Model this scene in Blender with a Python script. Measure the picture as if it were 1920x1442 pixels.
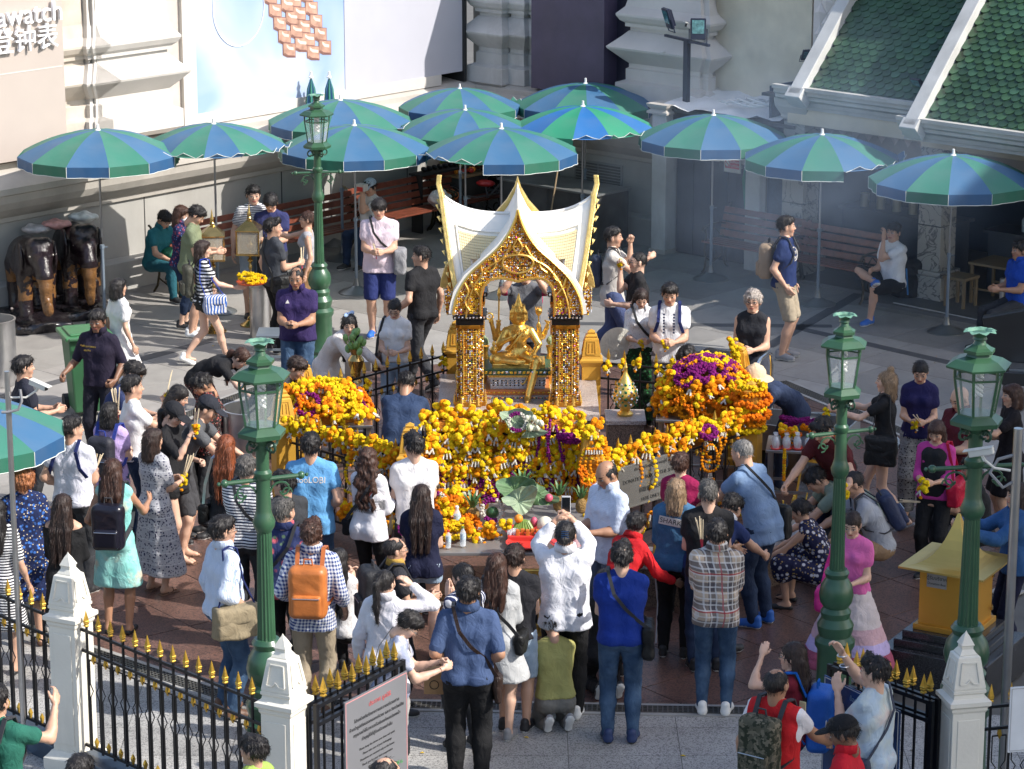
import bpy,bmesh,math,random
import numpy as np
from mathutils import Vector,Matrix
from mathutils.bvhtree import BVHTree
for o in list(bpy.data.objects):bpy.data.objects.remove(o)
SC=bpy.context.scene;COL=SC.collection
rad=math.radians
F_PX=5400.0;TH=rad(14.9);HC=8.8
cam=bpy.data.cameras.new('camera');camo=bpy.data.objects.new('camera',cam);COL.objects.link(camo)
cam.sensor_width=36;cam.lens=36*F_PX/1920;cam.clip_end=600;cam.clip_start=.5
camo.location=(0,0,HC);camo.rotation_euler=(rad(90)-TH,0,0);SC.camera=camo
SUN_EL,SUN_AZ=rad(40),rad(68)
sdir=Vector((math.cos(SUN_EL)*math.sin(SUN_AZ),-math.cos(SUN_EL)*math.cos(SUN_AZ),math.sin(SUN_EL)))
W=bpy.data.worlds.new('World');SC.world=W;W.use_nodes=True
nt=W.node_tree;bg=nt.nodes['Background'];sk=nt.nodes.new('ShaderNodeTexSky')
sk.sky_type='NISHITA';sk.sun_disc=False;sk.sun_elevation=SUN_EL;sk.sun_rotation=math.atan2(sdir.x,sdir.y)
sk.dust_density=2.0;sk.air_density=1.0;sk.ozone_density=1.0
nt.links.new(sk.outputs[0],bg.inputs[0]);bg.inputs[1].default_value=.15
sl=bpy.data.lights.new('sun','SUN');slo=bpy.data.objects.new('sun',sl);COL.objects.link(slo)
sl.energy=3.9;sl.angle=rad(.53);sl.color=(1,.955,.89)
slo.rotation_euler=sdir.to_track_quat('Z','Y').to_euler();slo.location=(20,0,30)
SC.view_settings.view_transform='Standard';SC.view_settings.look='None'
SC.view_settings.exposure=.74;SC.view_settings.gamma=1;SC.view_settings.use_curve_mapping=False
try:
 SC.cycles.max_bounces=6;SC.cycles.transparent_max_bounces=12;SC.cycles.volume_step_rate=4;SC.cycles.volume_max_steps=64
 SC.cycles.volume_bounces=1
except Exception:pass
def G(px,py,z=0.0):
 x=(px-960)/F_PX;v=(py-721)/F_PX
 dy=math.cos(TH)-v*math.sin(TH);dz=-math.sin(TH)-v*math.cos(TH)
 t=(z-HC)/dz
 return Vector((x*t,dy*t,z))
def GY(px,py,y):
 x=(px-960)/F_PX;v=(py-721)/F_PX
 dy=math.cos(TH)-v*math.sin(TH);dz=-math.sin(TH)-v*math.cos(TH)
 t=y/dy
 return Vector((x*t,y,HC+dz*t))
MC={}
def nodes_of(m):return m.node_tree.nodes,m.node_tree.links
def base_mat(name,rough=.6,metal=0.0):
 m=bpy.data.materials.new(name);m.use_nodes=True
 b=m.node_tree.nodes['Principled BSDF'];b.inputs['Roughness'].default_value=rough;b.inputs['Metallic'].default_value=metal
 return m,b
def M(name,col,rough=.6,metal=0.0,var=.12,vs=3.0,bump=0.0,bs=40.0,rnd=0.0,spec=None,dirt=0.0):
 if name in MC:return MC[name]
 m,b=base_mat(name,rough,metal);N,L=nodes_of(m)
 if spec is not None:b.inputs['Specular IOR Level'].default_value=spec
 tc=N.new('ShaderNodeTexCoord');c=(*col,1)
 mx=N.new('ShaderNodeMixRGB');mx.blend_type='MULTIPLY';mx.inputs[0].default_value=1;mx.inputs[1].default_value=c
 no=N.new('ShaderNodeTexNoise');no.inputs['Scale'].default_value=vs;no.inputs['Detail'].default_value=6
 L.new(tc.outputs['Object'],no.inputs['Vector'])
 cr=N.new('ShaderNodeMapRange');cr.inputs[1].default_value=.3;cr.inputs[2].default_value=.7
 cr.inputs[3].default_value=1-var;cr.inputs[4].default_value=1+var
 L.new(no.outputs['Fac'],cr.inputs[0]);L.new(cr.outputs[0],mx.inputs[2]);out=mx.outputs[0]
 if rnd:
  oi=N.new('ShaderNodeObjectInfo');hs=N.new('ShaderNodeHueSaturation');mr=N.new('ShaderNodeMapRange')
  mr.inputs[3].default_value=1-rnd;mr.inputs[4].default_value=1+rnd
  L.new(oi.outputs['Random'],mr.inputs[0]);L.new(mr.outputs[0],hs.inputs['Value'])
  m2=N.new('ShaderNodeMapRange');m2 .inputs[3].default_value=.5-rnd*.06;m2 .inputs[4].default_value=.5+rnd*.06
  ml=N.new('ShaderNodeMath');ml.operation='FRACT';m3=N.new('ShaderNodeMath');m3 .operation='MULTIPLY';m3 .inputs[1].default_value=7.3
  L.new(oi.outputs['Random'],m3 .inputs[0]);L.new(m3 .outputs[0],ml.inputs[0]);L.new(ml.outputs[0],m2 .inputs[0]);L.new(m2 .outputs[0],hs.inputs['Hue'])
  L.new(out,hs.inputs['Color']);out=hs.outputs[0]
 if dirt:
  n2=N.new('ShaderNodeTexNoise');n2 .inputs['Scale'].default_value=vs*.45;n2 .inputs['Detail'].default_value=9;n2 .inputs['Roughness'].default_value=.7
  mp=N.new('ShaderNodeMapping');mp.inputs['Scale'].default_value=(1,1,.3);L.new(tc.outputs['Object'],mp.inputs[0]);L.new(mp.outputs[0],n2 .inputs['Vector'])
  r2=N.new('ShaderNodeMapRange');r2 .inputs[1].default_value=.48;r2 .inputs[2].default_value=.75;r2 .inputs[4].default_value=dirt
  L.new(n2 .outputs['Fac'],r2 .inputs[0])
  m4=N.new('ShaderNodeMixRGB');m4 .inputs[2].default_value=(.09,.075,.06,1);L.new(r2 .outputs[0],m4 .inputs[0]);L.new(out,m4 .inputs[1]);out=m4 .outputs[0]
 L.new(out,b.inputs['Base Color'])
 if bump:
  nb=N.new('ShaderNodeTexNoise');nb.inputs['Scale'].default_value=bs;nb.inputs['Detail'].default_value=4
  L.new(tc.outputs['Object'],nb.inputs['Vector'])
  bp=N.new('ShaderNodeBump');bp.inputs['Strength'].default_value=bump;bp.inputs['Distance'].default_value=.02
  L.new(nb.outputs['Fac'],bp.inputs['Height']);L.new(bp.outputs[0],b.inputs['Normal'])
 MC[name]=m;return m
def math_(N,L,op,a,b=None,c=None):
 n=N.new('ShaderNodeMath');n.operation=op
 for i,v in enumerate((a,b,c)):
  if v is None:continue
  if hasattr(v,'is_linked'):L.new(v,n.inputs[i])
  else:n.inputs[i].default_value=v
 return n.outputs[0]
def mixc(N,L,f,a,b):
 n=N.new('ShaderNodeMixRGB')
 for i,v in enumerate((f,a,b)):
  if hasattr(v,'is_linked'):L.new(v,n.inputs[i])
  elif i:n.inputs[i].default_value=(*v,1)
  else:n.inputs[0].default_value=v
 return n.outputs[0]
def glass_mat(name,col=(.8,.85,.85),alpha=.25,rough=.05):
 if name in MC:return MC[name]
 m,b=base_mat(name,rough);b.inputs['Base Color'].default_value=(*col,1);b.inputs['Alpha'].default_value=alpha
 MC[name]=m;return m
class MB:
 def __init__(s):s.v=[];s.f=[];s.m=[];s.mi=0
 def add(s,V,Fc):
  n=len(s.v);s.v+=[tuple(p)for p in V];s.f+=[tuple(i+n for i in f)for f in Fc];s.m+=[s.mi]*len(Fc);return s
 def box(s,c,d,rz=0,tap=1.0,R=None):
  x,y,z=d[0]/2,d[1]/2,d[2]/2
  P=[Vector((sx*x*(tap if sz>0 else 1),sy*y*(tap if sz>0 else 1),sz*z))for sz in(-1,1)for sx,sy in((-1,-1),(1,-1),(1,1),(-1,1))]
  Rm=R if R is not None else Matrix.Rotation(rz,3,'Z')
  return s.add([Rm@p+Vector(c)for p in P],[(3,2,1,0),(4,5,6,7),(0,1,5,4),(1,2,6,5),(2,3,7,6),(3,0,4,7)])
 def bar(s,a,b,w,h=None,up=(0,0,1)):
  a,b=Vector(a),Vector(b);d=b-a;l=d.length
  if l<1e-6:return s
  Y=d/l;U=Vector(up)
  if abs(Y.dot(U))>.98:U=Vector((0,1,0))
  X=Y.cross(U).normalized();Z=X.cross(Y)
  R=Matrix((X,Y,Z)).transposed()
  return s.box((a+b)/2,(w,l,h or w),R=R)
 def tube(s,pts,r,n=8,caps=True):
  pts=[Vector(p)for p in pts];rr=r if isinstance(r,(list,tuple))else[r]*len(pts)
  V=[];U=None
  for i,p in enumerate(pts):
   d=(pts[min(i+1,len(pts)-1)]-pts[max(i-1,0)]).normalized()
   if U is None:
    U=Vector((0,0,1))if abs(d.z)<.9 else Vector((1,0,0))
   X=d.cross(U).normalized();U=X.cross(d).normalized()
   for k in range(n):
    a=2*math.pi*k/n;V.append(p+(X*math.cos(a)+U*math.sin(a))*rr[i])
  Fc=[]
  for i in range(len(pts)-1):
   for k in range(n):
    a,b=i*n+k,i*n+(k+1)%n;Fc.append((a,b,b+n,a+n))
  if caps:Fc.append(tuple(range(n-1,-1,-1)));Fc.append(tuple(range(len(V)-n,len(V))))
  return s.add(V,Fc)
 def lathe(s,prof,c=(0,0,0),n=16,rot=0,sx=1,sy=1,flute=0,caps=True):
  V=[];Fc=[]
  for r,z in prof:
   for k in range(n):
    a=2*math.pi*k/n+rot;q=r*(1+(flute if k%2 else 0))
    V.append((c[0]+q*math.cos(a)*sx,c[1]+q*math.sin(a)*sy,c[2]+z))
  for i in range(len(prof)-1):
   for k in range(n):
    a,b=i*n+k,i*n+(k+1)%n;Fc.append((a,b,b+n,a+n))
  if caps:Fc.append(tuple(range(n-1,-1,-1)));Fc.append(tuple(range(len(V)-n,len(V))))
  return s.add(V,Fc)
 def prism(s,poly,h0,h1,T=None):
  n=len(poly);V=[Vector((p[0],p[1],h))for h in(h0,h1)for p in poly]
  ar=sum(poly[i][0]*poly[(i+1)%n][1]-poly[(i+1)%n][0]*poly[i][1]for i in range(n))
  if T is not None:V=[T@p for p in V]
  Fc=[tuple(range(n-1,-1,-1)),tuple(range(n,2*n))]+[(i,(i+1)%n,(i+1)%n+n,i+n)for i in range(n)]
  if ar<0:Fc=[f[::-1]for f in Fc]
  return s.add(V,Fc)
 def ball(s,c,r,nu=10,nv=6,sc=(1,1,1)):
  V=[(c[0],c[1],c[2]-r*sc[2])];Fc=[]
  for j in range(1,nv):
   t=-math.pi/2+math.pi*j/nv
   for k in range(nu):
    a=2*math.pi*k/nu;V.append((c[0]+r*sc[0]*math.cos(t)*math.cos(a),c[1]+r*sc[1]*math.cos(t)*math.sin(a),c[2]+r*sc[2]*math.sin(t)))
  V.append((c[0],c[1],c[2]+r*sc[2]));L=len(V)-1
  for k in range(nu):
   k2=(k+1)%nu;Fc.append((0,1+k2,1+k));Fc.append((L,L-nu+k,L-nu+k2))
   for j in range(nv-2):
    a,b=1+j*nu+k,1+j*nu+k2;Fc.append((a,b,b+nu,a+nu))
  return s.add(V,Fc)
 def mesh(s,name,mats,smooth=False,recalc=False):
  me=bpy.data.meshes.new(name);me.from_pydata(s.v,[],s.f)
  for m in(mats if isinstance(mats,(list,tuple))else[mats]):me.materials.append(m)
  me.polygons.foreach_set('material_index',s.m)
  if smooth:
   me.polygons.foreach_set('use_smooth',[True]*len(s.f))
   try:me.set_sharp_from_angle(angle=rad(35))
   except Exception:pass
  me.update()
  if recalc:
   bm=bmesh.new();bm.from_mesh(me);bmesh.ops.recalc_face_normals(bm,faces=bm.faces);bm.to_mesh(me);bm.free()
  return me
 def build(s,name,mats,parent=None,loc=None,smooth=False,recalc=False,bevel=0):
  o=bpy.data.objects.new(name,s.mesh(name,mats,smooth,recalc));COL.objects.link(o)
  if parent is not None:o.parent=parent
  if loc is not None:o.location=loc
  if bevel:
   bv=o.modifiers.new('bevel','BEVEL');bv.width=bevel;bv.segments=2;bv.limit_method='ANGLE';bv.angle_limit=rad(40)
  return o
def tag(o,label=None,cat=None,group=None,kind=None):
 if label:o['label']=label
 if cat:o['category']=cat
 if group:o['group']=group
 if kind:o['kind']=kind
 return o
def thing(name,label,cat,loc=(0,0,0),rz=0,group=None):
 o=bpy.data.objects.new(name,None);COL.objects.link(o);o.location=loc;o.rotation_euler=(0,0,rz);o.empty_display_size=.1
 return tag(o,label,cat,group)
def place(name,me,parent=None,loc=(0,0,0),rot=(0,0,0),sc=(1,1,1),mat=None):
 o=bpy.data.objects.new(name,me);COL.objects.link(o);o.parent=parent
 if mat is not None:o.matrix_local=mat
 else:o.location=loc;o.rotation_euler=rot;o.scale=sc
 return o
def dup(root,loc=None,rz=None,label=None,group=None):
 def cp(o,par):
  c=o.copy();COL.objects.link(c);c.parent=par
  for ch in kids.get(o.name,[]):cp(ch,c)
  return c
 kids={}
 for o in bpy.data.objects:
  if o.parent:kids.setdefault(o.parent.name,[]).append(o)
 r=cp(root,None)
 if loc is not None:r.location=loc
 if rz is not None:r.rotation_euler=(0,0,rz)
 if label:r['label']=label
 if group:r['group']=group
 return r
def text_mesh(body,size,mat,extrude=.004,align='CENTER',font_space=1.0):
 cu=bpy.data.curves.new('txt','FONT');cu.body=body;cu.size=size;cu.extrude=extrude;cu.align_x=align;cu.align_y='CENTER';cu.space_character=font_space;cu.resolution_u=3
 ob=bpy.data.objects.new('txt',cu);COL.objects.link(ob)
 dg=bpy.context.evaluated_depsgraph_get();me=bpy.data.meshes.new_from_object(ob.evaluated_get(dg))
 bpy.data.objects.remove(ob);me.materials.clear();me.materials.append(mat);return me
class Field:
 def __init__(s,lo,hi,h):
  s.lo=np.array(lo,dtype=np.float32);s.h=h
  n=np.ceil((np.array(hi)-s.lo)/h).astype(int)+1;s.n=n
  s.F=np.full(tuple(n),1e3,dtype=np.float32)
 def blk(s,lo,hi,full=False):
  a=np.clip(np.floor((lo-s.lo)/s.h).astype(int),0,s.n);b=np.clip(np.ceil((hi-s.lo)/s.h).astype(int)+1,0,s.n)
  if full:a=np.zeros(3,int);b=s.n
  X=(s.lo[0]+s.h*np.arange(a[0],b[0],dtype=np.float32))[:,None,None]
  Y=(s.lo[1]+s.h*np.arange(a[1],b[1],dtype=np.float32))[None,:,None]
  Z=(s.lo[2]+s.h*np.arange(a[2],b[2],dtype=np.float32))[None,None,:]
  return(slice(a[0],b[0]),slice(a[1],b[1]),slice(a[2],b[2])),X,Y,Z
 def dist(s,p,X,Y,Z):
  if p[0]=='c':
   a,b,ra,rb=p[1],p[2],p[3],p[4];ab=[b[i]-a[i]for i in range(3)];ll=max(sum(q*q for q in ab),1e-9)
   x,y,z=X-a[0],Y-a[1],Z-a[2]
   t=np.clip((x*ab[0]+y*ab[1]+z*ab[2])/ll,0,1)
   return np.sqrt((x-t*ab[0])**2+(y-t*ab[1])**2+(z-t*ab[2])**2)-(ra+(rb-ra)*t)
  if p[0]=='e':
   c,r=p[1],p[2];x,y,z=X-c[0],Y-c[1],Z-c[2]
   if len(p)>3 and p[3]is not None:
    R=p[3];x,y,z=R[0][0]*x+R[0][1]*y+R[0][2]*z,R[1][0]*x+R[1][1]*y+R[1][2]*z,R[2][0]*x+R[2][1]*y+R[2][2]*z
   k0=np.sqrt((x/r[0])**2+(y/r[1])**2+(z/r[2])**2);k1=np.sqrt((x/r[0]**2)**2+(y/r[1]**2)**2+(z/r[2]**2)**2)
   return k0*(k0-1)/np.maximum(k1,1e-6)
  if p[0]=='b':
   c,r,rd=p[1],p[2],p[3];x,y,z=X-c[0],Y-c[1],Z-c[2]
   if len(p)>4:R=p[4];x,y,z=R[0][0]*x+R[0][1]*y+R[0][2]*z,R[1][0]*x+R[1][1]*y+R[1][2]*z,R[2][0]*x+R[2][1]*y+R[2][2]*z
   qx,qy,qz=np.abs(x)-r[0]+rd,np.abs(y)-r[1]+rd,np.abs(z)-r[2]+rd
   return np.sqrt(np.maximum(qx,0)**2+np.maximum(qy,0)**2+np.maximum(qz,0)**2)+np.minimum(np.maximum(qx,np.maximum(qy,qz)),0)-rd
 def bounds(s,p):
  if p[0]=='c':
   a,b=np.array(p[1],dtype=float),np.array(p[2],dtype=float);r=max(p[3],p[4]);return np.minimum(a,b)-r,np.maximum(a,b)+r
  c=np.array(p[1],dtype=float);r=max(p[2])*(1.75 if p[0]=='b' else 1);return c-r,c+r
 def add(s,prims,k=.02):
  for p in prims:
   lo,hi=s.bounds(p);sl_,X,Y,Z=s.blk(lo-k-2*s.h,hi+k+2*s.h)
   A=s.F[sl_]
   if A.size==0:continue
   B=s.dist(p,X,Y,Z)
   if k>0:
    hh=np.clip(.5+.5*(A-B)/k,0,1);s.F[sl_]=A*(1-hh)+B*hh-k*hh*(1-hh)
   else:s.F[sl_]=np.minimum(A,B)
  return s
 def sub(s,prims,k=.01):
  for p in prims:
   lo,hi=s.bounds(p);sl_,X,Y,Z=s.blk(lo-k-2*s.h,hi+k+2*s.h)
   A=s.F[sl_]
   if A.size==0:continue
   B=-s.dist(p,X,Y,Z);hh=np.clip(.5-.5*(A-B)/k,0,1);s.F[sl_]=A*(1-hh)+B*hh+k*hh*(1-hh)
  return s
 def cut(s,fn):
  _,X,Y,Z=s.blk(None if False else s.lo,s.lo,True);s.F=np.maximum(s.F,fn(X,Y,Z)).astype(np.float32);return s
 def mesh(s):
  F=s.F;nx,ny,nz=F.shape
  S=F<0
  cnt=np.zeros((nx-1,ny-1,nz-1),np.int8)
  offs=[(i,j,k)for i in(0,1)for j in(0,1)for k in(0,1)]
  for i,j,k in offs:cnt+=S[i:nx-1+i,j:ny-1+j,k:nz-1+k]
  act=(cnt>0)&(cnt<8);I,J,K=np.nonzero(act)
  idx=np.full(act.shape,-1,np.int64);idx[I,J,K]=np.arange(len(I))
  corner={o:F[I+o[0],J+o[1],K+o[2]]for o in offs}
  acc=np.zeros((len(I),3));c=np.zeros(len(I))
  for o in offs:
   for ax in range(3):
    if o[ax]:continue
    q=list(o);q[ax]=1;q=tuple(q);a,b=corner[o],corner[q];m=(a<0)!=(b<0)
    t=np.where(m,a/np.where(m,a-b,1),0)
    for d in range(3):acc[:,d]+=np.where(m,o[d]+(t if d==ax else 0),0)
    c+=m
  V=s.lo+s.h*(np.stack([I,J,K],1)+acc/c[:,None])
  Q=[]
  for ax in range(3):
   b,cc=(ax+1)%3,(ax+2)%3
   A0=[slice(None)]*3;A1=[slice(None)]*3;A0[ax]=slice(0,-1);A1[ax]=slice(1,None)
   for d in(b,cc):A0[d]=slice(1,-1);A1[d]=slice(1,-1)
   s0,s1=S[tuple(A0)],S[tuple(A1)];e=np.nonzero(s0!=s1)
   P=[None]*3;P[ax]=e[ax];P[b]=e[b]+1;P[cc]=e[cc]+1
   def cell(db,dc):
    q=list(P);q[b]=P[b]-db;q[cc]=P[cc]-dc;return idx[tuple(q)]
   quad=np.stack([cell(1,1),cell(0,1),cell(0,0),cell(1,0)],1)
   fl=s0[e];quad[~fl]=quad[~fl][:,::-1];Q.append(quad)
  return V,np.concatenate(Q)
def fnoise(P,f,seed=0):
 x,y,z=P[:,0]*f+seed*1.7,P[:,1]*f+seed*2.3,P[:,2]*f+seed*.9
 w=np.sin(x*1.3+1.7*np.sin(y*1.1+z*.7))+np.sin(y*1.7+1.9*np.sin(z*1.3+x*.6))+np.sin(z*1.9+1.5*np.sin(x*1.2+y*.9))
 return w/3
def vnormals(V,Q):
 n=np.zeros_like(V);a,b,c,d=(V[Q[:,i]]for i in range(4));fn=np.cross(c-a,d-b)
 for i in range(4):np.add.at(n,Q[:,i],fn)
 return n/np.maximum(np.linalg.norm(n,axis=1,keepdims=True),1e-9)
def np_mesh(name,V,Q,mats,hc=None,smooth=True,mi=None):
 me=bpy.data.meshes.new(name);n=len(Q)
 me.vertices.add(len(V));me.vertices.foreach_set('co',np.asarray(V,np.float32).ravel())
 me.loops.add(n*4);me.loops.foreach_set('vertex_index',np.asarray(Q,np.int32).ravel())
 me.polygons.add(n);me.polygons.foreach_set('loop_start',np.arange(0,n*4,4,dtype=np.int32))
 try:me.polygons.foreach_set('loop_total',np.full(n,4,np.int32))
 except Exception:pass
 me.polygons.foreach_set('use_smooth',np.full(n,smooth))
 for m in(mats if isinstance(mats,(list,tuple))else[mats]):me.materials.append(m)
 if mi is not None:me.polygons.foreach_set('material_index',np.asarray(mi,np.int32))
 me.update(calc_edges=True)
 if hc is not None:
  at=me.attributes.new('hc','FLOAT_VECTOR','POINT');at.data.foreach_set('vector',np.asarray(hc,np.float32).ravel())
 return me
def sdf(prims,h,k=.02,sub=(),cut=None,ks=.01,pad=.04):
 lo=np.array([1e9]*3);hi=-lo;D=Field((0,0,0),(.1,.1,.1),.1)
 for p in prims:a,b=D.bounds(p);lo=np.minimum(lo,a);hi=np.maximum(hi,b)
 f=Field(lo-pad,hi+pad,h);f.add(prims,k)
 if sub:f.sub(sub,ks)
 if cut:f.cut(cut)
 return f.mesh()
# ================================================================== SETTING
UU=Vector((.676,.737,0));WW=Vector((.737,-.676,0));CC=Vector((-.55,43.42,0))
AB=math.atan2(WW.y,WW.x)
def B(a,b,z=0):return CC+UU*a+WW*b+Vector((0,0,z))
RB=Matrix(((WW.x,UU.x,0),(WW.y,UU.y,0),(0,0,1)))
def bbox(mb,a0,a1,b0,b1,z0,z1):return mb.box(B((a0+a1)/2,(b0+b1)/2,(z0+z1)/2),(abs(b1-b0),abs(a1-a0),z1-z0),R=RB)
def struct(o):o['kind']='structure';return o
def ribbed_loft(mb,a0,a1,b0,b1,prof):
 V=[];Fc=[]
 for off,z in prof:
  for a,b in((a0-off,b0-off),(a0-off,b1+off),(a1+off,b1+off),(a1+off,b0-off)):V.append(B(a,b,z))
 for i in range(len(prof)-1):
  for k in range(4):p,q=i*4+k,i*4+(k+1)%4;Fc.append((p,q,q+4,p+4))
 Fc.append((3,2,1,0));n=len(V);Fc.append((n-4,n-3,n-2,n-1));return mb.add(V,Fc)
GR=M('plaza_granite',(.29,.275,.255),.62,var=.20,vs=2.2,bump=.12,bs=300,rnd=.14,dirt=.5)
GD=M('plaza_granite_dark',(.085,.085,.088),.6,var=.15,vs=6,bump=.1,bs=200)
JT=M('paving_joint',(.12,.115,.105),.9)
def speckle(name,c1,c2,c3,rough=.4,sc=90):
 m,b=base_mat(name,rough);N,L=nodes_of(m);tc=N.new('ShaderNodeTexCoord')
 v=N.new('ShaderNodeTexVoronoi');v.inputs['Scale'].default_value=sc;L.new(tc.outputs['Object'],v.inputs['Vector'])
 r=N.new('ShaderNodeSeparateColor');L.new(v.outputs['Color'],r.inputs[0])
 c=mixc(N,L,r.outputs[0],c1,c2);c=mixc(N,L,math_(N,L,'GREATER_THAN',r.outputs[1],.72),c,c3)
 n=N.new('ShaderNodeTexNoise');n.inputs['Scale'].default_value=1.6;n.inputs['Detail'].default_value=8;L.new(tc.outputs['Object'],n.inputs['Vector'])
 mr=N.new('ShaderNodeMapRange');mr.inputs[1].default_value=.3;mr.inputs[2].default_value=.72;mr.inputs[3].default_value=1.15;mr.inputs[4].default_value=.7;L.new(n.outputs['Fac'],mr.inputs[0])
 oi=N.new('ShaderNodeObjectInfo');m2=N.new('ShaderNodeMapRange');m2 .inputs[3].default_value=.88;m2 .inputs[4].default_value=1.12;L.new(oi.outputs['Random'],m2 .inputs[0])
 mm=N.new('ShaderNodeMixRGB');mm.blend_type='MULTIPLY';mm.inputs[0].default_value=1;L.new(c,mm.inputs[1]);L.new(math_(N,L,'MULTIPLY',mr.outputs[0],m2 .outputs[0]),mm.inputs[2])
 L.new(mm.outputs[0],b.inputs['Base Color']);MC[name]=m;return m
RED=speckle('red_granite',(.125,.068,.053),(.19,.105,.083),(.055,.038,.033),.36)
FG=speckle('grey_terrazzo',(.34,.33,.31),(.44,.43,.41),(.18,.175,.17),.55,110)
DG=speckle('dark_granite',(.018,.018,.02),(.035,.035,.038),(.07,.07,.075),.18,160)
PG=speckle('plinth_granite',(.42,.36,.33),(.50,.44,.40),(.25,.2,.18),.35,140)
BG_=speckle('brown_granite',(.16,.11,.085),(.22,.16,.12),(.07,.05,.04),.4,120)
mb=MB();mb.box((0,100,-.06),(400,400,.08));gnd=struct(mb.build('ground',JT))
pv=thing('plaza_paving','grey granite slabs of the plaza floor',None,B(0,0,0));del_=None
for k in('label','category'):
 if k in pv:del pv[k]
struct(pv)
OCT=[(-2.2,22.72),(2.15,22.5),(4.6,25.6),(5.1,29.3),(3.2,33.0),(.3,34.6),(-2.6,33.2),(-4.2,30.6),(-4.9,27.4),(-4.1,24.4)]
def inside(p,poly):
 c=False;n=len(poly)
 for i in range(n):
  x1,y1=poly[i];x2,y2=poly[(i+1)%n]
  if(y1>p[1])!=(y2>p[1])and p[0]<(x2-x1)*(p[1]-y1)/(y2-y1)+x1:c=not c
 return c
SA,SB=1.18,.78
slab=MB().box((0,0,-.012),(SB-.008,SA-.008,.024)).mesh('paving_slab',GR)
cnt=0;restm=MB()
for i in range(-17,4):
 for j in range(-6,18):
  p=B(-.6+i*SA,(j+(.5 if i%2 else 0))*SB);
  if p.y<22.2 or p.y>44.2 or abs(p.x)>p.y*.195+.5:continue
  if inside((p.x,p.y),OCT)and all(inside((p.x+dx,p.y+dy),OCT)for dx in(-.7,.7)for dy in(-.7,.7)):continue
  ox=(p-B(0,0));
  if cnt<300:
   o=place('paving_slab',slab,pv,loc=ox,rot=(0,0,AB));cnt+=1
  else:restm.box(Vector((ox.x,ox.y,-.012)),(SB-.008,SA-.008,.024),R=RB)
if restm.v:r_=restm.build('paving_slabs',GR,pv);r_['kind']='stuff'
mb=MB()
def strip(p,q,w,z=.004):
 p,q=Vector(p),Vector(q);mb.bar(p.to_3d()+Vector((0,0,z-.006))if len(p)==2 else p+Vector((0,0,z-.006)),q+Vector((0,0,z-.006)),w,.012)
for(a,b_)in(((1481,612),(1920,712)),((1440,650),(1630,540)),((1640,548),(1920,600)),((1080,607),(1560,612)),((0,745),(420,632)),((1250,640),(1290,611))):
 strip(G(*a),G(*b_),.16)
struct(mb.build('dark_paving_band',GD))
mb=MB();mb.prism(OCT,-.02,.003);base=struct(mb.build('red_paving',M('red_joint',(.16,.12,.10),.8)))
rs=.74
def clip(poly,conv):
 out=poly
 n=len(conv)
 for i in range(n):
  ax,ay=conv[i];bx,by=conv[(i+1)%n];inp=out;out=[]
  if not inp:return[]
  s_=lambda p:(bx-ax)*(p[1]-ay)-(by-ay)*(p[0]-ax)
  for k in range(len(inp)):
   p,q=inp[k],inp[(k+1)%len(inp)];sp,sq=s_(p),s_(q)
   if sp>=0:out.append(p)
   if(sp>=0)!=(sq>=0):t=sp/(sp-sq);out.append((p[0]+t*(q[0]-p[0]),p[1]+t*(q[1]-p[1])))
 return out
ang=rad(38);ca,sa=math.cos(ang),math.sin(ang);n_=0
for i in range(-10,11):
 for j in range(-10,11):
  cx,cy=i*rs,j*rs*1.0;h=rs/2-.006
  sq=[(.2+(cx+x)*ca-(cy+y)*sa,28.4+(cx+x)*sa+(cy+y)*ca)for x,y in((-h,-h),(h,-h),(h,h),(-h,h))]
  c=clip(sq,OCT)
  if len(c)<3:continue
  m_=MB();m_.prism(c,-.01,.008);m_.build('granite_slab',RED,base);n_+=1
FT=[(-6,14),(6,14),(6,22.40),(-2.3,22.56),(-4.5,24.2),(-6,25.3)]
mb=MB();mb.prism(FT,-.015,.004);fb=struct(mb.build('terrace_paving',JT))
for i in range(-8,9):
 for j in range(0,13):
  x,y=i*.9,17.6+j*.6
  for FC in([(-6,14),(6,14),(6,22.36),(-2.3,22.52),(-6,22.6)],[(-6,22.6),(-2.3,22.52),(-4.5,24.2),(-6,25.3)]):
   c=clip([(x-.447,y-.297),(x+.447,y-.297),(x+.447,y+.297),(x-.447,y+.297)],FC)
   if len(c)>2 and abs(x)<y*.2+.4:m_=MB();m_.prism(c,-.005,.008);m_.build('terrazzo_slab',FG,fb)
GM=M('grate_metal',(.16,.155,.14),.5,.6,var=.2);GK=M('drain_dark',(.012,.012,.012),.9);EDG=M('drain_edge_stone',(.33,.32,.30),.6)
def grate(p,q,w=.14):
 p,q=Vector((*p,0)),Vector((*q,0));d=q-p;L=d.length;d.normalize();nrm=Vector((-d.y,d.x,0));t=struct(thing('drain_grate',None,None,p));
 for k in('label','category'):
  if k in t:del t[k]
 m_=MB();m_.bar(Vector((0,0,.008)),q-p+Vector((0,0,.008)),w+.03,.010);m_.build('channel',GK,t)
 m_=MB()
 for s_ in(-1,1):m_.bar(nrm*s_*(w/2+.035)+Vector((0,0,.010)),q-p+nrm*s_*(w/2+.035)+Vector((0,0,.010)),.05,.016)
 m_.build('edge_stone',EDG,t)
 m_=MB();n=int(L/.042)
 for i in range(n):c=d*(i+.5)*L/n+Vector((0,0,.018));m_.bar(c-nrm*w/2,c+nrm*w/2,.011,.010)
 for k in range(5):o_=nrm*(k/4-.5)*w+Vector((0,0,.019));m_.bar(o_,q-p+o_,.010,.008)
 g_=m_.build('bars',GM,t);g_['kind']='stuff'
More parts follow.
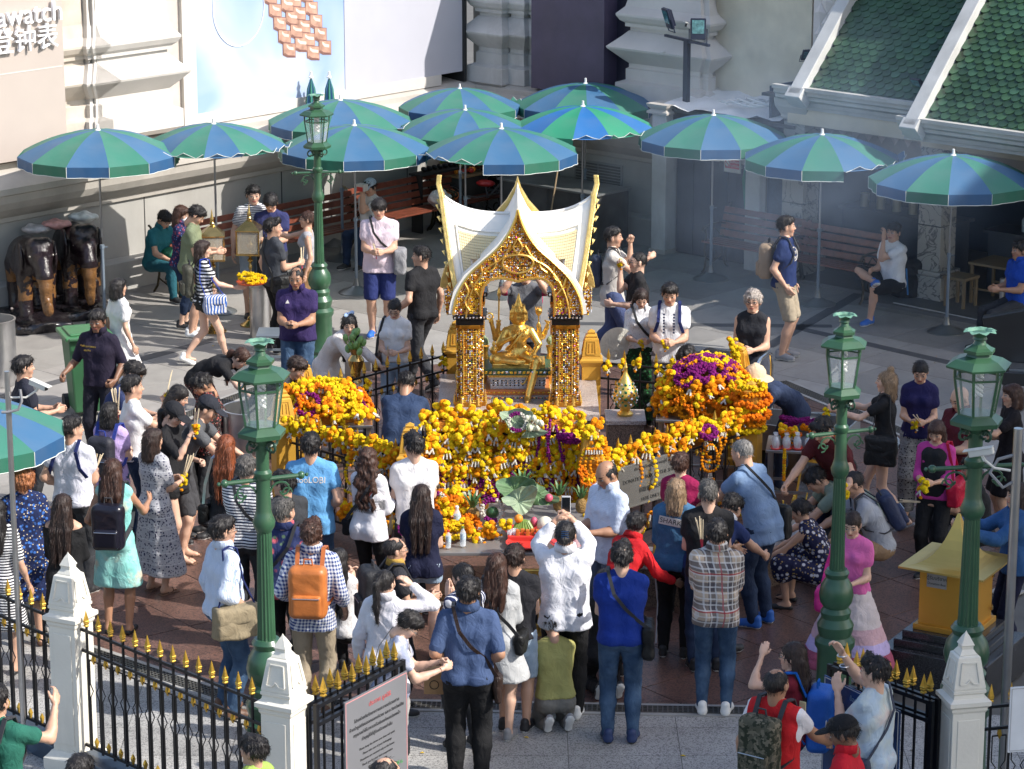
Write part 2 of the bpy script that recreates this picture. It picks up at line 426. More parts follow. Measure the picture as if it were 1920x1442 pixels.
O_=[(-2.25,22.66),(2.2,22.44),(4.7,25.6),(5.2,29.3),(3.25,33.1)]
grate(O_[0],O_[1]);grate(O_[1],O_[2]);grate((5.15,29.5),(3.2,33.15));grate((-4.2,24.3),(-2.35,22.72));grate((-4.3,30.7),(-2.7,33.3));grate((-4.95,27.2),(-4.25,24.4))
CREAM=M('painted_cream',(.45,.42,.375),.65,var=.08,vs=2.0,bump=.06,bs=30,dirt=.3)
LOWW=M('painted_wall_grey',(.36,.35,.325),.7,var=.10,vs=1.3,bump=.05,bs=20,dirt=.30)
WHT=M('painted_white',(.54,.51,.47),.6,var=.06,vs=2.0,bump=.04,bs=30,dirt=.15)
BEI=M('sign_panel_beige',(.41,.355,.315),.5,var=.02)
GRS=M('recess_shade_grey',(.50,.49,.47),.7,var=.12,vs=2.0,dirt=.45)  # shade of the recessed corner pilaster put into its grey colour
PUR=M('purple_hoarding',(.060,.048,.085),.55,var=.18,vs=2.5,dirt=.2)
DKP=M('dark_hoarding',(.015,.013,.03),.6)
bld=thing('shopping_building','big cream building with pilasters, hoardings and a low grey base wall','building',B(0,0,0))
def bpart(name,mb_,mat,**k):o=mb_.build(name,mat,bld,**k);o.matrix_local=Matrix.Translation(-B(0,0,0));return o
prof=[(0,0),(.16,0),(.16,.38),(.13,.40),(0,.42),(0,1.18),(.05,1.2),(.06,1.26),(.13,1.31),(.23,1.40),(.29,1.50),(.31,1.60),(.34,1.62),(.34,1.70),(.10,1.80),(-.12,1.86),(-.12,1.93),(-.30,1.98),(-.75,2.02),(-.75,1.5)]
mb=MB();V=[]
for(o_,z)in prof:V+=[B(-22,o_,z),B(0-o_,o_,z),B(-o_,5.8,z)]
Fc=[]
for i in range(len(prof)-1):
 for k in(0,1):p=i*3+k;Fc.append((p,p+1,p+4,p+3))
mb.add(V,[f[::-1]for f in Fc])
bw=bpart('base_wall',mb,[LOWW,CREAM]);me=bw.data
me.polygons.foreach_set('material_index',[0 if i<10 else 1 for i in range(len(me.polygons))])
bm=bmesh.new();bm.from_mesh(me);bmesh.ops.recalc_face_normals(bm,faces=bm.faces);bm.to_mesh(me);bm.free()
mb=MB()
for a in(-1.5,-4.05,-6.6,-9.15,-11.7):mb=MB();bbox(mb,a-.008,a+.008,-.01,.004,.43,1.18);bpart('panel_joint',mb,M('joint_dark',(.05,.05,.05),.9))
for b_ in(1.7,3.55):mb=MB();bbox(mb,-.004,.01,b_-.008,b_+.008,.43,1.18);bpart('panel_joint',mb,M('joint_dark',(.05,.05,.05),.9))
for nm,args in(('facade_wall',(-22,.6,-1.3,-.75,1.6,6)),('facade_wall',(.8,1.3,-.8,16,1.6,4.8))):
 mb=MB();bbox(mb,*args);bpart(nm,mb,CREAM)
pp=[(.02,1.9),(.14,1.98),(.14,2.22),(.04,2.26),(.04,2.42),(.01,2.44),(.01,2.50),(.07,2.56),(.22,2.72),(.23,2.75),(.08,2.90),(.02,2.97),(0,2.98),(0,3.03),(.05,3.04),(.05,3.09),(.10,3.13),(.14,3.20),(.14,3.23),(.05,3.33),(.01,3.50),(0,3.7),(0,5.0)]
ppl=[(o_,z+.10)for o_,z in pp]
mb=MB();ribbed_loft(mb,-7.25,-6.02,-.75,-.10,ppl);bpart('pilaster',mb,WHT,recalc=True)
mb=MB()
for k in(0,1):ribbed_loft(mb,-7.36+.07*k,-7.36+.07*k+.03,-.75,-.14+.04*k,ppl)
bpart('pilaster_fluting',mb,WHT,recalc=True)
mb=MB();ribbed_loft(mb,-7.85,-7.38,-.9,-.22,ppl);bpart('pilaster_return',mb,M('painted_cream_shade',(.50,.44,.37),.65,dirt=.25),recalc=True)  # shade on the turned-away face is put into this cream
mb=MB();ribbed_loft(mb,.40,1.3,2.72,4.02,[(o_*1.1,z+.02)for o_,z in pp]);bpart('pilaster',mb,WHT,recalc=True)
mb=MB()
for k in(0,1):ribbed_loft(mb,.46+.06*k,.5+.06*k+.03,4.0,4.10+.03*(1-k),pp)
bpart('pilaster_fluting',mb,WHT,recalc=True)
mb=MB();ribbed_loft(mb,.25,.9,-.15,.30,pp);bpart('pilaster',mb,GRS,recalc=True)
mb=MB();ribbed_loft(mb,.40,.9,.36,.62,pp);ribbed_loft(mb,.5,.9,.66,.95,pp);bpart('pilaster_fluting',mb,GRS,recalc=True)
mb=MB();bbox(mb,.16,.5,.99,2.42,2.0,4.8);bpart('purple_panel',mb,PUR)
mb=MB();bbox(mb,.45,.7,2.42,2.75,2.0,4.8);bpart('dark_panel',mb,DKP)
mb=MB();bbox(mb,-12.5,-7.9,-.7,.02,1.98,6);bpart('sign_panel',mb,BEI)
mb=MB();bbox(mb,-12.5,-7.93,.018,.024,3.12,3.135);bpart('panel_joint',mb,WHT)
LET=M('sign_letter_white',(.82,.82,.84),.4)
def wall_text(body,size,a,b,z,mat,name='lettering',ext=.02,par=None,side='left',align='RIGHT'):
 me=text_mesh(body,size,mat,ext,align);o=bpy.data.objects.new(name,me);COL.objects.link(o)
 if side=='left':X=UU;Yn=WW
 else:X=WW;Yn=-UU
 Mx=Matrix((X,Vector((0,0,1)),Yn)).transposed().to_4x4();Mx.translation=B(a,b,z)-(B(0,0,0)if par is bld else Vector((0,0,0)))
 o.parent=par;o.matrix_local=Mx;return o
wall_text('unawatch',.38,-7.93,.07,3.86,LET,par=bld)
wall_text('登钟表',.36,-8.02,.07,3.53,LET,par=bld)
mb=MB();bbox(mb,-5.95,-5.62,-.7,-.30,1.98,6);bpart('billboard_trim',mb,M('trim_taupe',(.50,.45,.40),.5))
mb=MB();bbox(mb,-5.62,-5.38,-.7,-.24,1.98,6);bbox(mb,-5.38,-.5,-.7,-.24,1.98,2.14);bpart('billboard_frame',mb,WHT)
m,b_=base_mat('billboard_print',.35);N,L=nodes_of(m);tc=N.new('ShaderNodeTexCoord');no=N.new('ShaderNodeTexNoise');no.inputs['Scale'].default_value=.55;no.inputs['Detail'].default_value=3;no.inputs['Distortion'].default_value=.6
L.new(tc.outputs['Object'],no.inputs['Vector']);mr=N.new('ShaderNodeMapRange');mr.inputs[1].default_value=.38;mr.inputs[2].default_value=.62;L.new(no.outputs['Fac'],mr.inputs[0])
L.new(mixc(N,L,mr.outputs[0],(.26,.37,.60),(.50,.55,.66)),b_.inputs['Base Color'])
mb=MB();bbox(mb,-5.38,-2.50,-.7,-.27,2.14,6);bpart('billboard_print',mb,m)
mb=MB();bbox(mb,-2.50,-.02,-.7,-.26,2.14,6);bpart('billboard_blank',mb,M('billboard_pale',(.44,.44,.49),.45,var=.02))
mb=MB();bbox(mb,-.02,.03,-.7,-.22,1.98,6);bpart('billboard_edge',mb,M('edge_black',(.02,.02,.02),.5))
RG=M('print_rose_gold',(.46,.27,.20),.35,var=.3,vs=9);RGD=M('print_rose_dark',(.24,.12,.10),.5);RGL=M('print_rose_light',(.80,.58,.48),.35)
mb=MB()
def bp_(pa,pz,off):return B(pa,off,pz)
rows_=7;
def q4(a0,z0,w2,h2,off,mi,tz=0):
 mb.mi=mi;mb.add([bp_(a0-w2,z0-h2+.03,off),bp_(a0-w2*.3,z0-h2-.012,off),bp_(a0+w2,z0-h2-.03,off),bp_(a0+w2,z0+h2-.04,off),bp_(a0-w2*.3,z0+h2-.02,off),bp_(a0-w2,z0+h2+.02,off)],[(0,1,2,3,4,5)])
for r in range(9):
 for c in range(4):
  a0=-4.28+c*.235+r*.085;z0=4.42-r*.195-c*.045+(.10 if c%2 else 0);e_=.78 if c in(0,3)else 1
  q4(a0,z0,.126,.108,-.266+.0004*c,1);q4(a0,z0+.006,.114,.094,-.262+.0004*c,0);q4(a0+.01,z0+.030,.085*e_,.026,-.258,2);q4(a0,z0-.075,.10,.012,-.2585,1)
bpart('printed_bracelet',mb,[RG,RGD,RGL],recalc=False)
mb=MB();pts=[B(-4.55+.48*math.cos(t),-.262,3.55+.55*math.sin(t))for t in[i*2*math.pi/40 for i in range(41)]];mb.tube(pts,.006,4,False);bpart('printed_bubble',mb,M('print_white',(.80,.83,.9),.4))
mb=MB();bbox(mb,.72,.80,4.05,5.75,1.9,4.8);bpart('beige_wall',mb,M('beige_paint',(.62,.56,.43),.6,dirt=.1))
mb=MB();bbox(mb,.74,.80,5.75,5.78,1.9,4.8);bpart('panel_joint',mb,M('joint_brown',(.25,.18,.12),.7))
QM=M('quilted_panel',(.68,.62,.58),.5,var=.03)
me=MB().add([(0,-.15,0),(.105,0,0),(0,.15,0),(-.105,0,0),(0,.03,.035)],[(0,1,4),(1,2,4),(2,3,4),(3,0,4)]).mesh('diamond_panel',QM)
Mq=Matrix((WW,Vector((0,0,1)),-UU)).transposed().to_4x4()
for i in range(22):
 for j in range(9):
  for h_ in(0,1):
   bb,zz=5.9+j*.22+h_*.11,1.95+i*.31+h_*.155
   if zz>4.6 or bb>8.0:continue
   T=Mq.copy();T.translation=B(.715,bb,zz)-B(0,0,0);place('diamond_panel',me,bld,mat=T)
mb=MB();bbox(mb,.72,.80,5.78,16,1.9,4.8);bpart('quilted_backing',mb,QM)
mb=MB();bbox(mb,-.02,0.01,2.02,2.95,.56,1.08);vf=bpart('vent_frame',mb,M('vent_grey',(.26,.26,.25),.6))
for i in range(11):
 mb=MB();bbox(mb,-.035,-.02,2.06,2.47,.60+i*.043,.622+i*.043);bbox(mb,-.035,-.02,2.50,2.91,.60+i*.043,.622+i*.043);o=mb.build('louvre',M('vent_dark',(.12,.12,.115),.6),vf)
st=thing('storeroom','low lean-to store with dark plank doors and white posts below the tall pilaster','building',B(0,4,0))
def spart(name,mb_,mat,**k):o=mb_.build(name,mat,st,**k);o.matrix_local=Matrix.Translation(-B(0,4,0));return o
PW=M('post_white',(.52,.53,.52),.7,dirt=.5);DK=M('door_black',(.016,.02,.03),.5,var=.3);TARP=M('roof_sheet_white',(.70,.70,.69),.6,var=.05,bump=.3,bs=5)
mb=MB();bbox(mb,-.45,-.20,3.86,4.12,0,2.05);spart('post',mb,PW,bevel=.01)
mb=MB();bbox(mb,-.47,-.18,3.84,4.14,0,.06);spart('post_foot',mb,CREAM);mb=MB();mb.lathe([(.26,2.02),(.26,2.05),(.2,2.08),(.25,2.12),(.27,2.16)],B(-.33,3.99,0),4,rot=AB+rad(45));spart('post_cap',mb,CREAM)
mb=MB();bbox(mb,-.45,-.30,5.55,5.80,0,2.05);spart('post',mb,PW,bevel=.01)
for i in range(9):
 b0=4.16+i*.155;mb=MB();bbox(mb,-.24-(.01 if i%2 else 0),-.21,b0,b0+.145,.02,1.88);spart('door_plank',mb,DK)
mb=MB();bbox(mb,-.19,-.12,4.12,5.56,0,2.04);bbox(mb,-.3,.0,4.12,5.56,1.9,2.04);spart('door_lining',mb,M('lining_dark',(.02,.02,.022),.9))
mb=MB();bbox(mb,-.35,.7,3.7,6.3,2.05,2.10);
spart('roof',mb,M('roof_underside',(.06,.06,.06),.9))
rnd=random.Random(5);mb=MB();nx,ny=16,10;V=[]
for i in range(nx+1):
 for j in range(ny+1):
  a=-.42+1.15*j/ny;b=3.95+2.15*i/nx;V.append(B(a,b,2.13+.04*math.sin(i*1.3)*math.sin(j*.9+i*.4)+rnd.uniform(0,.02)+.10*j/ny))
mb.add(V,[(i*(ny+1)+j,(i+1)*(ny+1)+j,(i+1)*(ny+1)+j+1,i*(ny+1)+j+1)for i in range(nx)for j in range(ny)]);spart('roof_sheet',mb,TARP,smooth=True)
for k in range(4):
 mb=MB();rnd=random.Random(k);c=B(-.15+.05*k,5.0+.12*k,2.26+.02*k);pts=[c+WW*(.28*math.cos(t)+.05*rnd.random()+t*.03)+UU*(.17*math.sin(t))+Vector((0,0,.03*math.sin(2*t)))for t in[i*.5 for i in range(10+3*k)]];mb.tube(pts,.016,6);spart('cable',mb,M('cable_pale',(.60,.60,.58),.5),smooth=True)
mb=MB();bbox(mb,-.30,-.28,5.86,6.12,.1,1.9);spart('chequer_panel',mb,M('blue_mesh_panel',(.035,.06,.10),.5,var=.4,vs=20))
SGW=M('notice_white',(.62,.62,.58),.5);RDI=M('notice_red',(.55,.05,.05),.5)
def notice(label,a,b,z,w,h,kind):
 t=thing('notice_sign',label,'sign',B(a,b,z));me=MB().box((0,0,0),(w,.012,h),R=RB);me.build('board',SGW,t,bevel=.004)
 def loc(m_,dw,dz,d=.009):m_.matrix_local=Matrix.Translation(-UU*d+WW*dw+Vector((0,0,dz)))@Matrix((WW,Vector((0,0,1)),-UU)).transposed().to_4x4();m_.parent=t
 for k,zz in((0,h*.22),(1,-h*.22)):
  m2=MB();m2 .prism([(-w*.42,-h*.15),(w*.42,-h*.15),(w*.42,h*.15),(-w*.42,h*.15)],0,.002);o=m2 .build('panel',RDI if k else M('notice_red_line',(.6,.2,.18),.5),t);loc(o,0,zz,.008)
  m2=MB();m2 .prism([(-w*.10,-h*.13),(w*.40,-h*.13),(w*.40,h*.13),(-w*.10,h*.13)],0,.002);o=m2 .build('panel',RDI if k else SGW,t);loc(o,0,zz,.011)
  m2=MB();m2 .lathe([(h*.12,0),(h*.12,.003)],(-w*.27,0,0),14);o=m2 .build('pictogram',SGW,t);loc(o,0,zz,.011)
  m2=MB();m2 .tube([(-w*.27+h*.105*math.cos(x),h*.105*math.sin(x),0)for x in[i*.4 for i in range(17)]],.006,4);m2 .bar((-w*.27-.03,.03,0),(-w*.27+.03,-.03,0),.01,.004);o=m2 .build('pictogram_ring',RDI,t);loc(o,0,zz,.015)
  for q,s_ in enumerate(('ห้ามสูบบุหรี่','NO SMOKING')if k==0 else('ห้ามทิ้งขยะ','NO LITTERING')):
   me=text_mesh(s_,.042,M('notice_ink_%d'%k,(.03,.03,.03)if k==0 else(.7,.7,.66),.6),.0008);o=bpy.data.objects.new('lettering',me);COL.objects.link(o);loc(o,w*.15,zz+(.03 if q==0 else-.03),.014)
 return t
notice('white board with two red warning panels on the dark plank doors',-.27,5.18,1.52,.30,.44,0)
pvn=thing('pavilion','open pavilion with green scale-tile roof, white verges and marble columns','pavilion',B(-.3,8,0))
def ppart(name,mb_,mat,**k):o=mb_.build(name,mat,pvn,**k);o.matrix_local=Matrix.Translation(-B(-.3,8,0));return o
m,b_=base_mat('marble',.3);N,L=nodes_of(m);tc=N.new('ShaderNodeTexCoord');no=N.new('ShaderNodeTexNoise');no.inputs['Scale'].default_value=2.2;no.inputs['Detail'].default_value=6;no.inputs['Distortion'].default_value=2.2;L.new(tc.outputs['Object'],no.inputs['Vector'])
v=math_(N,L,'ABSOLUTE',math_(N,L,'SUBTRACT',no.outputs['Fac'],.5));mr=N.new('ShaderNodeMapRange');mr.inputs[2].default_value=.03;L.new(v,mr.inputs[0]);L.new(mixc(N,L,mr.outputs[0],(.10,.10,.10),(.40,.385,.35)),b_.inputs['Base Color']);MC['marble']=m;MAR=m
STN=M('cornice_stone',(.43,.42,.39),.7,var=.08,dirt=.4);TILG=M('roof_tile_green',(.036,.082,.042),.30,var=.35,vs=5,rnd=.4);TILD=M('roof_under',(.012,.03,.014),.8)
VER=M('verge_white',(.50,.50,.48),.7,dirt=.3)
def column(b,a=-.15,w=.36):
 for i,(z0,z1)in enumerate(((.42,1.02),(1.03,1.62),(1.63,2.15),(2.16,2.5))):
  mb=MB();bbox(mb,a-w/2,a+w/2,b-w/2,b+w/2,z0,z1);ppart('marble_block',mb,MAR,bevel=.006)
 mb=MB();bbox(mb,a-w*.74,a+w*.74,b-w*.74,b+w*.74,0,.36);bbox(mb,a-w*.66,a+w*.66,b-w*.66,b+w*.66,.36,.42);ppart('column_base',mb,MAR,bevel=.01)
 mb=MB();ribbed_loft(mb,a-w/2,a+w/2,b-w/2,b+w/2,[(0,2.18),(.03,2.2),(.03,2.24),(.09,2.36),(.10,2.44),(.10,2.5)]);ppart('capital',mb,STN,recalc=True)
column(6.28);column(8.55);column(11.0)
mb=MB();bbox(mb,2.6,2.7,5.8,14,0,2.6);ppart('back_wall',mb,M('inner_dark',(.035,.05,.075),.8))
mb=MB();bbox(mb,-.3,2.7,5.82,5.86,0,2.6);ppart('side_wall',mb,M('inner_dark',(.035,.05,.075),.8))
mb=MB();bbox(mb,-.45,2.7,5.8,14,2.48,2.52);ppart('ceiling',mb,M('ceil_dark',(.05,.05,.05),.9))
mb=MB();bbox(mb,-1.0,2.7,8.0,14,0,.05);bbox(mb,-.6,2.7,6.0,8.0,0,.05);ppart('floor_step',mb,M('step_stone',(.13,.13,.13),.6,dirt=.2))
mb=MB();bbox(mb,-.38,-.30,6.2,8.4,2.14,2.5);ppart('beam',mb,M('beam_beige',(.60,.52,.38),.6,dirt=.15))
mb=MB();bbox(mb,-.38,-.30,8.4,14,2.08,2.5);ppart('beam',mb,M('beam_beige',(.60,.52,.38),.6,dirt=.15))
def cornice(b0,b1,a,z):
 pr=[(0,0),(.0,.05),(.04,.06),(.05,.11),(.12,.15),(.12,.19),(.16,.22),(.16,.27),(.20,.28),(.20,.33),(.10,.33),(.10,.25),(-.30,.22),(-.30,0)]
 mb=MB();V=[B(a-o_,b_,z+h)for b_ in(b0,b1)for o_,h in pr];n=len(pr);mb.add(V,[(i,(i+1)%n,(i+1)%n+n,i+n)for i in range(n)]+[tuple(range(n))[::-1],tuple(range(n,2*n))])
 ppart('cornice',mb,STN,recalc=True)
cornice(6.1,8.7,-.42,2.36);cornice(8.5,14,-.92,2.26)
PT=rad(47)
tm=MB();TW_,TL_=.145,.16
sc_=[(-.5,.62),(.5,.62),(.5,-.10),(.42,-.28),(.25,-.42),(0,-.48),(-.25,-.42),(-.42,-.28),(-.5,-.10)]
tm.prism([(x*TW_*.97,y*TL_)for x,y in sc_],0,.014);TM=tm.mesh('roof_tile',TILG)
tiles=[]
def roof(b0,b1,a,z,length,verge_l=True,hw=.0):
 up=(UU*math.cos(PT)+Vector((0,0,math.sin(PT))));nrm=(-UU*math.sin(PT)+Vector((0,0,math.cos(PT))));o0=B(a,0,z)
 mb=MB();V=[o0+WW*b+up*l+nrm*h for h in(-.06,0)for b,l in((b0,0),(b1,0),(b1,length),(b0,length))];mb.add(V,[(3,2,1,0),(4,5,6,7),(0,1,5,4),(1,2,6,5),(2,3,7,6),(3,0,4,7)]);ppart('roof_deck',mb,TILD)
 nr=int(length/(TL_*.62));nc=int((b1-b0-.02)/TW_)
 for i in range(nr):
  for j in range(nc+(1 if i%2==0 else 0)):
   bb=b0+.05+TW_*(j+(.0 if i%2==0 else.5))+.02
   if bb>b1:continue
   c=o0+WW*bb+up*(.05+i*TL_*.62)+nrm*.004
   tl=up*math.cos(rad(6))-nrm*math.sin(rad(6))*-1*-1;ny=(up-nrm*.12).normalized();nz=WW.cross(ny).normalized();
   if nz.dot(nrm)<0:nz=-nz
   T=Matrix((WW,ny,nz)).transposed().to_4x4();T.translation=c+nz*.012-B(-.3,8,0);tiles.append((c,T))
 if verge_l:
  mb=MB();p0=o0+WW*(b0-.06)-up*.12;R=Matrix((WW,up,nrm)).transposed();mb.box(o0+WW*(b0-.09)+up*(length/2-.05)+nrm*.05,(.20,length+.2,.20),R=R);mb.box(o0+WW*(b0-.09)-up*.12+nrm*.02,(.26,.16,.26),R=R);ppart('verge_beam',mb,VER,bevel=.01)
roof(6.62,8.75,-.50,2.62,3.4);roof(8.85,13.0,-1.0,2.52,3.9)
tv=[]
rest=[]
def vis(c):
 d=c.y*math.cos(TH)-(c.z-HC)*math.sin(TH);px=960+F_PX*c.x/d;py=721+F_PX*(-c.y*math.sin(TH)-(c.z-HC)*math.cos(TH))/d;return-20<px<1940 and-20<py
tv=[t for t in tiles if vis(t[0])];tv.sort(key=lambda t:t[0].y);nm_={id(t)for t in tv[:300]}
for t in tv[:300]:place('roof_tile',TM,pvn,mat=t[1])
tmm=MB();vv=[v.co.copy()for v in TM.vertices];ff=[tuple(p.vertices)for p in TM.polygons]
for t in tiles:
 if id(t)not in nm_:tmm.add([t[1]@v for v in vv],ff)
o=tmm.build('roof_tiles',TILG,pvn);o['kind']='stuff'
mb=MB();bbox(mb,.55,1.0,6.5,8.3,0,.85);bbox(mb,.50,1.05,6.45,8.35,.85,.89);ppart('counter',mb,M('counter_dark',(.05,.06,.075),.5))
TIN=M('brass_tin',(.42,.38,.26),.35,.6)
for i in range(6):
 b_=6.75+i*.27;t=tag(MB().lathe([(.001,0),(.062,0),(.062,.17),(.068,.175),(.068,.185),(.055,.185),(.05,.02)],(0,0,0),14).build('candle_tin',TIN,None,B(.72,b_,.89),smooth=True),'tall brass tin standing in the row on the dark pavilion counter','tin','brass tins on the pavilion counter')
MC['tin2']=M('bottle_clear',(.35,.42,.45),.15)
for i,(b_,h)in enumerate(((9.35,.26),(9.55,.22),(9.72,.30),(9.95,.24))):
 t=tag(MB().lathe([(.001,0),(.05,0),(.055,h*.6),(.02,h*.8),(.02,h),(.001,h)],(0,0,0),12).build('bottle',MC['tin2'],None,B(.75,b_,.89),smooth=True),'pale bottle standing in the dark behind the right marble column','bottle','bottles in the dark of the pavilion')
mb=MB();bbox(mb,.55,1.0,8.9,10.6,0,.85);bbox(mb,.50,1.05,8.85,10.65,.85,.89);ppart('counter',mb,M('counter_dark',(.05,.06,.075),.5))
sh=Vector((1.105,-.447))*13.5;A_=Vector((-1.3,18))+sh;B__=Vector((3.9,38))+sh;d_=(B__-A_);CON=M('viaduct_concrete',(.42,.41,.39),.8);vd=thing('shade_viaduct','unseen concrete railway deck added high on the right to shade the square','viaduct',(A_.x,A_.y,0));VO=Vector((-A_.x,-A_.y,0))  # unseen deck, added and shaped to keep the sun off the right side
mb=MB();mb.prism([tuple(A_-d_*.55),tuple(A_-d_*.55+Vector((11,-3))),tuple(B__+Vector((11,-3))),tuple(B__)],13,13.5);o=mb.build('deck',CON,vd);o.location=VO
for k in(-.5,.1,.7):mb=MB();q=A_+d_*k+Vector((5.5,-1.5));mb.lathe([(1.0,0),(.9,11),(2.2,13)],(q.x,q.y,0),16);o=mb.build('column',CON,vd,smooth=True);o.location=VO
# ================================================================== PEOPLE
def skin_mat(name,col):
 if name in MC:return MC[name]
 m,b=base_mat(name,.5);N,L=nodes_of(m);b.inputs['Subsurface Weight'].default_value=.0
 at=N.new('ShaderNodeAttribute');at.attribute_name='hc';sp=N.new('ShaderNodeSeparateXYZ');L.new(at.outputs['Vector'],sp.inputs[0])
 ax=math_(N,L,'ABSOLUTE',sp.outputs[0])
 def mask(src,cx,cz,rx,rz,soft=.25):
  a=math_(N,L,'DIVIDE',math_(N,L,'SUBTRACT',src,cx),rx);c=math_(N,L,'DIVIDE',math_(N,L,'SUBTRACT',sp.outputs[2],cz),rz)
  d=math_(N,L,'SQRT',math_(N,L,'ADD',math_(N,L,'MULTIPLY',a,a),math_(N,L,'MULTIPLY',c,c)))
  mr=N.new('ShaderNodeMapRange');mr.inputs[1].default_value=1+soft;mr.inputs[2].default_value=1-soft;L.new(d,mr.inputs[0])
  fr=math_(N,L,'GREATER_THAN',sp.outputs[1],.055)
  lim=math_(N,L,'LESS_THAN',sp.outputs[1],1.0)
  return math_(N,L,'MULTIPLY',mr.outputs[0],math_(N,L,'MULTIPLY',fr,lim))
 tc=N.new('ShaderNodeTexCoord');no=N.new('ShaderNodeTexNoise');no.inputs['Scale'].default_value=14;L.new(tc.outputs['Object'],no.inputs['Vector'])
 c0=mixc(N,L,no.outputs['Fac'],tuple(v*.88 for v in col),tuple(min(v*1.1,1)for v in col))
 c0=mixc(N,L,math_(N,L,'MULTIPLY',mask(ax,.045,-.025,.028,.022,.6),.35),c0,(col[0],col[1]*.62,col[2]*.6))
 c0=mixc(N,L,mask(ax,0,-.052,.026,.0085),c0,(.36,.09,.075))
 c0=mixc(N,L,mask(ax,.032,.036,.021,.0048),c0,(.025,.018,.014))
 c0=mixc(N,L,mask(ax,.033,.0125,.0175,.0085),c0,(.035,.022,.018))
 c0=mixc(N,L,mask(ax,.033,.010,.0145,.0052),c0,(.62,.6,.57))
 c0=mixc(N,L,mask(ax,.033,.0105,.0065,.0065),c0,(.012,.008,.006))
 L.new(c0,b.inputs['Base Color']);MC[name]=m;return m
SK={k:skin_mat('skin_'+n,c)for k,n,c in((1,'fair',(.60,.375,.27)),(2,'light',(.53,.31,.21)),(3,'tan',(.38,.20,.12)),(4,'brown',(.20,.10,.06)))}
def head_mesh(sex):
 w=1.0 if sex=='m' else.95
 A=[('e',(0,-.012,.030),(.073*w,.092,.086)),('e',(0,.022,-.045),(.056*w,.060,.066)),('c',(-.018,.062,-.088),(.018,.062,-.088),.020,.020),('e',(0,.045,.0),(.062*w,.045,.075)),('c',(-.04,.055,-.02),(.04,.055,-.02),.022,.022),('c',(-.03,.074,.03),(.03,.074,.03),.012,.012)]
 f=Field((-.11,-.13,-.21),(.11,.14,.14),.0100);f.add(A,.022)
 nk=.052 if sex=='m' else.045
 f.add([('c',(0,-.020,-.04),(0,-.016,-.135),nk,nk*1.04)],.03)
 f.add([('c',(0,.088,.018),(0,.108,-.018),.006,.0115),('c',(-.012,.094,-.022),(.012,.094,-.022),.007,.007),('c',(-.018,.086,-.052),(.018,.086,-.052),.0085,.0085)],.010)
 f.sub([('e',(sx*.033,.106,.010),(.017,.016,.012))for sx in(-1,1)],.012)
 f.add([('e',(sx*.032,.078,.010),(.0145,.0155,.0125))for sx in(-1,1)],.004)
 f.add([('e',(sx*.079*w,-.008,-.005),(.009,.019,.031))for sx in(-1,1)],.012)
 return f.mesh()
HEAD={s:head_mesh(s)for s in 'mf'}
def hand_mesh(kind):
 f=Field((-.085,-.035,-.10),(.07,.22,.06),.0076)
 f.add([('c',(-.022,.03,0),(-.026,.085,0),.016,.014),('c',(0,.025,0),(0,.09,0),.017,.014),('c',(.02,.03,0),(.026,.08,0),.016,.013),('c',(0,-.03,0),(0,.03,0),.024,.02)],.016)
 curl={'relax':(18,30,25),'grip':(50,75,45),'flat':(2,4,3),'pinch':(40,50,30)}[kind]
 for i,(x,y,l,r)in enumerate(((-.028,.088,.070,.0085),(-.009,.094,.078,.0088),(.011,.091,.072,.0084),(.029,.080,.056,.0075))):
  p=Vector((x,y,0));a=0;sp=(x*1.6 if kind!='flat' else x*.3)
  for j,fr in enumerate((.45,.31,.24)):
   a+=rad(curl[j]*(1+.08*i));q=p+Vector((sp*fr*.6,math.cos(a),-math.sin(a))).normalized()*l*fr
   f.add([('c',tuple(p),tuple(q),r*(1-.06*j),r*(.94-.08*j))],.004);p=q
 t={'relax':((-.05,.055,-.018),(-.058,.088,-.03)),'grip':((-.045,.06,-.035),(-.02,.085,-.05)),'flat':((-.046,.055,-.008),(-.048,.088,-.012)),'pinch':((-.048,.06,-.03),(-.035,.09,-.05))}[kind]
 f.add([('c',(-.02,.02,-.006),t[0],.0145,.011),('c',t[0],t[1],.0105,.008)],.008)
 return f.mesh()
HANDS={k:hand_mesh(k)for k in('relax','grip','flat','pinch')}
def ik(a,c,l1,l2,pole):
 a,c,pole=Vector(a),Vector(c),Vector(pole);d=c-a;L=d.length
 mx=(l1+l2)*.995
 if L>mx:d=d*(mx/L);c=a+d;L=mx
 if L<abs(l1-l2)+.02:L=abs(l1-l2)+.02
 n=d.normalized();pr=(pole-n*pole.dot(n)).normalized()
 x=(l1*l1-l2*l2+L*L)/(2*L);h=math.sqrt(max(l1*l1-x*x,0))
 return a+n*x+pr*h,c
